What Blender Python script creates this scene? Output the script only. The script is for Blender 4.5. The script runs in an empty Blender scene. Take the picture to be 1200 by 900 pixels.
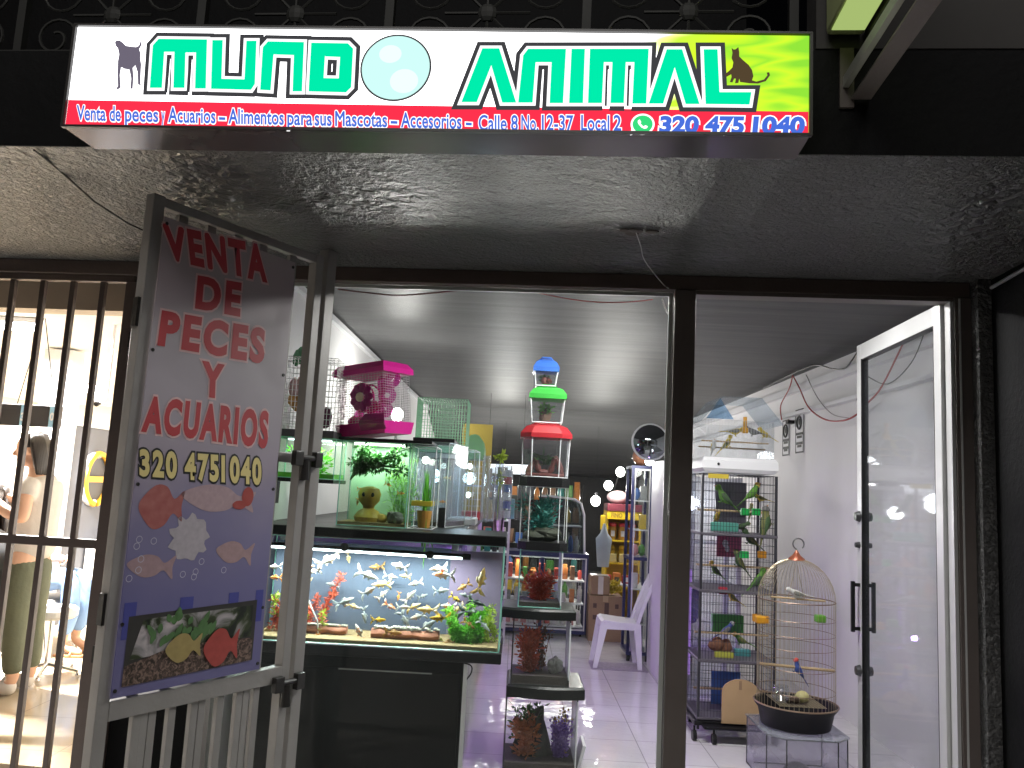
import bpy, bmesh, math, random
from mathutils import Vector, Matrix
random.seed(11)
D = bpy.data; SC = bpy.context.scene; COL = SC.collection
R = math.radians; PI = math.pi

# ------------------------------------------------------------------ camera
FPX = 950.0
CAM = Vector((0.0, -4.0, 1.65))
_y, _p, _a = R(0.7), R(7.44), R(3.0)
_w = Vector((-math.sin(_y)*math.cos(_p), math.cos(_y)*math.cos(_p), math.sin(_p)))
_r = Vector((math.cos(_y), math.sin(_y), 0)); _u = _r.cross(_w)
CR = _r*math.cos(_a) + _u*math.sin(_a); CU = _u*math.cos(_a) - _r*math.sin(_a); CW = _w
cd = D.cameras.new("camera"); cam = D.objects.new("camera", cd); COL.objects.link(cam)
cd.sensor_width = 36; cd.lens = FPX/1200*36; cd.clip_start = .05; cd.clip_end = 400
cm = Matrix((CR, CU, -CW)).transposed().to_4x4(); cm.translation = CAM
cam.matrix_world = cm
SC.camera = cam

# ------------------------------------------------------------------ night sky, assumed faint street glow and an added fill light
wd = D.worlds.new("World"); SC.world = wd; wd.use_nodes = True
nt = wd.node_tree; bg = nt.nodes["Background"]
sky = nt.nodes.new("ShaderNodeTexSky"); sky.sky_type = 'NISHITA'; sky.sun_disc = False
sky.sun_elevation = R(-4); sky.sun_rotation = R(200)
nt.links.new(sky.outputs[0], bg.inputs[0]); bg.inputs[1].default_value = 0.05
sl = D.lights.new("assumed_street_glow", 'SUN'); sl.energy = 0.12; sl.angle = R(40); sl.color = (1, .93, .86)  # assumed street light, given as a wide soft sun lamp
so = D.objects.new("assumed_street_glow", sl); COL.objects.link(so)
so.rotation_euler = (R(62), 0, R(-24))
al = D.lights.new("street_fill_light", 'AREA'); al.shape = 'RECTANGLE'; al.size = 5; al.size_y = 3.5; al.energy = 230; al.color = (1, .97, .94)  # added unseen fill behind the camera, brightens pavement, soffit and gate
ao = D.objects.new("street_fill_light", al); COL.objects.link(ao); ao.location = (-.6, -7.0, 7.0); ao.rotation_euler = (R(38), 0, R(-4))

SC.view_settings.view_transform = 'Standard'; SC.view_settings.look = 'None'
SC.view_settings.exposure = 0.0; SC.view_settings.gamma = 1.0
SC.view_settings.use_curve_mapping = False
cy = SC.cycles
SC.render.engine = 'CYCLES'
cy.max_bounces = 10; cy.transparent_max_bounces = 48; cy.diffuse_bounces = 3; cy.glossy_bounces = 4
cy.transmission_bounces = 6; cy.caustics_reflective = False; cy.caustics_refractive = False
cy.sample_clamp_indirect = 4.0; cy.use_denoising = True

# ------------------------------------------------------------------ frames: local axes in which things are built
class Frame:
    def __init__(s, origin=(0, 0, 0), xdir=(1, 0, 0)):
        x = Vector(xdir).normalized(); z = Vector((0, 0, 1)); y = z.cross(x)
        s.m = Matrix((x, y, z)).transposed().to_4x4(); s.m.translation = Vector(origin)
        s.i = s.m.inverted()
    def at(s, px, py, y=0.0):           # point of the photo's sight line on the frame's plane y = const
        d = CW + CR*((px-600)/FPX) + CU*((450-py)/FPX)
        o = s.i @ CAM; dl = s.i.to_3x3() @ d
        return o + dl*((y-o.y)/dl.y)
    def sub(s, origin, xdir):           # a frame inside this frame
        return Frame(s.m @ Vector(origin), s.m.to_3x3() @ Vector(xdir))
FW = Frame()
FF = Frame((0, 0, 0), (math.cos(R(5)), -math.sin(R(5)), 0))            # the street front
def on_floor(px, py, z=0.0):
    d = CW + CR*((px-600)/FPX) + CU*((450-py)/FPX)
    return CAM + d*((z-CAM.z)/d.z)

# ------------------------------------------------------------------ mesh builder
class MB:
    def __init__(s): s.bm = bmesh.new()
    def _place(s, vs, m):
        bmesh.ops.transform(s.bm, matrix=m, verts=vs)
    def box(s, x0, x1, y0, y1, z0, z1, bev=0.0, rot=None):
        r = bmesh.ops.create_cube(s.bm, size=1)
        vs = r['verts']
        c = Vector(((x0+x1)/2, (y0+y1)/2, (z0+z1)/2))
        s._place(vs, Matrix.Diagonal((abs(x1-x0), abs(y1-y0), abs(z1-z0), 1)))
        if bev > 0:
            es = list({e for v in vs for e in v.link_edges})
            rb = bmesh.ops.bevel(s.bm, geom=es, offset=bev, segments=2, profile=.5, affect='EDGES')
            vs = list({v for f in rb['faces'] for v in f.verts} | {v for v in vs if v.is_valid})
        m = Matrix.Translation(c)
        if rot is not None: m = m @ rot.to_4x4()
        s._place(vs, m)
        return s
    def cyl(s, p, q, r0, r1=None, n=12, caps=True):
        p = Vector(p); q = Vector(q); r1 = r0 if r1 is None else r1
        d = q-p; L = d.length
        if L < 1e-6: return s
        r = bmesh.ops.create_cone(s.bm, cap_ends=caps, cap_tris=False, segments=n, radius1=max(r0, 1e-5), radius2=max(r1, 1e-5), depth=L)
        s._place(r['verts'], Matrix.Translation((p+q)/2) @ d.to_track_quat('Z', 'Y').to_matrix().to_4x4())
        return s
    def tube(s, pts, r, n=6, closed=False):
        pts = [Vector(p) for p in pts]; k = len(pts)
        rs = r if isinstance(r, (list, tuple)) else [r]*k
        rings = []; up = None
        for i, p in enumerate(pts):
            a = pts[i-1] if (i > 0 or closed) else p
            b = pts[(i+1) % k] if (i < k-1 or closed) else p
            t = (b-a).normalized()
            if up is None:
                up = Vector((0, 0, 1)) if abs(t.z) < .9 else Vector((1, 0, 0))
            sd = t.cross(up)
            if sd.length < 1e-4: sd = t.cross(Vector((1, 0, 0)))
            sd.normalize(); up = sd.cross(t).normalized()
            rings.append([s.bm.verts.new(p + (sd*math.cos(2*PI*j/n) + up*math.sin(2*PI*j/n))*rs[i]) for j in range(n)])
        m = k if closed else k-1
        for i in range(m):
            A, B = rings[i], rings[(i+1) % k]
            for j in range(n):
                s.bm.faces.new((A[j], A[(j+1) % n], B[(j+1) % n], B[j]))
        if not closed:
            s.bm.faces.new(rings[0][::-1]); s.bm.faces.new(rings[-1])
        return s
    def lathe(s, prof, cx=0, cy=0, n=24, sx=1.0, sy=1.0, caps=True):
        rings = [[s.bm.verts.new((cx+r*sx*math.cos(2*PI*j/n), cy+r*sy*math.sin(2*PI*j/n), z)) for j in range(n)] for r, z in prof]
        for A, B in zip(rings, rings[1:]):
            for j in range(n): s.bm.faces.new((A[j], A[(j+1) % n], B[(j+1) % n], B[j]))
        if caps:
            s.bm.faces.new(rings[0][::-1]); s.bm.faces.new(rings[-1])
        return s
    def ell(s, c, rad, rot=None, seg=14, rings=9):
        r = bmesh.ops.create_uvsphere(s.bm, u_segments=seg, v_segments=rings, radius=1)
        m = Matrix.Translation(Vector(c))
        if rot is not None: m = m @ rot.to_4x4()
        s._place(r['verts'], m @ Matrix.Diagonal((*rad, 1)))
        return s
    def loft(s, rings, caps=True, closed=True):
        vr = [[s.bm.verts.new(Vector(p)) for p in ring] for ring in rings]
        n = len(vr[0])
        for A, B in zip(vr, vr[1:]):
            for j in range(n if closed else n-1):
                s.bm.faces.new((A[j], A[(j+1) % n], B[(j+1) % n], B[j]))
        if caps:
            s.bm.faces.new(vr[0][::-1]); s.bm.faces.new(vr[-1])
        return s
    def prism(s, poly, y0, y1):         # polygon in x,z pushed along y
        a = [s.bm.verts.new((x, y0, z)) for x, z in poly]; b = [s.bm.verts.new((x, y1, z)) for x, z in poly]
        n = len(poly)
        for j in range(n): s.bm.faces.new((a[j], a[(j+1) % n], b[(j+1) % n], b[j]))
        s.bm.faces.new(a[::-1]); s.bm.faces.new(b)
        return s
    def hprism(s, poly, z0, z1):        # polygon in x,y pushed along z
        a = [s.bm.verts.new((x, y, z0)) for x, y in poly]; b = [s.bm.verts.new((x, y, z1)) for x, y in poly]
        n = len(poly)
        for j in range(n): s.bm.faces.new((a[j], a[(j+1) % n], b[(j+1) % n], b[j]))
        s.bm.faces.new(a[::-1]); s.bm.faces.new(b)
        return s
    def face(s, pts):
        s.bm.faces.new([s.bm.verts.new(Vector(p)) for p in pts]); return s
    def leaf(s, p, d, L, w, up=None):   # one folded leaf blade
        p = Vector(p); d = Vector(d).normalized()
        sd = d.cross(Vector((random.uniform(-1, 1), random.uniform(-1, 1), random.uniform(-1, 1))))
        if sd.length < 1e-3: sd = d.orthogonal()
        sd.normalize(); nn = d.cross(sd)
        a = s.bm.verts.new(p); m1 = s.bm.verts.new(p+d*L*.5+sd*w/2+nn*w*.2); m2 = s.bm.verts.new(p+d*L*.5-sd*w/2+nn*w*.2); e = s.bm.verts.new(p+d*L)
        c = s.bm.verts.new(p+d*L*.52)
        s.bm.faces.new((a, m1, c)); s.bm.faces.new((m1, e, c)); s.bm.faces.new((e, m2, c)); s.bm.faces.new((m2, a, c))
        return s
    def join(s, bm2, m=None):
        me = D.meshes.new("tmp"); bm2.to_mesh(me)
        if m is not None: me.transform(m)
        s.bm.from_mesh(me); D.meshes.remove(me); return s

ORIG = {}
def tag(o, label=None, cat=None, group=None, kind=None):
    if label: o['label'] = label
    if cat: o['category'] = cat
    if group: o['group'] = group
    if kind: o['kind'] = kind
    return o
def thing(name, label, cat, loc=(0, 0, 0), fr=FW, group=None):
    o = D.objects.new(name, None); COL.objects.link(o)
    o.empty_display_size = .1
    o.matrix_world = fr.m @ Matrix.Translation(Vector(loc))
    ORIG[o.name] = Vector(loc)
    return tag(o, label, cat, group)
def link_mesh(name, bm, mat, loc, smooth, fix=True):
    if fix: bmesh.ops.recalc_face_normals(bm, faces=bm.faces)
    me = D.meshes.new(name); bm.to_mesh(me); bm.free()
    me.transform(Matrix.Translation(-loc))
    for m in (mat if isinstance(mat, (list, tuple)) else [mat]): me.materials.append(m)
    if smooth:
        for p in me.polygons: p.use_smooth = True
        if smooth != 'all' and hasattr(me, 'set_sharp_from_angle'): me.set_sharp_from_angle(angle=R(40))
    o = D.objects.new(name, me); COL.objects.link(o)
    return o
def part(name, mb, mat, parent, smooth=False, label=None, fix=True):
    bm = mb.bm if isinstance(mb, MB) else mb
    loc = ORIG[parent.name]
    o = link_mesh(name, bm, mat, loc, smooth, fix)
    o.parent = parent; ORIG[o.name] = loc
    if label: o['label'] = label
    return o
def single(name, label, cat, mb, mat, loc=(0, 0, 0), fr=FW, group=None, smooth=False, kind=None, fix=True):
    bm = mb.bm if isinstance(mb, MB) else mb
    loc = Vector(loc)
    o = link_mesh(name, bm, mat, loc, smooth, fix)
    o.matrix_world = fr.m @ Matrix.Translation(loc); ORIG[o.name] = loc
    return tag(o, label, cat, group, kind)
def dup(root, m, label=None, group=None, mats=None):
    c = root.copy(); COL.objects.link(c); c.matrix_world = m
    if label: c['label'] = label
    if group: c['group'] = group
    def rec(src, dst):
        for ch in list(src.children):
            k = ch.copy(); COL.objects.link(k); k.parent = dst; rec(ch, k)
    rec(root, c)
    return c

# ------------------------------------------------------------------ flat lettering and shapes (printed or cut), in the x,z plane
def curve_bm(cu, depth=0.0):
    o = D.objects.new("tmp", cu); COL.objects.link(o)
    dg = bpy.context.evaluated_depsgraph_get(); dg.update()
    me = D.meshes.new_from_object(o.evaluated_get(dg))
    bm = bmesh.new(); bm.from_mesh(me); D.meshes.remove(me); D.objects.remove(o); D.curves.remove(cu)
    for v in bm.verts: v.co = Vector((v.co.x, -v.co.z, v.co.y))
    return bm
def text_bm(body, bold=0.0, shear=0.0, spacing=1.0, res=3):
    cu = D.curves.new("tmp", 'FONT'); cu.body = body; cu.size = 1; cu.offset = bold; cu.shear = shear
    cu.space_character = spacing; cu.resolution_u = res; cu.fill_mode = 'FRONT'
    return curve_bm(cu)
def letters_bm(body, bold=0.0, shear=0.0, spacing=1.0, res=4):   # letter by letter, so that bold outlines never merge
    b = MB()
    for k, ch in enumerate(body):
        if ch == ' ': continue
        if ch in 'MNV':                # sharp joints: thicken by shifting copies instead of an outline offset
            one = text_bm(ch, 0, shear, 1, res); mb_ = MB()
            for j in range(12): mb_.join(one, Matrix.Translation((bold*math.cos(j*PI/6), .00022-.00002*j, bold*math.sin(j*PI/6))))
            g = mb_.bm; one.free()
        else: g = text_bm(ch, bold, shear, 1, res)
        g0 = text_bm(ch, 0, shear, 1, res)
        right = bounds(text_bm(body[:k+1], 0, shear, spacing, 1))[1]
        dx = right-bounds(g0)[1]; g0.free()
        for v in g.verts: v.co.x += dx; v.co.y -= .001*(k % 2)
        b.join(g); g.free()
    return b.bm
def fit(bm, x0, x1, z0, z1, y, ref=None):
    # scale a flat shape into a rectangle (ref = bounds of the unoutlined shape, so an outline keeps its margin)
    b = ref or bounds(bm)
    sx = (x1-x0)/(b[1]-b[0]); sz = (z1-z0)/(b[3]-b[2])
    for v in bm.verts:
        v.co = Vector((x0+(v.co.x-b[0])*sx, y, z0+(v.co.z-b[2])*sz))
    return bm
def bounds(bm):
    xs = [v.co.x for v in bm.verts]; zs = [v.co.z for v in bm.verts]
    return min(xs), max(xs), min(zs), max(zs)
def poly_bm(polys, offset=0.0, y=0.0):
    cu = D.curves.new("tmp", 'CURVE'); cu.dimensions = '2D'; cu.fill_mode = 'FRONT'; cu.offset = offset
    for pl in polys:
        sp = cu.splines.new('POLY'); sp.points.add(len(pl)-1); sp.use_cyclic_u = True
        for k, (x, z) in enumerate(pl): sp.points[k].co = (x, z, 0, 1)
    bm = curve_bm(cu)
    for v in bm.verts: v.co.y = y
    return bm
def disc(cx, cz, rx, rz, n=28):
    return [(cx+rx*math.cos(2*PI*k/n), cz+rz*math.sin(2*PI*k/n)) for k in range(n)]
def catmull(pts, n=6, closed=True):
    pts = [Vector(p) for p in pts]; k = len(pts); out = []
    for i in range(k if closed else k-1):
        p0 = pts[(i-1) % k] if (closed or i > 0) else pts[i]; p1 = pts[i]; p2 = pts[(i+1) % k]
        p3 = pts[(i+2) % k] if (closed or i+2 < k) else p2
        for j in range(n):
            t = j/n
            out.append(.5*((2*p1)+(p2-p0)*t+(2*p0-5*p1+4*p2-p3)*t*t+(3*p1-p0-3*p2+p3)*t**3))
    if not closed: out.append(pts[-1])
    return out

# ------------------------------------------------------------------ materials
def newmat(name):
    m = D.materials.new(name); m.use_nodes = True
    n = m.node_tree; n.nodes.clear()
    out = n.nodes.new("ShaderNodeOutputMaterial")
    return m, n, out
def node(n, t, **kw):
    x = n.nodes.new(t)
    for k, v in kw.items():
        if k.startswith('i_'): x.inputs[int(k[2:]) if k[2:].isdigit() else k[2:].replace('_', ' ')].default_value = v
        else: setattr(x, k, v)
    return x
def M(name, col, rough=.5, metal=0.0, var=.18, scale=6.0, bump=0.0, bscale=60.0, spec=.5, stretch=None, col2=None, rvar=.15, coat=0.0, trans=0.0):
    m, n, out = newmat(name); L = n.links.new
    p = node(n, "ShaderNodeBsdfPrincipled"); L(p.outputs[0], out.inputs[0])
    tc = node(n, "ShaderNodeTexCoord"); mp = node(n, "ShaderNodeMapping")
    L(tc.outputs['Object'], mp.inputs[0])
    if stretch: mp.inputs['Scale'].default_value = stretch
    nz = node(n, "ShaderNodeTexNoise"); nz.inputs['Scale'].default_value = scale; nz.inputs['Detail'].default_value = 6
    L(mp.outputs[0], nz.inputs['Vector'])
    mix = node(n, "ShaderNodeMix", data_type='RGBA')
    c = Vector(col)
    a = c*(1-var); b = Vector(col2) if col2 else c*(1+var)
    mix.inputs[6].default_value = (*a, 1); mix.inputs[7].default_value = (*[min(1, k) for k in b], 1)
    L(nz.outputs[0], mix.inputs[0]); L(mix.outputs[2], p.inputs['Base Color'])
    mr = node(n, "ShaderNodeMapRange"); mr.inputs[3].default_value = max(0.02, rough-rvar*rough); mr.inputs[4].default_value = min(1, rough+rvar*rough)
    L(nz.outputs[0], mr.inputs[0]); L(mr.outputs[0], p.inputs['Roughness'])
    p.inputs['Metallic'].default_value = metal; p.inputs['Specular IOR Level'].default_value = spec
    if coat: p.inputs['Coat Weight'].default_value = coat; p.inputs['Coat Roughness'].default_value = .08
    if trans:
        tr = node(n, "ShaderNodeBsdfTranslucent"); L(mix.outputs[2], tr.inputs[0])
        ms = node(n, "ShaderNodeMixShader"); ms.inputs[0].default_value = trans
        L(p.outputs[0], ms.inputs[1]); L(tr.outputs[0], ms.inputs[2]); L(ms.outputs[0], out.inputs[0])
    if bump:
        n2 = node(n, "ShaderNodeTexNoise"); n2.inputs['Scale'].default_value = bscale; n2.inputs['Detail'].default_value = 5
        L(mp.outputs[0], n2.inputs['Vector'])
        bp = node(n, "ShaderNodeBump"); bp.inputs['Strength'].default_value = bump; bp.inputs['Distance'].default_value = .01
        L(n2.outputs[0], bp.inputs['Height']); L(bp.outputs[0], p.inputs['Normal'])
    return m
def EM(name, col, s):
    m, n, out = newmat(name)
    e = node(n, "ShaderNodeEmission"); e.inputs[0].default_value = (*col, 1); e.inputs[1].default_value = s
    n.links.new(e.outputs[0], out.inputs[0]); return m
def GLASS(name, tint=(1, 1, 1), refl=.06, milk=0.0, rough=.02, milkcol=(.8, .85, .9), specks=0.0, frez=.5):
    m, n, out = newmat(name); L = n.links.new
    t = node(n, "ShaderNodeBsdfTransparent"); t.inputs[0].default_value = (*tint, 1)
    g = node(n, "ShaderNodeBsdfGlossy"); g.inputs['Roughness'].default_value = rough
    lw = node(n, "ShaderNodeLayerWeight"); lw.inputs[0].default_value = .25
    mr = node(n, "ShaderNodeMapRange"); mr.inputs[3].default_value = refl; mr.inputs[4].default_value = min(.9, refl+frez)
    L(lw.outputs['Facing'], mr.inputs[0])
    pw = node(n, "ShaderNodeMath", operation='POWER'); pw.inputs[1].default_value = 2.5
    L(lw.outputs['Facing'], pw.inputs[0]); L(pw.outputs[0], mr.inputs[0])
    ms = node(n, "ShaderNodeMixShader"); L(mr.outputs[0], ms.inputs[0]); L(t.outputs[0], ms.inputs[1]); L(g.outputs[0], ms.inputs[2])
    last = ms.outputs[0]
    if milk or specks:
        d = node(n, "ShaderNodeBsdfDiffuse"); d.inputs[0].default_value = (*milkcol, 1)
        tr = node(n, "ShaderNodeBsdfTranslucent"); tr.inputs[0].default_value = (*milkcol, 1)
        ad = node(n, "ShaderNodeMixShader"); ad.inputs[0].default_value = .5; L(d.outputs[0], ad.inputs[1]); L(tr.outputs[0], ad.inputs[2])
        tc = node(n, "ShaderNodeTexCoord")
        nz = node(n, "ShaderNodeTexNoise"); nz.inputs['Scale'].default_value = 3.0; nz.inputs['Detail'].default_value = 8
        L(tc.outputs['Object'], nz.inputs['Vector'])
        m1 = node(n, "ShaderNodeMath", operation='MULTIPLY'); m1.inputs[1].default_value = milk*2; L(nz.outputs[0], m1.inputs[0])
        fac = m1.outputs[0]
        if specks:
            vo = node(n, "ShaderNodeTexVoronoi"); vo.inputs['Scale'].default_value = 26; L(tc.outputs['Object'], vo.inputs['Vector'])
            lt = node(n, "ShaderNodeMath", operation='LESS_THAN'); lt.inputs[1].default_value = .055; L(vo.outputs['Distance'], lt.inputs[0])
            m2 = node(n, "ShaderNodeMath", operation='MULTIPLY'); m2.inputs[1].default_value = specks; L(lt.outputs[0], m2.inputs[0])
            m3 = node(n, "ShaderNodeMath", operation='ADD'); L(fac, m3.inputs[0]); L(m2.outputs[0], m3.inputs[1]); fac = m3.outputs[0]
        m4 = node(n, "ShaderNodeMixShader"); L(fac, m4.inputs[0]); L(last, m4.inputs[1]); L(ad.outputs[0], m4.inputs[2]); last = m4.outputs[0]
    L(last, out.inputs[0]); return m

def lamp(name, loc, watts, col=(1, 1, 1), size=.1, fr=FW, kind='POINT', sx=None, sy=None, rot=None, parent=None):
    l = D.lights.new(name, kind); l.energy = watts; l.color = col
    if kind == 'POINT': l.shadow_soft_size = size
    if kind == 'AREA':
        l.shape = 'RECTANGLE'; l.size = sx; l.size_y = sy
    o = D.objects.new(name, l); COL.objects.link(o)
    m = Matrix.Translation(Vector(loc))
    if rot: m = m @ rot.to_4x4()
    if parent is not None:
        o.parent = parent; o.matrix_local = Matrix.Translation(-ORIG[parent.name]) @ m
    else: o.matrix_world = fr.m @ m
    return o
def RX(a): return Matrix.Rotation(R(a), 3, 'X')
def RY(a): return Matrix.Rotation(R(a), 3, 'Y')
def RZ(a): return Matrix.Rotation(R(a), 3, 'Z')

m_black = M("black_plastic", (.010, .010, .011), .4, bump=.1, spec=.25)
m_blackm = M("black_painted_metal", (.018, .016, .015), .4)
m_brown = M("brown_painted_steel", (.085, .062, .055), .45, var=.25, bump=.15)
m_white = M("white_paint", (.78, .78, .78), .5, var=.05)
m_alu = M("pale_aluminium", (.62, .62, .62), .38, metal=.35, var=.06)
m_chrome = M("chrome", (.8, .8, .82), .15, metal=1.0, var=.05)
m_whitep = M("white_plastic", (.82, .82, .84), .3, var=.04)
m_wood = M("light_wood", (.5, .36, .2), .6, stretch=(1, 1, 12), scale=4)
m_card = M("cardboard", (.28, .18, .11), .8, bump=.1)
m_gl = GLASS("clear_glass", (.96, .98, .97), .045)
m_glg = GLASS("green_edged_glass", (.9, .97, .94), .05)
m_edge = M("glass_edge_green", (.25, .55, .45), .2, var=.1)
m_shopgl = GLASS("dusty_shop_glass", (.97, .98, .97), .015, milk=.003, specks=.10, frez=.35)
# ================================================================== SETTING
def tilemat(name, col, line, sx, sy, rough, bumpy=.25, var=.06):
    m, n, out = newmat(name); L = n.links.new
    p = node(n, "ShaderNodeBsdfPrincipled"); L(p.outputs[0], out.inputs[0])
    tc = node(n, "ShaderNodeTexCoord"); mp = node(n, "ShaderNodeMapping"); L(tc.outputs['Object'], mp.inputs[0])
    br = node(n, "ShaderNodeTexBrick"); br.offset = 0; br.inputs['Scale'].default_value = 1
    br.inputs['Brick Width'].default_value = sx; br.inputs['Row Height'].default_value = sy; br.inputs['Mortar Size'].default_value = .0035
    br.inputs['Color1'].default_value = (*[c*(1-var) for c in col], 1); br.inputs['Color2'].default_value = (*[min(1, c*(1+var)) for c in col], 1)
    br.inputs['Mortar'].default_value = (*line, 1); L(mp.outputs[0], br.inputs['Vector'])
    nz = node(n, "ShaderNodeTexNoise"); nz.inputs['Scale'].default_value = 2.2; nz.inputs['Detail'].default_value = 8; L(mp.outputs[0], nz.inputs['Vector'])
    mx = node(n, "ShaderNodeMix", data_type='RGBA', blend_type='MULTIPLY'); mx.inputs[0].default_value = .35
    L(br.outputs[0], mx.inputs[6]); L(nz.outputs[0], mx.inputs[7]); L(mx.outputs[2], p.inputs['Base Color'])
    mr = node(n, "ShaderNodeMapRange"); mr.inputs[3].default_value = rough*.6; mr.inputs[4].default_value = rough*1.6; L(nz.outputs[0], mr.inputs[0]); L(mr.outputs[0], p.inputs['Roughness'])
    n2 = node(n, "ShaderNodeTexNoise"); n2.inputs['Scale'].default_value = 9; n2.inputs['Detail'].default_value = 3; L(mp.outputs[0], n2.inputs['Vector'])
    ad = node(n, "ShaderNodeMath", operation='MULTIPLY_ADD'); ad.inputs[1].default_value = -1.2; p.inputs['Specular IOR Level'].default_value = .75; L(br.outputs['Fac'], ad.inputs[0]); L(n2.outputs[0], ad.inputs[2])
    bp = node(n, "ShaderNodeBump"); bp.inputs['Strength'].default_value = bumpy; bp.inputs['Distance'].default_value = .01
    L(ad.outputs[0], bp.inputs['Height']); L(bp.outputs[0], p.inputs['Normal'])
    return m
m_tile = tilemat("glossy_floor_tile", (.78, .76, .78), (.45, .43, .45), .45, .45, .04, .24, .03)
m_stile = tilemat("salon_floor_tile", (.64, .52, .36), (.4, .33, .24), .6, .6, .16, .06)
m_pave = M("concrete_pavement", (.34, .33, .31), .85, bump=.3, bscale=40)
m_road = M("asphalt", (.05, .05, .05), .9, bump=.4, bscale=120)
m_wallw = M("white_painted_wall", (.74, .73, .735), .65, var=.13, scale=1.3, bump=.06, bscale=25)
m_wallc = M("cream_salon_wall", (.82, .79, .73), .6, var=.05, scale=2)
def stuccomat(name, col, strength, rough, scale=70, spec=.5):
    m, n, out = newmat(name); L = n.links.new
    p = node(n, "ShaderNodeBsdfPrincipled"); L(p.outputs[0], out.inputs[0])
    tc = node(n, "ShaderNodeTexCoord")
    vo = node(n, "ShaderNodeTexNoise"); vo.inputs['Scale'].default_value = scale; vo.inputs['Detail'].default_value = 4; vo.inputs['Roughness'].default_value = .6; L(tc.outputs['Object'], vo.inputs['Vector'])
    n2 = node(n, "ShaderNodeTexNoise"); n2.inputs['Scale'].default_value = 1.6; n2.inputs['Detail'].default_value = 7; L(tc.outputs['Object'], n2.inputs['Vector'])
    rp = node(n, "ShaderNodeMapRange"); rp.inputs[1].default_value = .35; rp.inputs[2].default_value = .7; L(n2.outputs[0], rp.inputs[0])
    mx = node(n, "ShaderNodeMix", data_type='RGBA'); mx.inputs[6].default_value = (*[c*.55 for c in col], 1); mx.inputs[7].default_value = (*[c*1.5 for c in col], 1)
    L(rp.outputs[0], mx.inputs[0]); L(mx.outputs[2], p.inputs['Base Color'])
    p.inputs['Roughness'].default_value = rough; p.inputs['Specular IOR Level'].default_value = spec
    sh = node(n, "ShaderNodeMapRange"); sh.inputs[1].default_value = .42; sh.inputs[2].default_value = .68; sh.interpolation_type = 'SMOOTHSTEP'; L(vo.outputs[0], sh.inputs[0])
    n3 = node(n, "ShaderNodeTexNoise"); n3.inputs['Scale'].default_value = scale*.3; n3.inputs['Detail'].default_value = 5; n3.inputs['Distortion'].default_value = .6; L(tc.outputs['Object'], n3.inputs['Vector'])
    ml = node(n, "ShaderNodeMath", operation='MULTIPLY'); L(sh.outputs[0], ml.inputs[0]); L(rp.outputs[0], ml.inputs[1])
    ad = node(n, "ShaderNodeMath", operation='MULTIPLY_ADD'); ad.inputs[1].default_value = 1.6; L(n3.outputs[0], ad.inputs[0]); L(ml.outputs[0], ad.inputs[2]); sh = ad
    rm = node(n, "ShaderNodeMapRange"); rm.inputs[3].default_value = rough*.75; rm.inputs[4].default_value = min(1, rough*1.7); L(n2.outputs[0], rm.inputs[0]); L(rm.outputs[0], p.inputs['Roughness'])
    bp = node(n, "ShaderNodeBump"); bp.inputs['Strength'].default_value = strength; bp.inputs['Distance'].default_value = .02
    L(sh.outputs[0], bp.inputs['Height']); L(bp.outputs[0], p.inputs['Normal'])
    return m
m_stucco = stuccomat("black_stucco", (.115, .115, .116), 1.3, .27, 62, .7)
m_stucco2 = stuccomat("black_rough_wall", (.008, .008, .0085), .2, .6, 40, .12)
m_conc = M("grey_upper_wall", (.05, .047, .045), .85, bump=.2, bscale=30)
m_beam = M("tan_beam", (.42, .36, .28), .7)
# streaky dark ceiling
def ceilmat():
    m, n, out = newmat("dark_slatted_ceiling"); L = n.links.new
    p = node(n, "ShaderNodeBsdfPrincipled"); L(p.outputs[0], out.inputs[0])
    tc = node(n, "ShaderNodeTexCoord"); mp = node(n, "ShaderNodeMapping"); mp.inputs['Scale'].default_value = (.3, 3.2, 1); L(tc.outputs['Object'], mp.inputs[0])
    nz = node(n, "ShaderNodeTexNoise"); nz.inputs['Scale'].default_value = 1.6; nz.inputs['Detail'].default_value = 5; L(mp.outputs[0], nz.inputs['Vector'])
    mx = node(n, "ShaderNodeMix", data_type='RGBA'); mx.inputs[6].default_value = (.04, .04, .042, 1); mx.inputs[7].default_value = (.09, .09, .09, 1); L(nz.outputs[0], mx.inputs[0]); L(mx.outputs[2], p.inputs['Base Color'])
    p.inputs['Roughness'].default_value = .5; p.inputs['Specular IOR Level'].default_value = .18
    bp = node(n, "ShaderNodeBump"); bp.inputs['Strength'].default_value = .2; bp.inputs['Distance'].default_value = .05
    L(nz.outputs[0], bp.inputs['Height']); L(bp.outputs[0], p.inputs['Normal'])
    return m
m_ceil = ceilmat()
m_frame = M("dark_window_frame", (.115, .095, .088), .5, var=.2, bump=.08)

single('ground', None, None, MB().box(-60, 60, -60, 60, -.4, -.16), m_road, kind='structure')
single('pavement', None, None, MB().box(-20, 20, -4.9, .7, -.3, -.02, .02), m_pave, kind='structure', fr=FF)
fl = MB(); fl.hprism([(-1.47, .30), (2.68, -.10), (2.68, 14), (-1.47, 14)], -.2, 0.0)
single('shop_floor', None, None, fl, m_tile, kind='structure')
fl = MB(); fl.hprism([(-9, .9), (-1.62, .30), (-1.62, 11.2), (-9, 11.2)], -.2, .12)
single('salon_floor', None, None, fl, m_stile, kind='structure')

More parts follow.
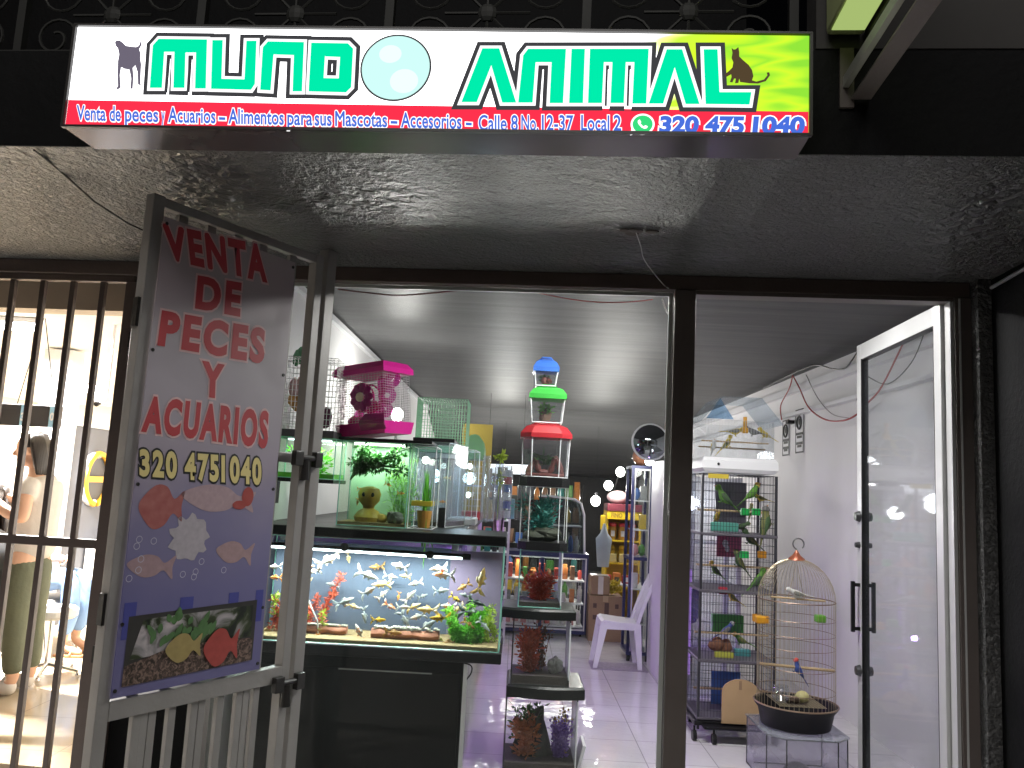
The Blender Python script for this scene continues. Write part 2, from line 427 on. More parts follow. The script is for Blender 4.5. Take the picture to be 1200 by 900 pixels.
bld = thing('shop_building', 'black painted street front with bright shop and salon behind', 'building', (0, 0, 0))
def fpart(name, mb, mat, **k):                           # a part given in street-front axes
    bmesh.ops.transform(mb.bm, matrix=FF.m, verts=mb.bm.verts); return part(name, mb, mat, bld, **k)
fpart('soffit', MB().box(-5, 2.2, -1.47, .16, 2.745, 2.90), m_stucco, label='rough black stucco soffit over the entrance')
fpart('fascia', MB().box(-5, 4, -1.47, -1.36, 2.902, 3.10).box(-5, 4, -1.4702, -1.40, 2.748, 2.902), m_stucco2)
fpart('upper_wall', MB().box(1.02, 4, -1.475, -1.36, 3.102, 4.6), m_conc, label='bare grey upper wall above the fascia')
fpart('balcony_floor', MB().box(-5, 1.02, -1.36, .2, 2.98, 3.095), m_conc)
fpart('balcony_wall', MB().box(-5, 1.02, -.25, -.1, 3.1, 5.2), m_stucco2)
fpart('side_wall', MB().box(2.19, 2.45, -2.6, .02, -.1, 2.743), m_stucco2, label='black side wall right of the door')
fpart('pilaster', MB().box(2.125, 2.185, -.10, .10, 0, 2.743), m_stucco, label='narrow stucco pilaster beside the door')
fpart('header_beam', MB().box(-5, 2.12, -.035, .075, 2.668, 2.742, .004), m_brown)
fpart('party_wall', MB().box(-2.02, -1.52, .09, .3, -.05, 2.745), m_stucco2)
# shop interior shell
part('wall', MB().box(-1.62, -1.47, .28, 14, -.1, 3.0), m_wallw, bld, label='white left wall of the shop')
part('wall', MB().box(2.68, 2.83, -.3, 14, -.1, 3.0), m_wallw, bld, label='white right wall of the shop')
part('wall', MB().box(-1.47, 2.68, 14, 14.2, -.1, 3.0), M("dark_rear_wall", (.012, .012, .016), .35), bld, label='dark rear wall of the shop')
cl = MB(); cl.loft([[(-1.47, -.25, 2.9), (2.68, -.25, 2.9), (2.68, -.25, 3.05), (-1.47, -.25, 3.05)], [(-1.47, 8.5, 2.9), (2.68, 8.5, 2.9), (2.68, 8.5, 3.05), (-1.47, 8.5, 3.05)], [(-1.47, 12, 2.05), (2.68, 12, 2.05), (2.68, 12, 2.25), (-1.47, 12, 2.25)], [(-1.47, 14, 2.02), (2.68, 14, 2.02), (2.68, 14, 2.2), (-1.47, 14, 2.2)]])
part('ceiling', cl, m_ceil, bld)
wcab = thing('tall_cabinet', 'plain white tall cabinet just right of the white plastic chair', 'cabinet', (1.5, 3.9, 0))
part('body', MB().box(1.36, 1.64, 3.52, 4.25, 0, 2.0, .006), m_wallw, wcab); part('door', MB().box(1.37, 1.63, 3.5, 3.518, .06, 1.98, .003), m_whitep, wcab)
tk = MB().box(2.62, 2.679, .05, 13.9, 2.72, 2.78).box(2.61, 2.679, .05, 13.9, 2.50, 2.53)
part('wall_moulding', tk, m_whitep, bld)
tk = MB().box(-1.469, -1.43, .4, 10, 2.84, 2.88)
part('cable_duct', tk, m_whitep, bld)
# salon shell
part('salon_wall', MB().box(-9, -1.62, 11, 11.2, 0, 2.9), m_wallc, bld)
part('salon_wall', MB().box(-1.66, -1.621, .38, 11, .12, 2.9), m_wallc, bld)
part('salon_wall', MB().box(-9.2, -9, .5, 11.2, 0, 2.9), m_wallc, bld)
part('salon_ceiling', MB().box(-9, -1.66, .35, 11, 2.80, 2.9), M("salon_ceiling_white", (.80, .78, .74), .7, var=.04), bld)
fpart('salon_beam', MB().box(-5, -2.06, .20, .34, 2.52, 2.744), m_beam)

# ------------------------------------------------------------------ balcony railing of curled iron above the sign
m_iron = M("pale_wrought_iron", (.016, .016, .014), .7)
rail = thing('balcony_railing', 'pale curled wrought iron balcony railing above the lit sign', 'railing', (0, -1.38, 3.096), FF)
b = MB(); b.box(-4.6, 1.0, -1.40, -1.36, 3.12, 3.145); b.box(-4.6, 1.0, -1.40, -1.36, 3.98, 4.02)
part('rail', b, m_iron, rail)
for k in range(9):
    x = -4.55+k*.69
    part('post', MB().box(x-.015, x+.015, -1.395, -1.365, 3.097, 3.98), m_iron, rail)
def curl(cx, cz, r, a0, turns, sgn, n=22):
    return [(cx+r*(1-.75*t/n)*math.cos(a0+sgn*turns*2*PI*t/n), -1.38, cz+r*(1-.75*t/n)*math.sin(a0+sgn*turns*2*PI*t/n)) for t in range(n+1)]
for k in range(8):
    cx = -4.55+.345+k*.69
    for cz in (3.29, 3.68):
        b = MB()
        for j in range(8):
            a = j*PI/4
            b.tube([(cx+.03*math.cos(a), -1.38, cz+.03*math.sin(a)), (cx+.15*math.cos(a), -1.38, cz+.15*math.sin(a))], .0055, 5)
        b.ell((cx, -1.38, cz), (.035, .015, .035), seg=10, rings=6)
        for sg in (1, -1):
            b.tube(curl(cx+sg*.21, cz+.09, .085, 0 if sg < 0 else PI, 1.3, sg), .0055, 5)
            b.tube(curl(cx+sg*.21, cz-.09, .085, 0 if sg < 0 else PI, 1.3, -sg), .0055, 5)
        part('rosette', b, m_iron, rail)

# ------------------------------------------------------------------ neighbouring sign casing and its bracket
m_gbox = M("green_lit_casing_tone", (.60, .68, .32), .35)  # green light on the white casing put into its colour
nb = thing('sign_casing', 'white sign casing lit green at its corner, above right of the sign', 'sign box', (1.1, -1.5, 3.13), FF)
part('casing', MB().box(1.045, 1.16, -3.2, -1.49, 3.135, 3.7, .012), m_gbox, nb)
part('casing_glow', MB().box(1.052, 1.152, -3.15, -1.53, 3.1315, 3.1345), EM('reflected_lime_glow', (.52, .68, .22), .75), nb)  # light reflected by the casing's underside, made to glow
part('trim', MB().box(1.164, 1.176, -3.2, -1.49, 3.12, 3.16), m_blackm, nb)
br = thing('wall_bracket', 'rusty steel angle bracket on the black fascia right of the sign', 'bracket', (1.13, -1.48, 2.9), FF)
part('plate', MB().box(1.092, 1.135, -1.482, -1.4705, 2.90, 3.10), M("rusty_steel", (.13, .11, .10), .6, bump=.2), br)
part('arm', MB().box(1.125, 1.185, -3.2, -1.483, 2.925, 2.932).box(1.178, 1.185, -3.2, -1.483, 2.932, 2.985), M("rusty_steel_arm", (.22, .19, .18), .5, bump=.2), br)
part('arm', MB().box(1.10, 1.118, -3.2, -1.483, 2.965, 3.0), M("lit_arm_edge_tone", (.6, .6, .55), .35, metal=.3), br)  # lit edge of the arm put in as a pale strip

# ------------------------------------------------------------------ lit shop sign
S0, S1, SV = -1.385, .958, -1.64
def szt(x): return 3.091-.039*(x-S0)/(S1-S0)
def szb(x): return 2.737-.008*(x-S0)/(S1-S0)
def sbar(b, x0, x1, f, d0, d1, y0, y1): return b.prism([(x0, f(x0)+d0), (x1, f(x1)+d0), (x1, f(x1)+d1), (x0, f(x0)+d1)], y0, y1)
sign = thing('shop_sign', 'long lit sign box reading MUNDO ANIMAL above the entrance', 'sign', (-.2, -1.5, 2.73), FF)
m_case = M("glossy_dark_sign_case", (.11, .10, .105), .25, metal=.4, var=.3, scale=3)
c = MB(); c.prism([(S0, szb(S0)), (S1, szb(S1)), (S1, szt(S1)), (S0, szt(S0))], SV+.004, -1.475)
part('case', c, m_case, sign)
fr_ = MB(); t_ = .008
sbar(fr_, S0-.004, S1+.004, szb, -.002, .006, SV-.012, SV+.003); sbar(fr_, S0-.004, S1+.004, szt, -.005, .002, SV-.012, SV+.003)
fr_.box(S0-.006, S0+.003, SV-.0115, SV+.0025, szb(S0), szt(S0)); fr_.box(S1-.003, S1+.006, SV-.0115, SV+.0025, szb(S1), szt(S1))
part('frame', fr_, m_blackm, sign)
def facemat():
    m, n, out = newmat("printed_lit_face"); L = n.links.new
    e = node(n, "ShaderNodeEmission"); L(e.outputs[0], out.inputs[0]); e.inputs[1].default_value = 3.0
    tc = node(n, "ShaderNodeTexCoord"); sp = node(n, "ShaderNodeSeparateXYZ"); L(tc.outputs['Object'], sp.inputs[0])
    nz = node(n, "ShaderNodeTexNoise"); nz.inputs['Scale'].default_value = 2.2; nz.inputs['Detail'].default_value = 1; nz.inputs['Distortion'].default_value = 2.0
    mp = node(n, "ShaderNodeMapping"); mp.inputs['Rotation'].default_value = (0, R(38), 0); mp.inputs['Scale'].default_value = (1.0, 1, 4); L(tc.outputs['Object'], mp.inputs[0]); L(mp.outputs[0], nz.inputs['Vector'])
    a = node(n, "ShaderNodeMath", operation='MULTIPLY_ADD'); a.inputs[1].default_value = .42; L(nz.outputs[0], a.inputs[0]); L(sp.outputs[0], a.inputs[2])
    b_ = node(n, 'ShaderNodeMath', operation='MULTIPLY_ADD'); b_.inputs[1].default_value = .75; b_.inputs[2].default_value = -.04; L(a.outputs[0], b_.inputs[0]); a = b_
    rp = node(n, "ShaderNodeValToRGB"); L(a.outputs[0], rp.inputs[0])
    r = rp.color_ramp; r.elements[0].position = .62; r.elements[0].color = (1, 1, 1, 1)
    r.elements[1].position = 1.0; r.elements[1].color = (.10, .27, .015, 1)
    for po, co in ((.67, (.45, .55, .16)), (.72, (.22, .37, .02)), (.80, (.25, .36, .01)), (.86, (.12, .29, .015)), (.92, (.24, .37, .012))):
        x = r.elements.new(po); x.color = (*co, 1)
    L(rp.outputs[0], e.inputs[0]); return m
part('face_panel', MB().prism([(S0+.002, szb(S0)+.004), (S1-.002, szb(S1)+.004), (S1-.002, szt(S1)-.002), (S0+.002, szt(S0)-.002)], SV, SV+.0035), facemat(), sign)
zs = FF.at(300, 126, SV).z; 
e_red = EM("lit_red_print", (.95, .03, .07), 1.1); e_dark = EM("lit_dark_print", (.055, .055, .06), 1.0); e_white = EM("lit_white_print", (1, 1, 1), 1.35)
e_green = EM("lit_green_print", (.0, .86, .42), 1.0); e_blue = EM("lit_blue_print", (.07, .17, .75), 1.0); e_cyan = EM("lit_pale_cyan_print", (.62, .98, .92), 1.05)
e_wa = EM("lit_badge_green", (.04, .75, .22), 1.0)
def spx(px, py): v = FF.at(px, py, SV-.001); return (v.x, v.z)
def spoly(pts): return [spx(*p) for p in pts]
part('red_band', MB().face([(S0+.004, SV-.001, szb(S0)+.007), (S1-.004, SV-.001, szb(S1)+.007), (S1-.004, SV-.001, spx(946, 131)[1]), (S0+.004, SV-.001, spx(88, 117)[1])]), e_red, sign, fix=False)
# block letters traced as strokes, lower-left sheared like the print
def q1(cx, cy): return (60+cx/2.609, cy/2.609)
def q2(cx, cy): return (500+cx/1.714, cy/1.714)
LET = [
 [[q1(*p) for p in [(303,270),(312,140),(330,120),(478,122),(474,272),(441,272),(444,162),(412,162),(409,270),(375,270),(378,160),(347,160),(340,270)]]],
 [[q1(*p) for p in [(494,124),(526,124),(522,242),(592,244),(598,126),(629,126),(624,258),(612,276),(490,273)]]],
 [[q1(*p) for p in [(640,276),(648,146),(664,128),(774,130),(768,281),(739,281),(743,170),(681,168),(672,278)]]],
 [[q1(*p) for p in [(788,281),(796,132),(908,134),(924,150),(918,268),(902,284)]], [q1(*p) for p in [(834,240),(880,241),(884,176),(838,174)]]],
 [[q2(*p) for p in [(70,206),(112,98),(146,98),(180,207),(152,207),(130,132),(101,206)]]],
 [[q2(*p) for p in [(184,207),(194,112),(204,99),(280,99),(274,208),(247,208),(251,126),(219,126),(213,207)]]],
 [[q2(*p) for p in [(286,208),(291,99),(318,99),(314,208)]]],
 [[q2(*p) for p in [(324,208),(328,99),(446,99),(441,209),(413,209),(417,126),(400,126),(396,208),(369,208),(373,126),(356,126),(352,208)]]],
 [[q2(*p) for p in [(446,209),(482,100),(513,100),(548,210),(520,210),(498,136),(475,209)]]],
 [[q2(*p) for p in [(560,210),(556,100),(584,100),(588,186),(652,186),(648,211)]]],
]
for word, lets in (('MUNDO', LET[:4]), ('ANIMAL', LET[4:])):
    b = MB()
    for k, polys in enumerate(lets): b.join(poly_bm([spoly(p) for p in polys], 0, SV-.0040-.00004*k))
    wo = part('lettering', b, e_green, sign, fix=False)
    for col, off, dy, nm in ((e_dark, .0230, .0020, 'letter_outline'), (e_white, .0095, .0030, 'letter_halo')):
        b = MB()
        for k, polys in enumerate(lets): b.join(poly_bm([spoly(p) for p in polys], off, SV-dy-.00004*k))
        part(nm, b, col, wo, fix=False)
for k, pl in enumerate([[q1(xa-5, 176), q1(xa+5, 176), q1(xb+5, 284), q1(xb-5, 284)] for xa, xb in ((361, 352), (427, 420))]+[[q2(xc-2.2, 132), q2(xc+2.2, 132), q2(xc-.5, 214), q2(xc-5, 214)] for xc in (362.5, 406.5)]):
    part('letter_slot', poly_bm([spoly(pl)], 0, SV-.0036), e_dark, sign, fix=False)
gx, gz = spx(464, 80); ga = spx(506, 80)[0]-gx; gb = gz-spx(464, 119.5)[1]
b = MB(); b.join(poly_bm([disc(gx, gz, ga, gb, 48)], 0, SV-.0046)); part('globe_rim', b, e_dark, sign, fix=False)
b = MB(); b.join(poly_bm([disc(gx, gz, ga-.006, gb-.006, 48)], 0, SV-.0052)); part('globe', b, e_cyan, sign, fix=False)
b = MB(); b.join(poly_bm([disc(gx-.02, gz+.045, .036, .03)], 0, SV-.0058)); b.join(poly_bm([disc(gx+.03, gz-.045, .045, .04)], 0, SV-.0058)); part('globe_shine', b, EM("lit_globe_shine", (.86, 1, .98), 1.05), sign, fix=False)
dog = [(135,50),(137,47.5),(141,48),(144,50),(148,54),(154,55),(160,55.5),(163,54),(165,49),(166.5,48),(166,54),(163.5,58),(165,62),(165,70),(166,76),(165.5,84),(165,98),(166,100),(163,100),(162,99),(161.5,85),(159,77),(156,80),(157,90),(156,104),(153,105),(154,92),(152,82),(146,81),(142.5,79),(141,88),(142,103),(139,105),(136,105),(138.5,101),(138,88),(138.5,72),(140,64),(138.5,57),(136,54)]
cat = [(855,97),(857,91),(856.5,88),(851,91),(849,88),(854,84),(858,80),(859,74),(857,69),(858,63),(857,57),(859.5,59),(862,58.5),(865,56),(866,62),(866,67),(870,71),(877,77),(881,83),(882.5,90),(881,95),(886,96.5),(895,94),(899,89),(898,86),(901,85.5),(902,89),(897,96),(888,98.8),(878,98.5),(867,97),(866,93),(865,98),(861,98.5),(862,93),(860,93),(858,97.5)]
b = MB(); b.join(poly_bm([spoly(dog)], 0, SV-.003)); part('dog_emblem', b, EM("lit_dog_print", (.16, .14, .19), 1), sign, fix=False)
b = MB(); b.join(poly_bm([spoly(cat)], 0, SV-.0055)); part('cat_emblem', b, EM("lit_cat_print", (.09, .06, .03), 1), sign, fix=False)
CAPH = bounds(text_bm('H'))[3]
def quadfit(bm, x0, x1, BL, BR, TL, TR, y):        # baseline BL-BR, cap line TL-TR
    for v in bm.verts:
        s_ = (v.co.x-x0)/(x1-x0); t_ = v.co.z/CAPH
        p = [(BL[k]*(1-s_)+BR[k]*s_)*(1-t_)+(TL[k]*(1-s_)+TR[k]*s_)*t_ for k in (0, 1)]
        v.co = Vector((p[0], y+v.co.y*.3, p[1]))
    return bm
def sign_text(body, bl, br, tl, tr, name, bold, outl, shear=0.0, sp=1.0):
    P = [spx(*p) for p in (bl, br, tl, tr)]
    core = letters_bm(body, bold, shear, sp); r = bounds(core); halo = letters_bm(body, bold+outl, shear, sp)
    o = part(name, quadfit(core, r[0], r[1], *P, SV-.0035), e_blue, sign, fix=False)
    part(name+'_halo', quadfit(halo, r[0], r[1], *P, SV-.0025), e_white, o, fix=False)
LL = [('Venta', 90.5, 124.5), ('de', 129, 142), ('peces', 147, 186), ('y', 189.5, 193.5), ('Acuarios', 197.5, 253), ('-', 257, 264.5), ('Alimentos', 268, 333), ('para', 337, 366.5), ('sus', 369, 389), ('Mascotas', 393, 454), ('-', 458, 466), ('Accesorios', 470, 541), ('-', 546, 553)]
def base(x): return 141+(x-90.5)*.0222
for wd_, xa, xb in LL: sign_text(wd_, (xa, base(xa)), (xb, base(xb)), (xa, base(xa)-17), (xb, base(xb)-16.5), 'small_lettering', .020, .055)
for wd_, xa, xb in (('Calle', 561, 594), ('8', 599, 607), ('No.', 611, 631), ('12-37', 635, 672), ('Local', 681, 714), ('2', 719, 728)): sign_text(wd_, (xa, 153), (xb, 153.6), (xa, 135.5), (xb, 136), 'address_lettering', .018, .05)
for wd_, xa, xb in (('320', 772, 819), ('475', 826, 872), ('1040', 881, 943)): sign_text(wd_, (xa, 155+(xa-771)*.012), (xb, 155+(xb-771)*.012), (xa, 137.5+(xa-771)*.006), (xb, 137.5+(xb-771)*.006), 'phone_number', .05, .055, .08)
wx, wz = spx(753, 146)
b = MB(); b.join(poly_bm([disc(wx, wz, .036, .034)], 0, SV-.003)); b.join(poly_bm([[(wx-.036, wz-.036), (wx-.02, wz-.03), (wx-.033, wz-.012)]], 0, SV-.00304)); part('badge_halo', b, e_white, sign, fix=False)
b = MB(); b.join(poly_bm([disc(wx, wz, .030, .028)], 0, SV-.0036)); part('phone_badge', b, e_wa, sign, fix=False)
hs = [(-.014,.012),(-.009,.015),(-.004,.006),(-.007,.003),(0,-.005),(.004,-.007),(.008,-.003),(.016,-.007),(.013,-.013),(.006,-.015),(-.003,-.011),(-.011,-.002),(-.015,.006)]
b = MB(); b.join(poly_bm([[(wx+x, wz+z) for x, z in hs]], 0, SV-.0042)); part('handset', b, e_white, sign, fix=False)

# ------------------------------------------------------------------ cable along the soffit and the broken patch
cb = MB(); cb.tube([FF.at(40, 176, -1.46), FF.at(70, 200, -1.25)+Vector((0, 0, 0)), FF.at(110, 236, -1.02), FF.at(150, 262, -.8), FF.at(172, 272, -.7)], .004, 6)
single('soffit_cable', 'thin black cable running along the stucco soffit on the left', 'cable', cb, m_black, FF.at(40, 176, -1.46), FF)
d_ = CW + CR*((745-600)/FPX) + CU*((450-270)/FPX); pp = FF.i @ (CAM + d_*((2.742-CAM.z)/d_.z))
b = MB()
for k in range(9):
    a = random.uniform(0, 6.28); r_ = random.uniform(0, .045)
    b.ell((pp.x+r_*1.6*math.cos(a), pp.y+r_*math.sin(a), 2.742), (random.uniform(.012, .03), random.uniform(.01, .02), random.uniform(.004, .01)), seg=8, rings=5)
single('plaster_patch', 'broken plaster patch with dangling wire in the soffit middle', 'plaster patch', b, M("broken_plaster", (.18, .16, .15), .9, bump=.5), (pp.x, pp.y, 2.742), FF)
b = MB(); b.tube(catmull([(pp.x, pp.y, 2.738), (pp.x+.03, pp.y+.12, 2.71), (pp.x+.06, pp.y+.3, 2.70), (pp.x+.17, -.06, 2.69), (pp.x+.20, -.05, 2.67)], 5, False), .0022, 5)
single('hanging_wire', 'thin pale wire dangling from the broken plaster patch', 'wire', b, m_alu, (pp.x, pp.y, 2.738), FF)
b = MB(); b.tube([(2.186, -.02, 2.70), (2.186, -.5, 2.715), (2.186, -1.4, 2.72)], .009, 8)
single('conduit_pipe', 'thin grey conduit along the top of the black side wall', 'pipe', b, M("grey_conduit", (.3, .3, .32), .5), (2.186, -.02, 2.7), FF)

# ------------------------------------------------------------------ shop window
win = thing('shop_window', 'large dusty shop window left of the dark brown post', 'window', (-.4, 0, 0), FF)
part('glass', MB().box(-1.47, .735, .012, .018, .06, 2.664), m_shopgl, win)
part('mullion', MB().box(.735, .838, -.045, .065, 0, 2.667, .004), m_frame, win)
part('frame', MB().box(-1.52, -1.475, -.03, .06, 0, 2.667, .003).box(-1.475, .735, -.02, .05, 0, .058, .003), m_frame, win)
part('frame', MB().box(.712, .733, .019, .04, .06, 2.665), m_alu, win, label='bright aluminium strip along the post')
part('frame', MB().box(-1.47, .712, .019, .034, 2.648, 2.666), m_alu, win)

# ------------------------------------------------------------------ glass door, swung inwards
hinge = FF.m @ Vector((2.03, .04, 0))
FD = Frame((hinge.x, hinge.y, 0), Vector((2.105-hinge.x, 1.03-hinge.y, 0)))      # x runs from the hinge to the free edge
DL = 1.16
door = thing('glass_door', 'white framed glass shop door swung open into the shop', 'door', (0, 0, .02), FD)
part('frame', MB().box(0, .075, -.02, .02, .03, 2.655, .003).box(DL-.075, DL, -.02, .02, .03, 2.655, .003).box(.075, DL-.075, -.019, .019, 2.56, 2.655, .003).box(.075, DL-.075, -.019, .019, .03, .14, .003), m_alu, door)
part('edge_strip', MB().box(-.004, .042, -.0225, -.0205, .03, 2.655), m_frame, door)  # shade on the hinge stile put in as a dark strip
part('seal', MB().box(.075, .083, -.0185, .0185, .14, 2.56).box(DL-.086, DL-.075, -.0205, .0205, .14, 2.56).box(.083, DL-.086, -.0185, .0185, 2.552, 2.56), m_black, door)
part('glass', MB().box(.083, DL-.086, -.003, .003, .14, 2.552), GLASS("door_glass", (.97, .98, .99), .06, milk=.018, frez=.5, rough=.04), door)
for sy in (1, -1):
    hb = MB(); x = DL-.04; y = sy*.06
    hb.box(x-.011, x+.011, y-.011, y+.011, .92, 1.215, .003); hb.box(x-.010, x+.010, min(sy*.019, y), max(sy*.019, y), .93, .95); hb.box(x-.010, x+.010, min(sy*.019, y), max(sy*.019, y), 1.185, 1.205)
    part('handle', hb, m_black, door)
for z in (1.60, 1.43, .70):
    lk = MB(); r_ = .034 if z != 1.43 else .02
    lk.cyl((DL-.04, -.019, z), (DL-.04, -.05, z), r_, r_*.75, 16); lk.cyl((DL-.04, .019, z), (DL-.04, .045, z), r_, r_*.75, 16)
    part('lock', lk, M("dark_lock_metal", (.06, .06, .065), .3, metal=.6), door)
for z in (.35, 1.12, 2.2):
    part('hinge', MB().cyl((-.012, -.012, z), (-.012, -.012, z+.13), .012, n=10).box(-.03, .0, -.024, -.019, z, z+.13), m_black, door)
jb = thing('door_frame', 'dark door frame with a bright aluminium strip at the right', 'door frame', (2.07, 0, 0), FF)
part('jamb', MB().box(2.045, 2.122, -.04, .06, 0, 2.667, .003), m_frame, jb)
part('strip', MB().box(2.028, 2.0435, -.03, .03, 0, 2.66), m_alu, jb)
part('strip', MB().box(2.062, 2.070, -.046, -.041, 0, 2.66), m_alu, jb)
part('lintel', MB().box(.84, 2.045, -.03, .06, 2.648, 2.667), m_frame, jb)

# ------------------------------------------------------------------ barred grille of the salon
gr = thing('window_grille', 'brown barred grille in front of the bright hair salon', 'grille', (-2.9, 0, 0), FF)
part('frame', MB().box(-4.6, -2.075, -.02, .025, 2.632, 2.667, .003), m_brown, gr)
part('frame', MB().box(-2.115, -2.055, -.03, .03, 0, 2.63, .003), m_brown, gr)
part('frame', MB().box(-2.05, -2.0, -.035, .085, 0, 2.667, .003), m_brown, gr)
part('rail', MB().box(-4.6, -2.116, -.016, .016, 1.245, 1.29, .003), m_brown, gr)
part('rail', MB().box(-4.6, -2.116, -.016, .016, .03, .075, .003), m_brown, gr)
for k in range(16):
    x = FF.at(123-35.2*k if k < 4 else 123-35.2*3-(k-3)*34, 326, 0).x
    if x < -4.5: break
    part('bar', MB().box(x-.014, x+.014, -.0135, .0135, .076, 2.631, .002), m_brown, gr)
part('hinge', MB().box(-2.055, -2.02, -.05, -.036, 2.28, 2.36).box(-2.055, -2.02, -.05, -.036, .7, .78), m_blackm, gr)

# ------------------------------------------------------------------ open security gate with the banner tied to it
FG = FF.sub((-1.345, -1.17, 0), (.395, .81, 0))
m_gate = M("grey_gate_steel", (.30, .285, .275), .42, metal=.2, var=.2, bump=.1)
gate = thing('security_gate', 'grey barred security gate swung open towards the street', 'gate', (.9, 0, 0), FG)
GT = 2.695
part('stile', MB().box(.0, .05, -.02, .03, .06, GT, .003), m_gate, gate)
part('stile', MB().box(.855, .90, -.02, .03, .06, GT, .003), m_gate, gate)
part('rail', MB().box(.05, .855, -.015, .02, GT-.04, GT-.003, .003), m_gate, gate)
part('rail', MB().box(.05, .855, -.022, .022, .765, .835, .003), m_gate, gate)
part('rail', MB().box(.05, .855, -.022, .022, .06, .11, .003), m_gate, gate)
part('rail', MB().box(.05, .855, -.0, .022, 1.72, 1.765, .003), m_gate, gate)
for x in (.15, .285, .42, .555, .73):
    part('bar', MB().box(x-.021, x+.021, .0, .021, .836, GT-.041, .002), m_gate, gate)
for x in (.17, .20, .235, .32, .42, .455, .545, .64, .675, .73):
    part('bar', MB().box(x-.016, x+.016, -.012, .012, .111, .764, .002), m_gate, gate)
for z in (1.745, .765):
    h = MB(); h.cyl((.80, -.035, z), (.965, -.035, z), .013, n=10); h.box(.80, .85, -.05, -.021, z-.035, z+.03, .003); h.box(.925, .97, -.05, -.02, z-.04, z+.03, .003); h.cyl((.875, -.035, z-.01), (.875, -.035, z-.10), .018, .024, n=12)
    part('bolt', h, m_blackm, gate)
for z in (1.1, 2.18): part('hinge_lug', MB().box(-.012, 0, -.01, .02, z, z+.11), m_blackm, gate)
gp = thing('gate_post', 'grey steel gate post standing under the soffit', 'post', (.95, 0, 0), FG)
part('post', MB().box(.925, .985, -.02, .04, -.02, 2.74, .004), m_gate, gp)

def bannermat():
    m, n, out = newmat("printed_banner_vinyl"); L = n.links.new
    p = node(n, "ShaderNodeBsdfPrincipled"); L(p.outputs[0], out.inputs[0]); p.inputs['Roughness'].default_value = .42
    tc = node(n, "ShaderNodeTexCoord"); sp = node(n, "ShaderNodeSeparateXYZ"); L(tc.outputs['Object'], sp.inputs[0])
    nz = node(n, "ShaderNodeTexNoise"); nz.inputs['Scale'].default_value = 2.2; nz.inputs['Detail'].default_value = 3; L(tc.outputs['Object'], nz.inputs['Vector'])
    a = node(n, "ShaderNodeMath", operation='MULTIPLY_ADD'); a.inputs[1].default_value = .45; L(nz.outputs[0], a.inputs[0]); L(sp.outputs[2], a.inputs[2])
    mr = node(n, "ShaderNodeMapRange"); mr.inputs[1].default_value = .1; mr.inputs[2].default_value = 2.1; L(a.outputs[0], mr.inputs[0])
    rp = node(n, "ShaderNodeValToRGB"); L(mr.outputs[0], rp.inputs[0]); r = rp.color_ramp
    r.elements[0].position = 0; r.elements[0].color = (.14, .13, .27, 1)
    r.elements[1].position = 1; r.elements[1].color = (.50, .42, .44, 1)
    for po, co in ((.22, (.15, .14, .29)), (.36, (.21, .19, .32)), (.5, (.36, .31, .38)), (.68, (.44, .40, .44)), (.84, (.42, .35, .38))):
        x = r.elements.new(po); x.color = (*co, 1)
    L(rp.outputs[0], p.inputs['Base Color'])
    n2 = node(n, "ShaderNodeTexNoise"); n2.inputs['Scale'].default_value = 3; L(tc.outputs['Object'], n2.inputs['Vector'])
    bp = node(n, "ShaderNodeBump"); bp.inputs['Strength'].default_value = .35; bp.inputs['Distance'].default_value = .03; L(n2.outputs[0], bp.inputs['Height']); L(bp.outputs[0], p.inputs['Normal'])
    return m
ban = thing('banner', 'tall fish shop banner reading VENTA DE PECES Y ACUARIOS, tied to the gate', 'banner', (.37, -.03, .85), FG)
BX0, BX1, BZ0, BZ1, BY = .045, .715, .845, 2.615, -.030
part('sheet', MB().box(BX0, BX1, BY, BY+.005, BZ0, BZ1), bannermat(), ban)
m_bred = M("banner_red_print", (.46, .045, .055), .45, var=.08); m_bhal = M("banner_pink_halo_print", (.72, .5, .5), .45, var=.05)
m_byel = M("banner_yellow_print", (.72, .60, .25), .45, var=.05); m_bblk = M("banner_black_print", (.02, .02, .02), .45)
def bpx(px, py): v = FG.at(px, py, BY); return (v.x, v.z)
def ban_text(body, bl, br, tl, tr, name, m0, m1, bold=.05, out=.045):
    P = [bpx(*p) for p in (bl, br, tl, tr)]
    core = letters_bm(body, bold, 0, 1.22); r = bounds(core); halo = letters_bm(body, bold+out, 0, 1.22)
    o = part(name, quadfit(core, r[0], r[1], *P, BY-.0024), m0, ban, fix=False); part(name+'_halo', quadfit(halo, r[0], r[1], *P, BY-.0012), m1, o, fix=False)
ban_text('VENTA', (195, 301), (313, 329), (190, 264), (311, 291), 'lettering', m_bred, m_bhal)
ban_text('DE', (228, 359), (281, 369), (231, 325), (283, 334), 'lettering', m_bred, m_bhal)
ban_text('PECES', (184, 402), (309, 424), (189, 366), (311, 388), 'lettering', m_bred, m_bhal)
ban_text('Y', (234, 461), (262, 466), (236, 425), (263, 430), 'lettering', m_bred, m_bhal)
ban_text('ACUARIOS', (165, 503), (313, 523), (170, 466), (315, 485), 'lettering', m_bred, m_bhal)
for wd_, xa, xb in (('320', 163, 207), ('475', 216, 256), ('1040', 259, 306)): ban_text(wd_, (xa, 556+(xa-163)*.075), (xb, 556+(xb-163)*.075), (xa, 528+(xa-163)*.075), (xb, 528+(xb-163)*.075), 'phone_number', m_byel, m_bblk, .045, .06)
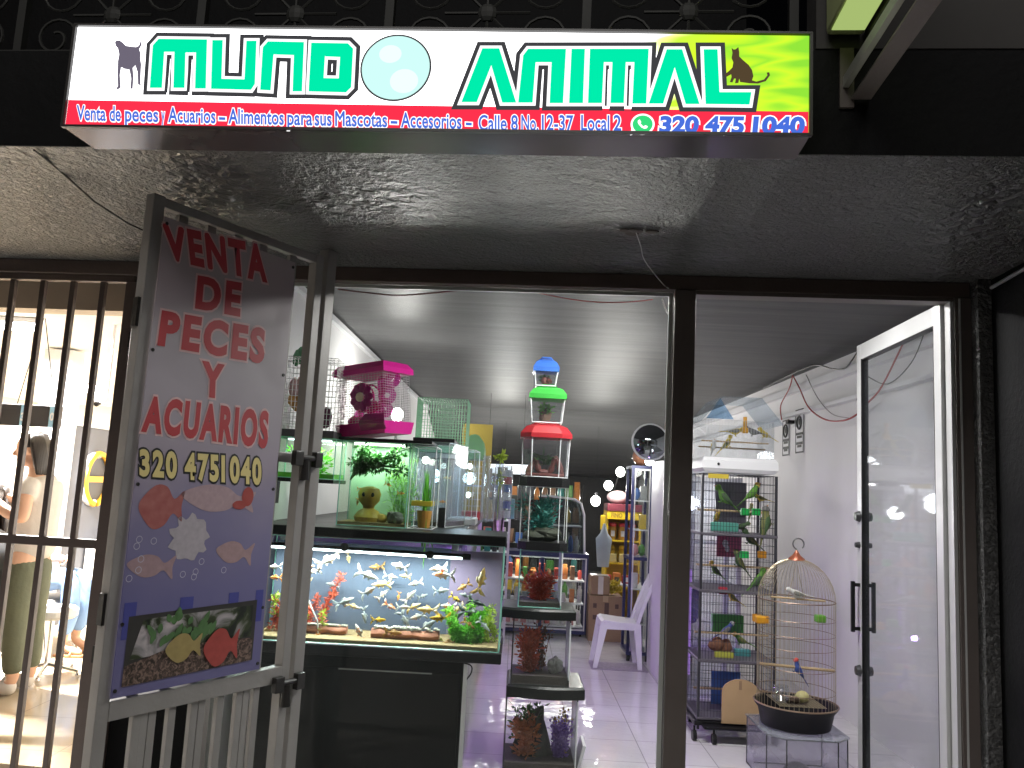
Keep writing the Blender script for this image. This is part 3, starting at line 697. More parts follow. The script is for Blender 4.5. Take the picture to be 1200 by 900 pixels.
def fishpoly(cx, cz, L, H, tail=.3, a=0.0):
    pts = [(-.5, 0), (-.4, .22), (-.15, .46), (.1, .42), (.28, .16), (.5, .5*tail/.3*.8), (.46, 0), (.5, -.5*tail/.3*.8), (.28, -.16), (.1, -.42), (-.15, -.5), (-.4, -.24)]
    c, s_ = math.cos(a), math.sin(a)
    return [(cx+(x*L)*c-(z*H)*s_, cz+(x*L)*s_+(z*H)*c) for x, z in pts]
def bshape(name, polys, m, lift):
    b = MB()
    for k, pl in enumerate(polys): b.join(poly_bm([pl], 0, BY-lift-.0001*k))
    return part(name, b, m, ban, fix=False)
def smooth2(pl, n=4): return [(p.x, p.y) for p in catmull([(x, z, 0) for x, z in pl], n)]
cx, cz = bpx(189, 593); bshape('fish_picture', [smooth2(fishpoly(cx, cz, .19, .17, .26))], M("print_red_discus", (.40, .07, .07), .45, var=.3, scale=30, col2=(.46, .18, .16)), .0012)
cx, cz = bpx(257, 584); bshape('fish_picture', [smooth2(fishpoly(cx, cz, .36, .11, .3, R(-4)))], M("print_pink_arowana", (.40, .28, .32), .45, var=.2, scale=50, col2=(.5, .36, .38)), .0012)
cx2, cz2 = bpx(290, 582); bshape('fish_picture_fin', [disc(cx2, cz2, .03, .04), disc(cx2-.04, cz2-.035, .035, .018)], M("print_red_fin", (.35, .06, .05), .45), .0022)
cx, cz = bpx(222, 630)
bshape('fish_picture', [[(cx+(.085+.012*math.sin(9*t_*PI/18+1)+.006*math.sin(17*t_))*math.cos(t_*PI/18), cz+(.085+.012*math.sin(9*t_*PI/18+1)+.006*math.sin(17*t_))*math.sin(t_*PI/18)) for t_ in range(36)]], M("print_white_betta", (.42, .38, .42), .45, var=.25, scale=40), .0012)
cx, cz = bpx(177, 663); bshape('fish_picture', [smooth2(fishpoly(cx, cz, .2, .085, .4, R(-6)))], M("print_orange_goldfish", (.36, .24, .26), .45, var=.3, scale=40), .0012)
cx, cz = bpx(275, 647); bshape('fish_picture', [smooth2(fishpoly(cx, cz, .19, .09, .4, R(-8)))], M("print_gold_goldfish", (.36, .24, .25), .45, var=.3, scale=40), .0012)
bub = []
for (px, py) in [(163, 632), (160, 640), (180, 634), (165, 655), (162, 668), (214, 673), (229, 670), (227, 676), (236, 658), (151, 678), (262, 668)]:
    cx, cz = bpx(px, py); bub.append([disc(cx, cz, .013, .013, 14), disc(cx, cz, .0105, .0105, 14)])
b = MB()
for pl in bub: b.join(poly_bm(pl, 0, BY-.0013))
part('bubble_print', b, M("print_bubble", (.5, .48, .6), .45), ban, fix=False)
blot = [(BX0+.012, BX0+.062), (.29, .35), (.52, .57), (BX1-.055, BX1-.015)]
m_dbl = M("print_deep_blue", (.06, .065, .28), .45, var=.3)
for x0, x1 in blot: part('blue_print', MB().box(x0, x1, BY-.0011, BY-.0003, BZ0+.2, 1.175), m_dbl, ban)
# printed aquarium picture at the foot of the banner
ax0, ax1, az0, az1 = BX0+.035, BX1-.045, BZ0+.035, 1.135
def picmat(name, cols, scale, dist=1.2):
    m, n, out = newmat(name); L = n.links.new
    p = node(n, "ShaderNodeBsdfPrincipled"); L(p.outputs[0], out.inputs[0]); p.inputs['Roughness'].default_value = .42
    tc = node(n, "ShaderNodeTexCoord"); nz = node(n, "ShaderNodeTexNoise"); nz.inputs['Scale'].default_value = scale; nz.inputs['Detail'].default_value = 5; nz.inputs['Distortion'].default_value = dist; L(tc.outputs['Object'], nz.inputs['Vector'])
    rp = node(n, "ShaderNodeValToRGB"); L(nz.outputs[0], rp.inputs[0]); r = rp.color_ramp; r.elements[0].position = .36; r.elements[0].color = (*cols[0], 1); r.elements[1].position = .62; r.elements[1].color = (*cols[-1], 1)
    for k, c in enumerate(cols[1:-1]):
        x = r.elements.new(.36+.26*(k+1)/(len(cols)-1)); x.color = (*c, 1)
    L(rp.outputs[0], p.inputs['Base Color']); return m
bshape('tank_picture', [[(ax0, az0), (ax1, az0+.01), (ax1, az1), (ax0, az1-.01)]], M("print_black", (.035, .032, .03), .45), .0012)
bshape('tank_picture', [[(ax0+.02, az0+.09), (ax1-.02, az0+.11), (ax1-.02, az1-.02), (ax0+.09, az1-.025), (ax0+.06, az1-.03)]], picmat("print_tank_scene", [(.01, .015, .01), (.04, .055, .02), (.30, .28, .29), (.5, .44, .46)], 8), .0022)
bshape('tank_picture', [[(ax0+.0, az0), (ax1-.01, az0+.01), (ax1-.01, az0+.10), (ax1-.2, az0+.115), (ax0+.15, az0+.105), (ax0, az0+.07)]], picmat("print_gravel", [(.02, .015, .01), (.08, .05, .04), (.22, .15, .12)], 60), .0030)
b0 = []
for k in range(26):
    t_ = random.random(); x = ax0+.08+.28*t_; z = az0+.12+random.uniform(0, .09)
    a = random.uniform(.6, 2.4); l = random.uniform(.03, .07)
    b0.append(smooth2([(x, z), (x+l*.5*math.cos(a)-.012*math.sin(a), z+l*.5*math.sin(a)+.012*math.cos(a)), (x+l*math.cos(a), z+l*math.sin(a)), (x+l*.5*math.cos(a)+.012*math.sin(a), z+l*.5*math.sin(a)-.012*math.cos(a))], 3))
bshape('plant_picture', b0, M("print_plant_green", (.08, .17, .06), .45, var=.5, scale=30), .0034)
cx, cz = bpx(258, 757); bshape('fish_picture', [smooth2(fishpoly(cx, cz, .17, .15, .3))], M("print_red_fish", (.36, .06, .05), .45, var=.3, scale=30), .007)
cx, cz = bpx(214, 758); bshape('fish_picture', [smooth2(fishpoly(cx, cz, .16, .11, .3))], M("print_yellow_fish", (.34, .26, .10), .45, var=.3, scale=30), .007)
b = MB()
for z in (2.59, 2.1, 1.6, 1.1, .87):
    for x in (BX0+.012, BX1-.012): b.cyl((x, BY-.003, z), (x, BY, z), .007, n=10)
part('eyelet', b, m_blackm, ban)

# ------------------------------------------------------------------ assumed street glow and the added fill light stand at the top; seen and assumed lamps of the rooms
def tube_lamp(label, x0, x1, y, z, watts, col, em, fr=FW, along='x', rad=.014, group=None, tilt=0):
    t = thing('ceiling_lamp', label, 'lamp', ((x0+x1)/2, y, z), fr, group)
    if along == 'x':
        part('tube', MB().cyl((x0, y, z), (x1, y, z), rad, n=10), EM('lit_tube', col, em), t, smooth=True)
        part('fitting', MB().box(x0-.03, x1+.03, y-.03, y+.03, z+rad+.004, z+rad+.04, .004), m_whitep, t)
        lamp('tube_light', ((x0+x1)/2, y, z-rad-.004), watts, col, kind='AREA', sx=abs(x1-x0), sy=.04, parent=t)
    return t
# ================================================================== PEOPLE AND SALON
def skin_bm(verts, edges, radii, sub=2, root=0):
    me = D.meshes.new("tmp"); me.from_pydata([tuple(v) for v in verts], edges, [])
    o = D.objects.new("tmp", me); COL.objects.link(o)
    md = o.modifiers.new("s", 'SKIN'); md.use_smooth_shade = True
    for i, r in enumerate(radii):
        sv = me.skin_vertices[0].data[i]; sv.radius = (r, r) if not isinstance(r, tuple) else r
        sv.use_root = (i == root)
    s2 = o.modifiers.new("u", 'SUBSURF'); s2.levels = sub; s2.render_levels = sub
    dg = bpy.context.evaluated_depsgraph_get(); dg.update()
    m2 = D.meshes.new_from_object(o.evaluated_get(dg)); bm = bmesh.new(); bm.from_mesh(m2)
    D.meshes.remove(m2); D.objects.remove(o); D.meshes.remove(me)
    return bm
def union_bm(bm, vox):                   # one continuous surface out of overlapping shapes
    me = D.meshes.new("tmp"); bm.to_mesh(me); bm.free()
    o = D.objects.new("tmp", me); COL.objects.link(o)
    md = o.modifiers.new("r", 'REMESH'); md.mode = 'VOXEL'; md.voxel_size = vox; md.use_smooth_shade = True
    sm = o.modifiers.new("sm", 'SMOOTH'); sm.factor = .5; sm.iterations = 3
    dg = bpy.context.evaluated_depsgraph_get(); dg.update()
    m2 = D.meshes.new_from_object(o.evaluated_get(dg)); out = bmesh.new(); out.from_mesh(m2)
    D.meshes.remove(m2); D.objects.remove(o); D.meshes.remove(me)
    return out
def chain(b, pts, radii, sub=2):
    e = [(i, i+1) for i in range(len(pts)-1)]
    b.join(skin_bm(pts, e, radii, sub)); return b
def head(b, c, s=1.0, yaw=0.0, tilt=0.0):  # face looks along local -y turned by yaw
    m = Matrix.Translation(Vector(c)) @ Matrix.Rotation(yaw, 4, 'Z') @ Matrix.Rotation(tilt, 4, 'X')
    h = MB(); h.ell((0, 0, .02*s), (.074*s, .094*s, .105*s), seg=20, rings=14); h.ell((0, -.022*s, -.05*s), (.056*s, .068*s, .066*s), seg=16, rings=10)
    h.cyl((0, -.088*s, .012*s), (0, -.108*s, -.022*s), .009*s, .016*s, 8); h.ell((0, -.104*s, -.024*s), (.016*s, .014*s, .011*s), seg=8, rings=6)
    h.ell((0, -.086*s, -.058*s), (.024*s, .008*s, .006*s), seg=10, rings=6); h.ell((0, -.086*s, -.067*s), (.02*s, .009*s, .006*s), seg=10, rings=6)
    h.ell((0, -.078*s, -.098*s), (.022*s, .018*s, .014*s), seg=10, rings=6)
    for sx in (1, -1):
        h.ell((sx*.031*s, -.083*s, .018*s), (.014*s, .01*s, .008*s), seg=8, rings=6); h.ell((sx*.076*s, .005*s, -.008*s), (.01*s, .022*s, .032*s), seg=8, rings=6)
    b.join(h.bm, m); return m
def hand(b, wrist, d, side, s=1.0, curl=.6):
    d = Vector(d).normalized(); sd = Vector(side).normalized(); nn = d.cross(sd).normalized()
    w = Vector(wrist)
    chain(b, [w-d*.03, w+d*.03*s, w+d*.085*s], [.021, (.034, .018), (.036, .016)], 1)
    for k, (o_, l) in enumerate(((-.027, .065), (-.009, .074), (.009, .07), (.027, .055))):
        p0 = w+d*.075*s+sd*o_; p1 = w+d*.105*s+sd*o_*1.05; a = d*math.cos(curl)+nn*math.sin(curl); p2 = p1+a*l*.45
        a2 = d*math.cos(curl*2)+nn*math.sin(curl*2); p3 = p2+a2*l*.4
        chain(b, [p0, p1, p2, p3], [.0095, .009, .0085, .0075], 1)
    t0 = w+d*.03-sd*.022; chain(b, [t0, t0+d*.03-sd*.028, t0+d*.06-sd*.03+nn*.01], [.012, .0105, .009], 1)
m_skin = M("skin", (.60, .36, .25), .5, var=.08, scale=12); m_hair = M("dark_brown_hair", (.012, .009, .008), .38, stretch=(1, 1, .15), scale=90, var=.6)
m_shirt = M("white_cotton", (.68, .64, .60), .85, var=.12, scale=9, bump=.9, bscale=11); m_olive = M("olive_trousers", (.065, .072, .045), .85, var=.3, bump=.9, bscale=12)
m_denim = M("blue_denim", (.16, .27, .48), .8, var=.2, bump=.25, bscale=22); m_shoe = M("white_trainers", (.6, .56, .52), .6); m_redc = M("red_cotton", (.6, .1, .09), .8)
m_cape = M("dark_grey_cape", (.12, .13, .14), .5, var=.2, bump=.3, bscale=10)

fz = .12
V = Vector
# ---- hairdresser: stands side-on facing left, arms raised to the client's head
wx, wy = -3.33, 1.70
def W(x, y, z): return V((wx+x, wy+y, fz+z))
person = thing('person', 'standing woman in white T-shirt and olive trousers working on hair', 'person', (wx, wy, fz))
b = MB()
chain(b, [W(.0, 0, .98), W(.0, .0, 1.12), W(.01, 0, 1.28), W(.01, 0, 1.40), W(-.02, -.01, 1.50), W(-.05, -.02, 1.58)], [(.13, .15), (.11, .13), (.12, .15), (.11, .16), .055, .052])
for sy in (1, -1):
    chain(b, [W(0, sy*.08, .98), W(-.01, sy*.09, .72), W(-.0, sy*.095, .50), W(.02, sy*.10, .28), W(.04, sy*.10, .09), W(-.02, sy*.105, .05), W(-.13, sy*.11, .035)], [.10, .085, .062, .058, .042, .04, .03])
armn = [W(.01, -.17, 1.40), W(.05, -.24, 1.27), W(.06, -.25, 1.16), W(-.08, -.24, 1.22), W(-.20, -.20, 1.30)]
armf = [W(.01, .17, 1.40), W(-.06, .22, 1.26), W(-.10, .22, 1.18), W(-.22, .14, 1.26), W(-.30, .08, 1.31)]
chain(b, armn, [.062, .052, .045, .042, .03]); chain(b, armf, [.06, .05, .043, .04, .028])
hand(b, W(-.21, -.195, 1.305), (-.9, .25, .3), (0, .6, -.8), 1, .5); hand(b, W(-.31, .075, 1.315), (-.9, -.3, .2), (0, .7, -.7), 1, .5)
hm = head(b, W(-.08, -.02, 1.635), 1.02, R(-72), R(8))
part('body', union_bm(b.bm, .0085), m_skin, person, smooth='all')
b = MB()
chain(b, [W(.0, 0, .86), W(.0, .0, 1.03), W(.0, .0, 1.18), W(.0, 0, 1.30), W(.01, 0, 1.41), W(-.01, -.005, 1.47)], [(.165, .18), (.15, .17), (.15, .175), (.16, .195), (.14, .20), .08])
chain(b, [W(.01, -.12, 1.42), W(.02, -.18, 1.38), W(.045, -.235, 1.285)], [.075, .078, .072]); chain(b, [W(.01, .12, 1.42), W(-.01, .18, 1.38), W(-.05, .215, 1.285)], [.075, .078, .07])
part('shirt', union_bm(b.bm, .012), m_shirt, person, smooth='all')
b = MB()
chain(b, [W(0, 0, 1.0), W(0, 0, .90)], [(.14, .165), (.145, .17)])
for sy in (1, -1): chain(b, [W(0, sy*.06, .95), W(-.01, sy*.09, .72), W(-.0, sy*.095, .50), W(.02, sy*.10, .28), W(.035, sy*.10, .13)], [.125, .115, .092, .078, .066])
part('trousers', union_bm(b.bm, .012), m_olive, person, smooth='all')
for sy in (1, -1):
    b = MB(); chain(b, [W(.07, sy*.10, .05), W(.0, sy*.103, .055), W(-.08, sy*.108, .045), W(-.16, sy*.112, .035)], [.05, .056, .046, .034])
    part('shoe', union_bm(b.bm, .008), m_shoe, person, smooth='all')
b = MB(); b.ell((0, .016, .042), (.088, .098, .095), seg=18, rings=12); b.ell((0, .06, -.03), (.085, .06, .12), seg=16, rings=10)
for k in range(26):
    a = PI*(k+.5)/26; x = .088*math.cos(a); y = .03+.075*math.sin(a)
    b.tube([(x*.8, y*.8, .10), (x, y, .02), (x*1.05, y*1.05+.01, -.10), (x*.9, y+.02, -.20-random.uniform(0, .05))], [.02, .024, .02, .006], 6)
bmesh.ops.transform(b.bm, matrix=hm, verts=b.bm.verts); part('hair', b, m_hair, person, smooth='all')

# ---- client under the cape, mostly cut off by the frame
cx_, cy_ = -3.70, 1.78
def K(x, y, z): return V((cx_+x, cy_+y, fz+z))
p2 = thing('person', 'seated client with long dark hair under a dark grey cape at the left edge', 'person', (cx_, cy_, fz))
b = MB()
chain(b, [K(0, 0, .55), K(0, 0, .75), K(0, 0, .95), K(0, 0, 1.05), K(0, 0, 1.15)], [(.16, .15), (.15, .13), (.17, .12), .06, .05])
for sx in (1, -1):
    chain(b, [K(sx*.09, 0, .56), K(sx*.12, -.40, .58), K(sx*.12, -.42, .3), K(sx*.12, -.40, .08), K(sx*.12, -.52, .05)], [.09, .065, .055, .04, .03])
    chain(b, [K(sx*.17, 0, .97), K(sx*.22, -.06, .75), K(sx*.16, -.25, .68)], [.05, .042, .035]); hand(b, K(sx*.16, -.26, .68), (-sx*.2, -.9, -.1), (1, 0, 0), .95, .4)
hm2 = head(b, K(0, -.01, 1.26), 1.0, R(10), 0)
part('body', union_bm(b.bm, .010), m_skin, p2, smooth='all')
b = MB()
for sx in (1, -1): chain(b, [K(sx*.07, .02, .56), K(sx*.12, -.40, .585), K(sx*.12, -.42, .3), K(sx*.12, -.40, .13)], [.12, .088, .075, .06])
part('trousers', union_bm(b.bm, .012), M("dark_trousers", (.03, .03, .04), .85, bump=.6, bscale=12), p2, smooth='all')
for sx in (1, -1):
    b = MB(); chain(b, [K(sx*.12, -.37, .06), K(sx*.12, -.46, .055), K(sx*.12, -.55, .04)], [.05, .052, .036]); part('shoe', union_bm(b.bm, .008), m_shoe, p2, smooth='all')
b = MB(); b.lathe([(.30, .48), (.31, .55), (.27, .75), (.24, .92), (.15, 1.05), (.075, 1.10)], cx_, cy_, 20, 1.0, 1.15)
bmesh.ops.translate(b.bm, vec=(0, -.1, fz), verts=b.bm.verts); part('cape', b, m_cape, p2, smooth='all')
b = MB(); b.ell((0, .016, .04), (.09, .10, .098), seg=18, rings=12)
for k in range(30):
    a = -.3+(PI+.6)*(k+.5)/30; x = .09*math.cos(a); y = .02+.08*math.sin(a)
    b.tube([(x*.8, y*.8, .10), (x, y, .02), (x*1.15, y*1.1+.01, -.14), (x*1.2, y+.03, -.32-random.uniform(0, .06))], [.02, .024, .022, .006], 6)
bmesh.ops.transform(b.bm, matrix=hm2, verts=b.bm.verts); part('hair', b, m_hair, p2, smooth='all')
ch = thing('salon_chair', 'grey hairdressing chair with chrome foot under the caped client', 'chair', (cx_, cy_, fz))
part('seat', MB().box(cx_-.26, cx_+.26, cy_-.3, cy_+.28, fz+.40, fz+.50, .03), m_cape, ch)
part('backrest', MB().box(cx_-.24, cx_+.24, cy_+.2, cy_+.30, fz+.5, fz+.95, .03), m_cape, ch)
part('foot', MB().cyl((cx_, cy_, fz+.03), (cx_, cy_, fz+.4), .035, n=14).lathe([(.28, fz), (.28, fz+.015), (.05, fz+.05)], cx_, cy_, 24), m_chrome, ch)

# ---- second client in jeans seated farther back, hands together
jx, jy = -3.58, 2.9
def J(x, y, z): return V((jx+x, jy+y, fz+z))
p3 = thing('person', 'seated person in blue jeans and red top with joined hands', 'person', (jx, jy, fz))
b = MB()
chain(b, [J(-.50, 0, .55), J(-.52, 0, .75), J(-.54, 0, .95), J(-.54, 0, 1.06), J(-.53, 0, 1.14)], [(.15, .15), (.13, .15), (.13, .17), .06, .05])
for sy in (1, -1):
    chain(b, [J(-.48, sy*.09, .54), J(-.05, sy*.10, .62), J(-.02, sy*.10, .36), J(-.06, sy*.10, .10), J(.05, sy*.10, .045), J(.12, sy*.10, .035)], [.09, .068, .055, .04, .035, .026])
    chain(b, [J(-.54, sy*.18, .97), J(-.46, sy*.22, .74), J(-.22, sy*.08, .76)], [.052, .043, .034]); hand(b, J(-.21, sy*.07, .765), (.9, -sy*.35, .1), (0, .3, .9), .95, .5)
hm3 = head(b, J(-.52, 0, 1.25), 1.0, R(90), R(12))
part('body', union_bm(b.bm, .010), m_skin, p3, smooth='all')
b = MB(); chain(b, [J(-.50, 0, .53), J(-.53, 0, .75), J(-.54, 0, .95), J(-.54, 0, 1.03)], [(.17, .17), (.15, .17), (.15, .19), .08])
for sy in (1, -1): chain(b, [J(-.54, sy*.15, .96), J(-.50, sy*.215, .82)], [.07, .064])
part('shirt', union_bm(b.bm, .012), m_redc, p3, smooth='all')
b = MB()
for sy in (1, -1): chain(b, [J(-.50, sy*.08, .55), J(-.05, sy*.10, .62), J(-.01, sy*.10, .36), J(-.05, sy*.10, .16)], [.115, .09, .074, .06])
part('jeans', union_bm(b.bm, .012), m_denim, p3, smooth='all')
b = MB(); b.ell((0, .018, .042), (.088, .098, .095), seg=18, rings=12); b.ell((0, .07, -.05), (.075, .05, .13), seg=14, rings=9)
bmesh.ops.transform(b.bm, matrix=hm3, verts=b.bm.verts); part('hair', b, m_hair, p3, smooth='all')
for sy in (1, -1):
    b = MB(); b.box(jx-.10, jx+.13, jy+sy*.10-.04, jy+sy*.10+.04, fz+.002, fz+.022, .006); b.tube([J(.04, sy*.10-.045, .02), J(.04, sy*.10, .075), J(.04, sy*.10+.045, .02)], .008, 6)
    part('sandal', b, M("brown_sandal", (.3, .14, .06), .6), p3)
ar = thing('armchair', 'pale salon waiting chair with chrome legs under the person in jeans', 'chair', (jx-.45, jy, fz))
part('seat', MB().box(jx-.72, jx-.12, jy-.27, jy+.27, fz+.34, fz+.45, .03), M("grey_leatherette", (.38, .36, .34), .4), ar)
part('backrest', MB().box(jx-.80, jx-.70, jy-.27, jy+.27, fz+.4, fz+.95, .03), M("grey_leatherette_back", (.38, .36, .34), .4), ar)
for sx in (-.68, -.16):
    for sy in (-.23, .23): part('leg', MB().tube([(jx+sx, jy+sy, fz+.34), (jx+sx+(.06 if sx > -.4 else -.06), jy+sy, fz)], .012, 8), m_chrome, ar)
st = thing('wheeled_stool', 'low chrome wheeled stool with white seat on the salon floor', 'stool', (-3.38, 2.15, fz))
part('seat', MB().lathe([(.15, fz+.42), (.17, fz+.44), (.17, fz+.48), (.15, fz+.50)], -3.38, 2.15, 20), m_whitep, st)
part('pole', MB().cyl((-3.38, 2.15, fz+.08), (-3.38, 2.15, fz+.42), .02, n=12), m_chrome, st)
for k in range(5):
    a = k*2*PI/5
    part('leg', MB().tube([(-3.38, 2.15, fz+.09), (-3.38+.24*math.cos(a), 2.15+.24*math.sin(a), fz+.05)], [.016, .011], 8).ell((-3.38+.24*math.cos(a), 2.15+.24*math.sin(a), fz+.025), (.02, .02, .025), seg=10, rings=6), m_chrome, st)

# ---- salon furnishings
pw = thing('partition_panel', 'grey salon partition with a white end post', 'partition', (-4.5, 5, fz))
part('panel', MB().box(-4.54, -4.40, 4.0, 6.97, fz, 2.06), M("grey_laminate", (.10, .105, .125), .6), pw)
part('post', MB().box(-4.667, -4.386, 3.78, 3.998, fz, 2.78, .004), m_whitep, pw)
part('cap', MB().box(-4.54, -4.39, 4.0, 6.97, 2.062, 2.09), m_whitep, pw)
lg = thing('ring_emblem', 'gold and white ring emblem with a bar on the grey partition', 'emblem', (-4.38, 4.49, 1.3))
gx_, gy_, gz_ = -4.372, 4.49, 1.54
def ring(r0, x, a0, a1, n=40): return [(x, gy_+r0*math.cos(a0+(a1-a0)*k/n)*.92, gz_+r0*1.02*math.sin(a0+(a1-a0)*k/n)) for k in range(n+1)]
part('gold_ring', MB().tube(ring(.255, gx_, R(-80), R(265)), .032, 8), M("gold_letter", (.75, .42, .04), .3, metal=.5), lg, smooth=True)
part('white_ring', MB().tube([(x-.012, y-.06, z) for x, y, z in ring(.245, gx_, R(70), R(290))], .027, 8), m_whitep, lg, smooth=True)
part('bar', MB().box(gx_-.01, gx_+.014, gy_-.21, gy_+.25, gz_-.035, gz_+.027, .004), M("gold_bar", (.75, .42, .04), .3, metal=.5), lg)
lt = thing('white_emblem', 'white rounded letter beside the gold ring emblem', 'emblem', (-4.38, 5.1, 1.2))
part('letter', MB().tube([(-4.372, 5.13+.14*math.cos(a), 1.66+.14*math.sin(a)) for a in [k*2*PI/24 for k in range(24)]], .03, 8, True).tube([(-4.372, 5.13+.14*math.cos(a), 1.357+.14*math.sin(a)) for a in [k*2*PI/24 for k in range(24)]], .03, 8, True), m_whitep, lt, smooth=True)
# hanging black board with numerals
hb = thing('hanging_board', 'black board on wires with pale blue marks over the hairdresser', 'board', (-3.7, 2.2, 2.05))
A_, B_ = FW.at(5, 473, 2.2), FW.at(73, 478, 2.2); zb = FW.at(40, 500, 2.2).z
part('board', MB().box(A_.x-.5, B_.x, 2.18, 2.22, zb, A_.z, .003), M("black_board", (.02, .02, .022), .4), hb)
part('wire', MB().tube([(A_.x+.1, 2.2, A_.z), (A_.x+.22, 2.2, 2.79)], .004, 5).tube([(B_.x-.06, 2.2, A_.z), (B_.x-.22, 2.2, 2.79)], .004, 5), m_blackm, hb)
m_lb = M("pale_blue_print", (.30, .55, .75), .5)
for px_, t_ in ((27, '3'), (61, '0')):
    q = FW.at(px_, 488, 2.178); w_ = .022
    part('blue_mark', MB().box(q.x-w_, q.x+w_, 2.1765, 2.1795, zb+.002, A_.z-.002), m_lb, hb)
    mk_ = [c for c in hb.children][-1]
    tb = text_bm(t_, .05); fit(tb, q.x-.017, q.x+.017, q.z-.035, q.z+.03, 2.175); part('numeral', tb, m_whitep, mk_, fix=False)
cv = thing('security_camera', 'white dome security camera under the salon ceiling light', 'camera', FW.at(119, 478, 2.4))
q = FW.at(119, 466, 2.4)
part('body', MB().cyl((q.x-.06, 2.4, q.z), (q.x+.07, 2.36, q.z-.03), .035, .035, 14), m_whitep, cv); part('lens', MB().cyl((q.x-.0, 2.37, q.z-.045), (q.x-.0, 2.33, q.z-.06), .02, .02, 12), m_black, cv)
part('mount', MB().cyl((q.x+.05, 2.39, q.z), (q.x+.05, 2.39, 2.8), .012, n=8), m_whitep, cv)
bt = thing('spray_bottle', 'small white bottle with red cap on the salon counter', 'bottle', (-4.2, 4.6, .9))
ct = thing('salon_counter', 'low white counter beside the grey salon partition', 'counter', (-4.2, 5.1, fz))
part('top', MB().box(-4.385, -4.0, 4.4, 5.8, .86, .90, .005), m_whitep, ct); part('carcass', MB().box(-4.38, -4.04, 4.44, 5.78, fz, .859), m_wallc, ct)
part('bottle', MB().lathe([(.025, .902), (.03, .91), (.03, 1.02), (.012, 1.05), (.012, 1.06)], -4.2, 4.6, 14), m_whitep, bt); part('cap', MB().lathe([(.016, 1.061), (.016, 1.10), (.008, 1.11)], -4.2, 4.6, 12), m_redc, bt)
tw = single('towel', 'crumpled white towel on the salon counter', 'towel', MB().ell((-4.15, 4.9, .94), (.09, .13, .06), seg=14, rings=8).ell((-4.12, 5.0, .97), (.06, .09, .07), seg=12, rings=7), m_shirt, (-4.15, 4.9, .90), smooth='all')
tube_lamp('long white tube lamp on the salon ceiling nearest the street', FW.at(-40, 380, 2.25).x, FW.at(43, 384, 2.25).x, 2.25, FW.at(20, 383, 2.25).z, 1150, (1, .97, .93), 14, rad=.03)
tube_lamp('second white tube lamp deeper in the salon', FW.at(76, 453, 7).x, FW.at(112, 456, 7).x, 7, FW.at(90, 455, 7).z, 3000, (1, .97, .91), 14, rad=.05)
tube_lamp('third white tube lamp over the salon chairs at the left', FW.at(-10, 494, 10.6).x, FW.at(36, 496, 10.6).x, 10.6, FW.at(20, 496, 10.6).z, 420, (1, .94, .84), 14, rad=.05)
mr_ = thing('salon_mirror', 'large pale mirror on the salon rear wall', 'mirror', (-4.9, 10.98, 1.0))
part('glass', MB().box(-6.6, -4.3, 10.97, 10.995, .9, 2.1), M("mirror_glass", (.75, .72, .66), .08, metal=.9), mr_)
ex = single('exit_sign', 'small green sign on the salon rear wall', 'sign', MB().box(FW.at(59, 515, 10.9).x, FW.at(66, 515, 10.9).x+.08, 10.94, 10.968, FW.at(60, 530, 10.9).z, FW.at(60, 512, 10.9).z), M("green_sign", (.05, .45, .2), .5), (FW.at(60, 520, 10.9).x, 10.95, 1.9))
# ================================================================== PET SHOP: SHARED KINDS
def wires(b, p0, p1, p2, n1, n2, r=.0018, axis_n=4):
    # grid of wires on the parallelogram p0,p1,p2 (p0->p1 counted n1, p0->p2 counted n2)
    p0, p1, p2 = Vector(p0), Vector(p1), Vector(p2); e1 = p1-p0; e2 = p2-p0
    for k in range(n1+1): b.cyl(p0+e1*k/n1, p0+e1*k/n1+e2, r, n=axis_n, caps=False)
    for k in range(n2+1): b.cyl(p0+e2*k/n2, p0+e2*k/n2+e1, r, n=axis_n, caps=False)
    return b
def cage_wires(b, x0, x1, y0, y1, z0, z1, nx, ny, nz, r=.0018, top=True):
    wires(b, (x0, y0, z0), (x1, y0, z0), (x0, y0, z1), nx, nz, r); wires(b, (x0, y1, z0), (x1, y1, z0), (x0, y1, z1), nx, nz, r)
    wires(b, (x0, y0, z0), (x0, y1, z0), (x0, y0, z1), ny, nz, r); wires(b, (x1, y0, z0), (x1, y1, z0), (x1, y0, z1), ny, nz, r)
    if top: wires(b, (x0, y0, z1), (x1, y0, z1), (x0, y1, z1), nx, 3, r)
    return b
def plan_pts(x0, x1, y0, y1, c):
    if c <= 0: return [(x0, y0), (x1, y0), (x1, y1), (x0, y1)]
    return [(x0, y0+c), (x0+c, y0), (x1-c, y0), (x1, y0+c), (x1, y1), (x0, y1)]
def glass_shell(b, pts, z0, z1, taper=1.0, floor=True):
    cx = sum(p[0] for p in pts)/len(pts); cy = sum(p[1] for p in pts)/len(pts)
    lo = [(cx+(x-cx)*taper, cy+(y-cy)*taper, z0) for x, y in pts]; hi = [(x, y, z1) for x, y in pts]
    n = len(pts); A = [b.bm.verts.new(p) for p in lo]; B = [b.bm.verts.new(p) for p in hi]
    for j in range(n): b.bm.faces.new((A[j], A[(j+1) % n], B[(j+1) % n], B[j]))
    if floor: b.bm.faces.new(A[::-1])
    return lo, hi
def seams(b, lo, hi, r=.003):
    for p, q in zip(lo, hi): b.cyl(p, q, r, n=6)
    n = len(lo)
    for L in (lo, hi):
        for j in range(n): b.cyl(L[j], L[(j+1) % n], r, n=6)
    return b
m_seam = M("pale_silicone_seam", (.55, .62, .60), .3); m_seamd = M("dark_silicone_seam", (.03, .03, .03), .4); m_seamw = M("plastic_edge_and_glint", (.75, .76, .78), .3)
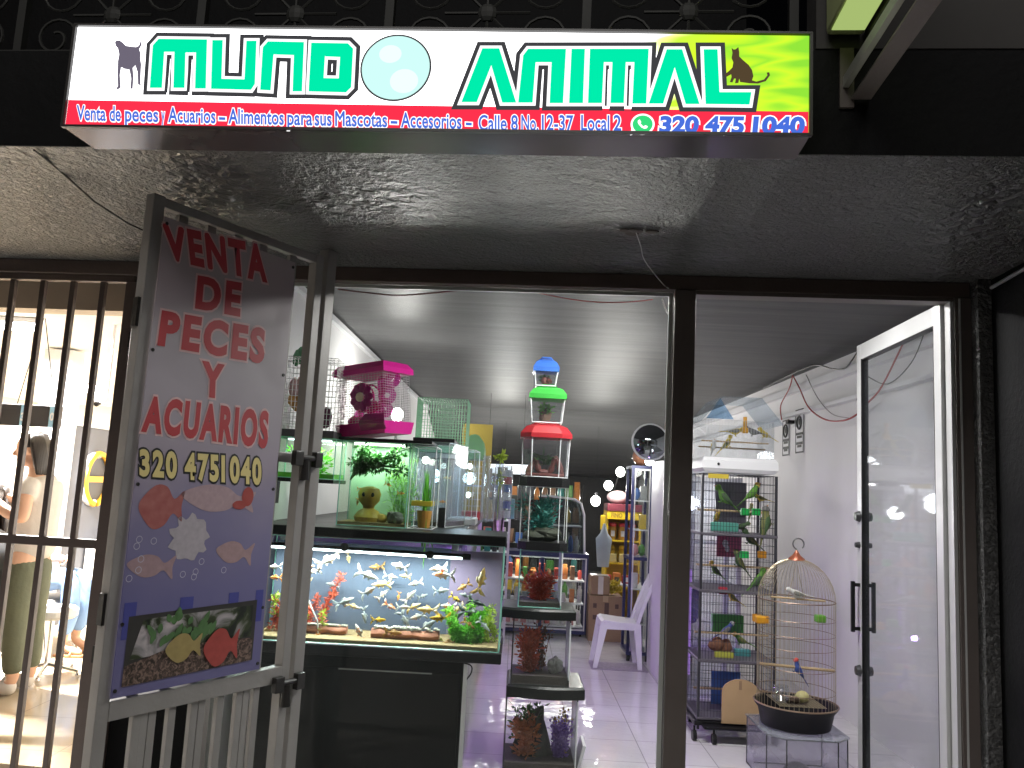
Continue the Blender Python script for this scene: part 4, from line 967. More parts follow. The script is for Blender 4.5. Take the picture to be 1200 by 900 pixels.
m_grav = M("tan_gravel", (.26, .19, .09), .9, var=.5, scale=120, bump=.6, bscale=150); m_gravd = M("dark_gravel", (.06, .05, .045), .9, var=.6, scale=120, bump=.6, bscale=150)
def tank(name, label, cat, pts, z0, z1, seam=None, glass=None, taper=1.0, group=None, seam_r=.003, gravel=None, gh=.03):
    cx = sum(p[0] for p in pts)/len(pts); cy = sum(p[1] for p in pts)/len(pts)
    t = thing(name, label, cat, (cx, cy, z0), FW, group)
    b = MB(); lo, hi = glass_shell(b, pts, z0, z1, taper); part('glass', b, glass or m_gl, t)
    b = MB(); seams(b, lo, hi, seam_r); part('seam', b, seam or m_seam, t)
    if gravel:
        s_ = MB(); k = .985
        top = []
        s_.hprism([(cx+(p[0]-cx)*k, cy+(p[1]-cy)*k) for p in lo], z0+.002, z0+gh)
        part('gravel', s_, gravel, t)
    return t
def plant(name, label, cat, c, rad, h, n, L, w, mat, spread=.7, stems=5, group=None, tuft=None):
    b = MB(); c = Vector(c)
    for k in range(stems):
        a = random.uniform(0, 2*PI); rr = random.uniform(.15, 1.0)
        tip = c+Vector((rad[0]*rr*math.cos(a), rad[1]*rr*math.sin(a), h*random.uniform(.7, 1)))
        mid = (c+tip)/2+Vector((random.uniform(-.2, .2)*rad[0], random.uniform(-.2, .2)*rad[1], 0))
        base = c+Vector((rad[0]*.25*math.cos(a), rad[1]*.25*math.sin(a), 0))
        pts = catmull([base, mid, tip], 4, False); b.tube(pts, .0022, 4)
        for j in range(n//stems):
            t = random.random(); p = pts[min(len(pts)-1, int(t*len(pts)))]
            d = Vector((random.gauss(0, 1)*rad[0], random.gauss(0, 1)*rad[1], random.uniform(-.3, 1.2)*spread*h)).normalized()
            b.leaf(p+Vector((d.x*rad[0], d.y*rad[1], d.z*h*.5))*random.uniform(0, .35), d, L*random.uniform(.6, 1.3), w*random.uniform(.8, 1.4))
    return single(name, label, cat, b, mat, c, group=group, fix=False)
def rock(name, label, cat, c, rad, mat, n=4, group=None, seed=1):
    rnd = random.Random(seed); b = MB()
    for k in range(n):
        o_ = Vector((rnd.uniform(-.5, .5)*rad[0], rnd.uniform(-.4, .4)*rad[1], rnd.uniform(0, .5)*rad[2]))
        b.ell(Vector(c)+o_+Vector((0, 0, rad[2]*.45)), (rad[0]*rnd.uniform(.4, .7), rad[1]*rnd.uniform(.4, .7), rad[2]*rnd.uniform(.4, .75)), seg=10, rings=7)
    for v in b.bm.verts:
        v.co += Vector((rnd.uniform(-1, 1), rnd.uniform(-1, 1), rnd.uniform(-1, 1)))*min(rad)*.07
        v.co.z = max(v.co.z, c[2]+.001)
    return single(name, label, cat, b, mat, c, group=group, smooth=True)

# ---- fish: one mesh per kind, nose along -x, length 1
def fish_bm(deep=.34, tailw=.46):
    deep *= .74
    b = MB(); rings = []
    for t, h, w in ((0, .02, .02), (.06, .11, .09), (.16, .22, .15), (.3, .31, .19), (.45, .33, .18), (.58, .26, .13), (.68, .15, .07), (.74, .09, .035)):
        x = -.5+t; h *= deep/.33*.5; w *= .5
        rings.append([(x, w*math.cos(k*2*PI/12), h*math.sin(k*2*PI/12)) for k in range(12)])
    b.loft(rings)
    def fin(poly, y=0.0, wob=.02):
        f = [b.bm.verts.new((x, y+wob*math.sin(9*x), z)) for x, z in poly]; g = [b.bm.verts.new((x, y+.006+wob*math.sin(9*x), z)) for x, z in poly]
        n = len(poly); b.bm.faces.new(f); b.bm.faces.new(g[::-1])
        for j in range(n): b.bm.faces.new((f[j], g[j], g[(j+1) % n], f[(j+1) % n]))
    fin([(.22, .045), (.33, .12), (.52, tailw*.72), (.50, .12), (.40, .01), (.33, 0)]); fin([(.22, -.045), (.33, 0), (.40, -.01), (.50, -.12), (.52, -tailw*.72), (.33, -.12)])
    fin([(-.15, deep*.44), (-.08, deep*.44+.10), (.06, deep*.44+.06), (.12, deep*.36)]); fin([(.0, -deep*.42), (.06, -deep*.42-.10), (.12, -deep*.42-.08), (.12, -deep*.34)]); fin([(-.2, -deep*.42), (-.14, -deep*.42-.10), (-.08, -deep*.42-.07), (-.1, -deep*.4)])
    bmesh.ops.recalc_face_normals(b.bm, faces=b.bm.faces)
    return b.bm
def fishmesh(nm, deep, mats):
    bm = fish_bm(deep); me = D.meshes.new(nm); 
    for f in bm.faces: f.smooth = True
    bm.to_mesh(me); bm.free(); me.materials.append(mats); return me
def fm(name, c1, c2, sc=2.5, thr=.5):
    m, n, out = newmat(name); L = n.links.new
    p = node(n, "ShaderNodeBsdfPrincipled"); p.inputs['Roughness'].default_value = .3
    tc = node(n, "ShaderNodeTexCoord"); oi = node(n, "ShaderNodeObjectInfo"); ad = node(n, "ShaderNodeVectorMath", operation='ADD'); L(tc.outputs['Object'], ad.inputs[0]); L(oi.outputs['Random'], ad.inputs[1])
    ml = node(n, "ShaderNodeVectorMath", operation='MULTIPLY'); ml.inputs[1].default_value = (1, 1, 1); L(ad.outputs[0], ml.inputs[0])
    nz = node(n, "ShaderNodeTexNoise"); nz.inputs['Scale'].default_value = sc; nz.inputs['Detail'].default_value = 2; L(ml.outputs[0], nz.inputs['Vector'])
    rp = node(n, "ShaderNodeValToRGB"); r = rp.color_ramp; r.elements[0].position = thr-.04; r.elements[0].color = (*c1, 1); r.elements[1].position = thr+.04; r.elements[1].color = (*c2, 1)
    L(nz.outputs[0], rp.inputs[0]); L(rp.outputs[0], p.inputs['Base Color'])
    tr = node(n, "ShaderNodeBsdfTranslucent"); L(rp.outputs[0], tr.inputs[0]); ms = node(n, "ShaderNodeMixShader"); ms.inputs[0].default_value = .45
    L(p.outputs[0], ms.inputs[1]); L(tr.outputs[0], ms.inputs[2]); L(ms.outputs[0], out.inputs[0]); return m
FISH = {
 'white': fishmesh('fish', .33, fm('white_fish_scales', (.62, .62, .58), (.70, .55, .42), 3, .55)),
 'koi': fishmesh('fish', .34, fm('white_orange_fish_scales', (.66, .64, .6), (.75, .26, .06), 4, .52)),
 'orange': fishmesh('fish', .36, fm('orange_fish_scales', (.85, .33, .06), (.85, .5, .2), 4, .55)),
 'gold': fishmesh('fish', .34, fm('golden_fish_scales', (.75, .55, .2), (.8, .7, .5), 4, .5)),
 'silver': fishmesh('fish', .30, fm('silver_fish_scales', (.36, .40, .40), (.58, .60, .58), 5, .5)),
 'yblack': fishmesh('fish', .34, fm('yellow_black_fish_scales', (.75, .5, .03), (.04, .03, .02), 6, .54)),
 'brown': fishmesh('fish', .32, fm('brown_fish_scales', (.32, .17, .05), (.5, .3, .1), 6, .5)),
 'dark': fishmesh('fish', .26, fm('dark_fish_scales', (.06, .09, .08), (.5, .55, .5), 4, .62)),
}
def put_fish(kind, p, L, ang, label, group, yaw=0.0, name='fish'):
    o = D.objects.new(name, FISH[kind]); COL.objects.link(o)
    o.matrix_world = Matrix.Translation(Vector(p)) @ Matrix.Rotation(R(yaw), 4, 'Z') @ Matrix.Rotation(-R(ang), 4, 'Y') @ Matrix.Scale(L, 4)
    return tag(o, label, 'fish', group)
# ang is the direction of the head in the picture: 0 = left, 180 = right, 90 = down ... handled by the caller

# ---- birds: body (with head and tail) > wing, beak
def bird(name, label, p, s, yaw, pitch, m_body, m_wing, m_head, m_beak, group=None, taillen=1.0, fat=1.0):
    t = thing(name, label, 'bird', p, FW, group)
    M_ = Matrix.Translation(Vector(p)) @ Matrix.Rotation(R(yaw), 4, 'Z') @ Matrix.Rotation(R(pitch), 4, 'Y') @ Matrix.Scale(s, 4)
    # along +x = tail, -x = head (before pitch); unit ~ body length
    b = MB(); rings = []
    for x, z, h, w in ((-.50, .15, .02, .02), (-.46, .15, .09, .08), (-.38, .155, .125, .11), (-.29, .13, .115, .105), (-.22, .08, .12, .12), (-.08, .02, .165, .155), (.08, -.01, .16, .15), (.22, -.01, .11, .11), (.32, .0, .06, .07), (.5*taillen, .0, .03, .05), (.8*taillen, -.02, .018, .04), (.95*taillen, -.03, .008, .02)):
        rings.append([(x, w*fat*math.cos(k*2*PI/12), z+h*fat*math.sin(k*2*PI/12)) for k in range(12)])
    b.loft(rings)
    for sy in (1, -1): b.cyl((.02, sy*.05, -.12), (-.02, sy*.05, -.24), .014, n=5); b.cyl((-.07, sy*.05, -.24), (.03, sy*.05, -.24), .012, n=5)
    bmesh.ops.transform(b.bm, matrix=M_, verts=b.bm.verts); part('body', b, m_body, t, smooth='all')
    for sy in (1, -1):
        b = MB(); rr = []
        for x, z, h, w in ((-.18, .06, .02, .01), (-.1, .05, .10, .025), (.06, .03, .105, .03), (.25, .02, .06, .02), (.45, .0, .015, .008)):
            rr.append([(x, sy*(.135*fat-.05*max(0, x-.05)) + w*math.cos(k*2*PI/10), z+h*math.sin(k*2*PI/10)) for k in range(10)])
        b.loft(rr); bmesh.ops.transform(b.bm, matrix=M_, verts=b.bm.verts); part('wing', b, m_wing, t, smooth='all')
    b = MB(); b.ell((-.385, 0, .155), (.122, .118*fat, .132), seg=12, rings=8); bmesh.ops.transform(b.bm, matrix=M_, verts=b.bm.verts); part('crown', b, m_head, t, smooth='all')
    b = MB(); b.cyl((-.47, 0, .15), (-.56, 0, .11), .05, .008, 8); bmesh.ops.transform(b.bm, matrix=M_, verts=b.bm.verts); part('beak', b, m_beak, t, smooth='all')
    return t
# ================================================================== PET SHOP: LONG FRONT AQUARIUM
TX0, TX1, TY0, TY1, TZ0, TZ1 = -1.38, -.052, .45, .80, .79, 1.345
aq = thing('aquarium', 'long front aquarium full of pale goldfish under a white light bar', 'aquarium', (-.72, .7, .735))
b = MB(); lo, hi = glass_shell(b, [(TX0, TY0), (TX1, TY0), (TX1, TY1), (TX0, TY1)], TZ0, TZ1); part('glass', b, m_glg, aq)
b = MB(); seams(b, lo, hi, .004); part('seam', b, m_edge, aq)
part('base_tray', MB().box(-1.42, -.035, .42, .98, .735, .792, .006), m_black, aq)
part('hood', MB().box(-1.42, -.04, .42, 1.0, 1.347, 1.40, .006), m_black, aq)
def backfilm():
    m, n, out = newmat("blue_grey_back_film"); L = n.links.new
    d = node(n, "ShaderNodeBsdfDiffuse"); d.inputs[0].default_value = (.11, .14, .19, 1); t = node(n, "ShaderNodeBsdfTransparent"); t.inputs[0].default_value = (.7, .7, .95, 1)
    ms = node(n, "ShaderNodeMixShader"); ms.inputs[0].default_value = .8; L(t.outputs[0], ms.inputs[1]); L(d.outputs[0], ms.inputs[2]); L(ms.outputs[0], out.inputs[0]); return m
part('back_film', MB().box(TX0+.01, -.36, TY1-.02, TY1-.012, TZ0+.01, TZ1-.05), backfilm(), aq)
def lilacfilm():
    m, n, out = newmat("lilac_back_film"); L = n.links.new
    d = node(n, "ShaderNodeBsdfDiffuse"); d.inputs[0].default_value = (.24, .20, .28, 1); t = node(n, "ShaderNodeBsdfTransparent"); t.inputs[0].default_value = (.85, .7, 1, 1)
    ms = node(n, "ShaderNodeMixShader"); ms.inputs[0].default_value = .72; L(t.outputs[0], ms.inputs[1]); L(d.outputs[0], ms.inputs[2]); L(ms.outputs[0], out.inputs[0]); return m
part('back_film', MB().box(-.359, TX1-.008, TY1-.02, TY1-.012, TZ0+.01, TZ1-.06), lilacfilm(), aq, label='lilac film behind the right end')
part('gravel', MB().box(TX0+.006, TX1-.006, TY0+.006, TY1-.022, TZ0+.002, TZ0+.024, .004), m_grav, aq)
cab = thing('aquarium_cabinet', 'plain black cabinet carrying the long front aquarium', 'cabinet', (-.75, .72, 0))
m_cabk = M('matt_black_board', (.008, .008, .008), .55, spec=.12, var=.3)
part('body', MB().box(-1.36, -.235, .50, .95, 0, .733, .004), m_cabk, cab)
part('door', MB().box(-1.34, -.25, .482, .498, .02, .66, .003), m_cabk, cab)
part('pale_strip', MB().box(-.9, -.4, .478, .4815, .655, .662), M("pale_grey_edge", (.3, .3, .28), .4), cab)  # thin pale grey strip along the top of the door
part('leg', MB().box(-.232, -.212, .46, .50, 0, .735), m_whitep, cab, label='pale post at the cabinet corner')
lb = thing('aquarium_light', 'slim black light bar with white LEDs in the long aquarium', 'light bar', (-.8, .62, 1.28))
A1 = FW.at(312, 637, .6); A2 = FW.at(552, 652, .6); lz = A2.z
part('bar', MB().cyl((A1.x, .6, A1.z), (A2.x-.02, .6, A2.z), .010, n=10), m_black, lb)
part('led', MB().cyl((A1.x, .596, A1.z-.014), (A2.x-.05, .596, A2.z-.014), .006, n=8), EM("white_led", (.86, .93, 1), 14), lb)
for px_ in (404, 504): q = FW.at(px_, 641 if px_ < 450 else 650, .585); part('suction_cup', MB().cyl((q.x, .575, q.z), (q.x, .60, q.z), .024, .02, 14), m_black, lb)
part('end_cap', MB().box(A2.x-.045, A2.x, .585, .615, A2.z-.02, A2.z+.014, .004), m_black, lb)
lamp('led_light', ((A1.x+A2.x)/2, .58, A1.z-.03), 26, (.92, .97, .97), kind='AREA', sx=1.1, sy=.05, parent=lb)
FG4, FG5 = (310, 630, 6.0), (440, 630, 5.625)
G = 'fish swimming in the long front aquarium'
FL = [  # crop, cx, cy, length in crop pixels, head direction in degrees (0 right, 90 up), kind, depth, label
 (4, 75, 205, 100, 180, 'white', .6, 'white fish at the far left, seen between the gate bars'),
 (4, 80, 280, 80, 180, 'orange', .6, 'orange fish below the white one at the far left of the aquarium'),
 (4, 300, 200, 100, 0, 'koi', .62, 'white fish with orange back just right of the gate post'),
 (4, 296, 318, 90, -40, 'gold', .58, 'golden fish diving above the thin white tube'),
 (4, 440, 160, 140, -25, 'white', .6, 'large white fish under the left suction cup of the light bar'),
 (4, 510, 112, 70, 65, 'white', .64, 'small white fish rising to the light bar'),
 (4, 590, 140, 70, 80, 'gold', .72, 'pale golden fish right of the left suction cup'),
 (4, 722, 262, 130, 22, 'white', .6, 'white fish heading up to the right in the middle of the aquarium'),
 (4, 820, 328, 120, 178, 'gold', .66, 'pale golden fish facing left in the middle of the shoal'),
 (4, 728, 378, 120, -28, 'white', .57, 'white fish pointing down to the right below the shoal'),
 (4, 830, 400, 90, -40, 'white', .72, 'small white fish at the bottom of the middle shoal'),
 (4, 560, 450, 115, -20, 'silver', .6, 'silver fish over the left stone ruin'),
 (4, 702, 545, 90, 80, 'silver', .63, 'thin silver fish standing upright beside the yellow fish'),
 (4, 800, 578, 100, 0, 'yblack', .58, 'yellow fish with dark stripes above the right stone ruin'),
 (4, 668, 668, 120, -120, 'koi', .55, 'orange and white fish nosing the gravel between the ruins'),
 (4, 22, 655, 80, 180, 'gold', .58, 'yellow fish near the gravel at the far left'),
 (4, 375, 708, 60, 90, 'orange', .54, 'small orange fish beside the gravel under the red plant'),
 (4, 790, 205, 90, 180, 'brown', .8, 'brownish fish at the back under the light bar'),
 (5, 160, 190, 115, 195, 'white', .58, 'white fish with raised tail close under the light bar'),
 (5, 195, 254, 75, 190, 'gold', .64, 'little golden fish alone under the light bar'),
 (5, 415, 203, 110, 175, 'white', .6, 'plump white fish at the upper right, topmost of the pair'),
 (5, 450, 245, 130, 182, 'koi', .55, 'white fish with a red spot at the upper right, lower of the pair'),
 (5, 432, 350, 95, -8, 'silver', .6, 'slim silver fish below the pair at the upper right'),
 (5, 582, 322, 100, 150, 'brown', .72, 'pale brown fish before the lilac stripe at the right'),
 (5, 695, 285, 170, -75, 'gold', .55, 'long pale fish diving near the right glass'),
 (5, 528, 402, 85, 30, 'yblack', .58, 'yellow and black fish slanting up in the right half'),
 (5, 668, 428, 120, 22, 'dark', .57, 'dark silver fish near the right glass'),
 (5, 630, 490, 140, 5, 'dark', .66, 'dark fish hovering over the green plant'),
 (5, 345, 475, 120, 185, 'gold', .58, 'golden fish facing left in the right half'),
 (5, 425, 530, 105, 182, 'yblack', .56, 'yellow and black fish lying level left of the green plant'),
 (5, 182, 457, 85, 0, 'white', .6, 'pinkish white fish in the middle above the ruin'),
 (5, 152, 388, 55, 100, 'orange', .64, 'tiny orange fish in the middle of the aquarium'),
 (5, 225, 388, 100, -45, 'white', .68, 'blurred pale fish turning down in the middle'),
 (5, 310, 385, 70, -20, 'silver', .78, 'small silver fish at the back in the right half'),
 (5, 195, 540, 120, 60, 'silver', .62, 'silver fish with long fins over the right ruin'),
 (5, 335, 585, 130, -32, 'silver', .6, 'silver fish slanting down over the right ruin end'),
 (5, 615, 572, 80, 35, 'brown', .55, 'brown fish in front of the green plant'),
 (5, 115, 626, 100, 8, 'brown', .52, 'brown fish resting on the right stone ruin'),
 (5, 485, 692, 110, 175, 'brown', .53, 'brown fish on the gravel left of the green plant'),
 (5, 715, 578, 90, 40, 'silver', .53, 'grey fish between the green and the yellowish plant'),
]
FL += [
 (5, 60, 300, 90, 200, 'white', .7, 'white fish at the left of the middle shoal, facing left'),
 (5, 100, 255, 80, 10, 'silver', .72, 'small silver fish under the little golden fish'),
 (5, 265, 300, 85, 170, 'white', .7, 'white fish between the middle shoal and the upper right pair'),
 (5, 250, 455, 85, -20, 'gold', .66, 'golden fish below the middle of the right half'),
 (5, 480, 450, 90, 185, 'koi', .68, 'orange and white fish left of the dark silver fish'),
 (5, 590, 380, 80, 200, 'silver', .7, 'silver fish beneath the long diving fish'),
 (5, 280, 520, 90, 165, 'white', .7, 'white fish low over the right ruin, facing left'),
 (5, 545, 470, 80, 150, 'gold', .7, 'golden fish hanging above the green plant'),
 (4, 350, 235, 80, 175, 'white', .7, 'faint white fish below the white and orange one at the left'),
 (4, 620, 480, 80, 20, 'gold', .7, 'small golden fish over the right end of the left ruin'),
 (4, 480, 330, 85, 190, 'silver', .72, 'silver fish at the top of the red feathery plant'),
 (4, 880, 480, 80, 30, 'koi', .68, 'small orange and white fish above the yellow striped one'),
]
for crop, cx, cy, l, a, kind, dep, lab in FL:
    o = FG4 if crop == 4 else FG5
    px, py = o[0]+cx/o[2], o[1]+cy/o[2]; dep = min(dep, .74); p = FW.at(px, py, dep); L = l/o[2]/950*(dep+4)*random.uniform(1.02, 1.3)
    # mesh nose is -x: head right = turned half round
    if math.cos(R(a)) >= 0: put_fish(kind, p, L, a-3, lab, G, 180+random.uniform(-25, 25))
    else: put_fish(kind, p, L, 180-a+3, lab, G, random.uniform(-25, 25))
# aquarium plants and ornaments
m_pl = M("bright_green_plant", (.16, .50, .05), .5, var=.5, scale=20, trans=.3); m_pl2 = M("lime_plant", (.42, .55, .06), .5, var=.4, scale=20, trans=.3)
m_red = M("red_plant", (.55, .10, .045), .5, var=.5, scale=20, trans=.25); m_dkg = M("dark_green_plant", (.03, .13, .02), .5, var=.6, scale=20, trans=.25); m_teal = M("teal_plant", (.05, .28, .24), .5, var=.5, scale=20, trans=.2)
zb = TZ0+.026
def stemplant(label, bases, mat, n=90, L=.022, w=.009, name='aquarium_plant', r=.028):
    b = MB()
    for pts in bases:
        P = catmull([Vector(p) for p in pts], 8, False); b.tube(P, .004, 5)
        for k in range(n):
            p = P[random.randrange(len(P))]; d = Vector((random.gauss(0, 1), random.gauss(0, 1), random.gauss(.4, .8))).normalized()
            b.leaf(p+d*random.uniform(0, r*.4), d, L*random.uniform(.7, 1.3), w)
    return single(name, label, 'plant', b, mat, bases[0][0], fix=False)
q = FW.at
stemplant('bright green bushy plant at the right end of the long aquarium', [[q(548, 765, .56), q(540, 745, .56), q(528, 728, .56)], [q(552, 765, .58), q(556, 745, .58), q(560, 722, .58)], [q(550, 766, .54), q(548, 750, .54), q(546, 738, .54)], [q(545, 765, .55), q(536, 750, .55), q(531, 738, .55)], [q(556, 765, .57), q(560, 750, .57), q(562, 735, .57)]], m_pl, 420, .030, .013)
stemplant('lime green broad plant rising behind the green bushy one', [[q(540, 760, .66), q(534, 735, .66), q(526, 716, .66)], [q(552, 760, .68), q(550, 730, .68), q(553, 708, .68)], [q(562, 760, .66), q(566, 735, .66), q(570, 715, .66)]], M('lime_leaf_plant', (.22, .52, .05), .5, var=.4, scale=20, trans=.35), 170, .034, .016)
stemplant('yellowish stringy plant against the right glass of the long aquarium', [[q(574, 765, .6), q(572, 740, .6), q(577, 712, .6)], [q(570, 765, .62), q(568, 745, .62), q(572, 725, .62)], [q(578, 765, .62), q(580, 745, .62), q(576, 730, .62)]], m_pl2, 130, .026, .009)
stemplant('red feathery plant rising to the right in the left half of the aquarium', [[q(375, 735, .66), q(385, 705, .69), q(400, 675, .72)], [q(370, 740, .66), q(378, 715, .68), q(392, 695, .71)], [q(362, 738, .68), q(366, 715, .7), q(372, 700, .72)], [q(350, 738, .66), q(354, 715, .66), q(352, 700, .66)], [q(358, 738, .64), q(362, 722, .64), q(360, 708, .64)]], m_red, 150, .028, .009)
stemplant('red leafy plant behind the gate bars at the left end', [[q(318, 745, .6), q(321, 720, .6), q(323, 702, .6)], [q(324, 745, .6), q(326, 725, .6), q(328, 712, .6)]], m_red, 80, .03, .014)
for k, (px, py, lab) in enumerate([(322, 698, 'yellow-green plant tip above the red leafy plant at the left end'), (356, 704, 'yellow-green plastic leaves beside the white tube'), (378, 717, 'yellow-green plastic leaves at the foot of the red feathery plant'), (517, 752, 'yellow-green tuft on the gravel by the right ruin')]):
    stemplant(lab, [[q(px, py+22, .58), q(px, py+8, .58), q(px+1, py, .58)]], m_pl2, 50, .026, .012)
m_ruin = M("pale_stone_ruin", (.5, .48, .4), .8, var=.35, scale=30, bump=.6, bscale=40); m_log = M("reddish_log", (.30, .12, .07), .8, var=.5, scale=14, bump=.5, bscale=30)
def ruin(label, pxs, top, y, steps):
    a = q(pxs[0], 750, y); c = q(pxs[1], 757, y); z1 = q((pxs[0]+pxs[1])/2, top, y).z
    t = thing('stone_ruin', label, 'aquarium ornament', ((a.x+c.x)/2, y, zb))
    b = MB(); n = steps; rnd = random.Random(int(pxs[0]))
    for r_ in range(3):
        z = zb+.045+(z1-zb-.05)*r_/3; h = (z1-zb-.05)/3
        for k in range(n):
            x = a.x+(c.x-a.x)*(k+.5*(r_ % 2))/n
            if rnd.random() < .15+.12*r_*(k/n): continue
            b.box(x+.002, x+(c.x-a.x)/n-.002, y-.02-rnd.uniform(0, .006), y+.02, z+.001, z+h-.001, .003)
    part('brick_wall', b, m_ruin, t)
    b = MB(); rings = []
    for k in range(9):
        x = a.x-.01+(c.x-a.x+.02)*k/8; r_ = .026+.004*math.sin(k*2.1)
        rings.append([(x, y+r_*1.3*math.cos(j*2*PI/10), zb+.022+r_*math.sin(j*2*PI/10)+.004*math.sin(k*1.7)) for j in range(10)])
    b.loft(rings); part('log_base', b, m_log, t, smooth=True)
    return t
ruin('pale brick ruin ornament in the left half of the long aquarium', (350, 403), 730, .60, 10); ruin('long pale brick ruin on a reddish log in the right half of the aquarium', (437, 512), 733, .57, 14)
single('air_tube', 'thin white air tube slanting down in the left half of the aquarium', 'tube', MB().tube([q(352, 682, .57), q(372, 728, .57), q(373, 745, .57)], .0045, 8), m_whitep, q(373, 745, .57))
b = MB(); b.tube(catmull([(-.30, .455, .735), (-.20, .46, .72), (-.19, .465, .68), (-.215, .47, .64)], 4, False), .004, 6); single('air_hose', 'short black hose hanging under the aquarium tray corner', 'hose', b, m_black, (-.2, .46, .735))

# ------------------------------------------------------------------ tanks on top of the long aquarium's shelf
TOP = 1.402
sh = thing('display_shelf', 'long dark shelf along the left wall carrying the small tanks', 'shelf', (-.9, 2.6, 0))
part('board', MB().box(-1.46, -.30, 1.02, 4.6, 1.345, 1.395, .005), m_black, sh)
for (x, y) in ((-.36, 1.1), (-.36, 2.8), (-.36, 4.5), (-1.42, 1.1), (-1.42, 4.5)): part('leg', MB().box(x-.02, x+.02, y-.02, y+.02, 0, 1.344), m_alu, sh)
part('lower_shelf', MB().box(-1.46, -.34, 1.12, 4.58, .68, .70), m_whitep, sh)
m_gg = GLASS("green_tinted_glass", (.90, .99, .90), .05)
tA = tank('glass_tank', 'green lit glass tank with a submerged tree and brown figure', 'fish tank', [(-1.02, .70), (-.625, .70), (-.625, 1.0), (-1.02, 1.0)], TOP, 1.885, m_edge, m_gg, gravel=m_grav, gh=.02, seam_r=.0035)
part('lid', MB().box(-1.04, -.50, .68, 1.02, 1.888, 1.905, .003), m_black, tA); part('lamp_strip', MB().box(-.98, -.68, .84, .88, 1.872, 1.884), EM("greenish_led", (.75, 1, .8), 6), tA)
lamp('led_light', (-.83, .86, 1.868), 5.5, (.82, 1, .78), kind='AREA', sx=.32, sy=.12, parent=tA)
part('back_film', MB().box(-1.012, -.633, .988, .996, TOP+.003, 1.87), M("pale_green_back", (.26, .40, .30), .6, var=.3, scale=5), tA)
b = MB()
for k in range(22):
    x0 = -.985; tip = Vector((random.uniform(-.98, -.66), random.uniform(.78, .92), random.uniform(1.70, 1.87)))
    P = catmull([Vector((-.985, .82, 1.66)), Vector((-.93, .83, 1.74)), tip], 5, False); b.tube(P, .004, 5)
    for j in range(60):
        p = P[random.randrange(5, len(P))]; d = Vector((random.gauss(0, 1), random.gauss(0, 1), random.gauss(0, 1))).normalized(); b.leaf(p+d*.016, d, .034*random.uniform(.6, 1.3), .013)
single('tank_plant', 'dark green bushy branch floating in the top of the green lit tank', 'plant', b, m_dkg, (-.985, .82, 1.66), fix=False)
plant('tank_plant', 'fine pale green weed along the right side of the green lit tank', 'plant', (-.68, .9, TOP+.02), (.12, .08), .36, 330, .05, .008, M("pale_green_weed", (.28, .55, .16), .5, var=.4, trans=.3), stems=9)
fg = thing('tank_figure', 'brown and yellow bust figure standing in the green lit tank', 'ornament', (-.86, .80, TOP+.02))
m_fig = M("brown_yellow_resin", (.42, .16, .03), .5, var=.6, scale=16, col2=(.6, .45, .06))
part('bust', MB().lathe([(.075, 1.423), (.085, 1.45), (.06, 1.485), (.032, 1.50), (.036, 1.515), (.062, 1.545), (.068, 1.585), (.055, 1.615), (.02, 1.628)], -.86, .80, 18, 1.0, .8).ell((-.79, .79, 1.445), (.05, .035, .03), seg=10, rings=7), m_fig, fg, smooth=True)
for sx in (-.025, .025): part('eye', MB().ell((-.86+sx, .755, 1.58), (.012, .008, .014), seg=8, rings=6), m_black, fg)
for k, (px, py, a, lab) in enumerate([(423, 573, 180, 'small orange fish above the bust in the green lit tank'), (419, 588, 90, 'orange fish left of the bust in the green lit tank'), (470, 578, 0, 'orange fish by the weed in the green lit tank'), (455, 568, 20, 'yellow fish behind the weed in the green lit tank')]):
    p = FW.at(px, py, .78); put_fish('orange', p, .045, a, lab, 'fish in the green lit tank', 0 if a > 90 else 180)
rock('tank_stone', 'dark stones on the right floor of the green lit tank', 'stone', (-.70, .78, TOP+.02), (.06, .05, .05), M("grey_stone", (.15, .15, .15), .8), 5)
tB = tank('glass_tank', 'narrow clear tank with grass and a yellow band, right of the green lit one', 'fish tank', [(-.615, .72), (-.475, .72), (-.475, 1.0), (-.615, 1.0)], TOP, 1.875, m_seamw, m_gl)
plant('tank_plant', 'tall bright grass blades in the narrow clear tank', 'plant', (-.535, .84, TOP+.03), (.04, .04), .05, 60, .24, .010, m_pl, spread=40, stems=6)
part('band', MB().box(-.605, -.485, .745, .755, 1.53, 1.56, .003).box(-.605, -.485, .90, .91, 1.53, 1.56, .003), M("yellow_band", (.7, .55, .05), .5), tB)
part('pot', MB().lathe([(.035, TOP+.002), (.045, TOP+.10)], -.535, .84, 14), M("amber_pot", (.45, .22, .04), .5), tB)
part('lamp_strip', MB().ell((-.55, .86, 1.80), (.022, .022, .022)), EM("tank_bulb", (.95, 1, .9), 12), tB)
tC = tank('glass_tank', 'grey blue glass tank behind the narrow one with its lid on', 'fish tank', [(-.66, 1.06), (-.43, 1.06), (-.335, 1.45), (-.62, 1.45)], 1.40, 1.92, m_seam, GLASS("blue_tinted_glass", (.86, .93, .97), .09, milk=.05), gravel=m_gravd)
part('lid', MB().box(-.66, -.40, 1.05, 1.4, 1.924, 1.945, .003), m_black, tC); part('stand', MB().box(-.47, -.43, 1.03, 1.055, 1.40, 1.52), m_black, tC)
for k, (px, py, c, lab) in enumerate([(519, 588, 'orange', 'orange fish in the grey blue tank'), (524, 560, 'gold', 'pale fish near the top of the grey blue tank')]): put_fish(c, FW.at(px, py, 1.25), .05, 0, lab, 'fish in the grey blue tank')
tD = tank('glass_tank', 'pale blue lit tank with white base beside the grey blue one', 'fish tank', [(-.44, 1.62), (-.30, 1.62), (-.28, 1.95), (-.42, 1.95)], 1.44, 1.91, m_seamw, GLASS("pale_blue_glass", (.88, .96, 1), .07, milk=.04))
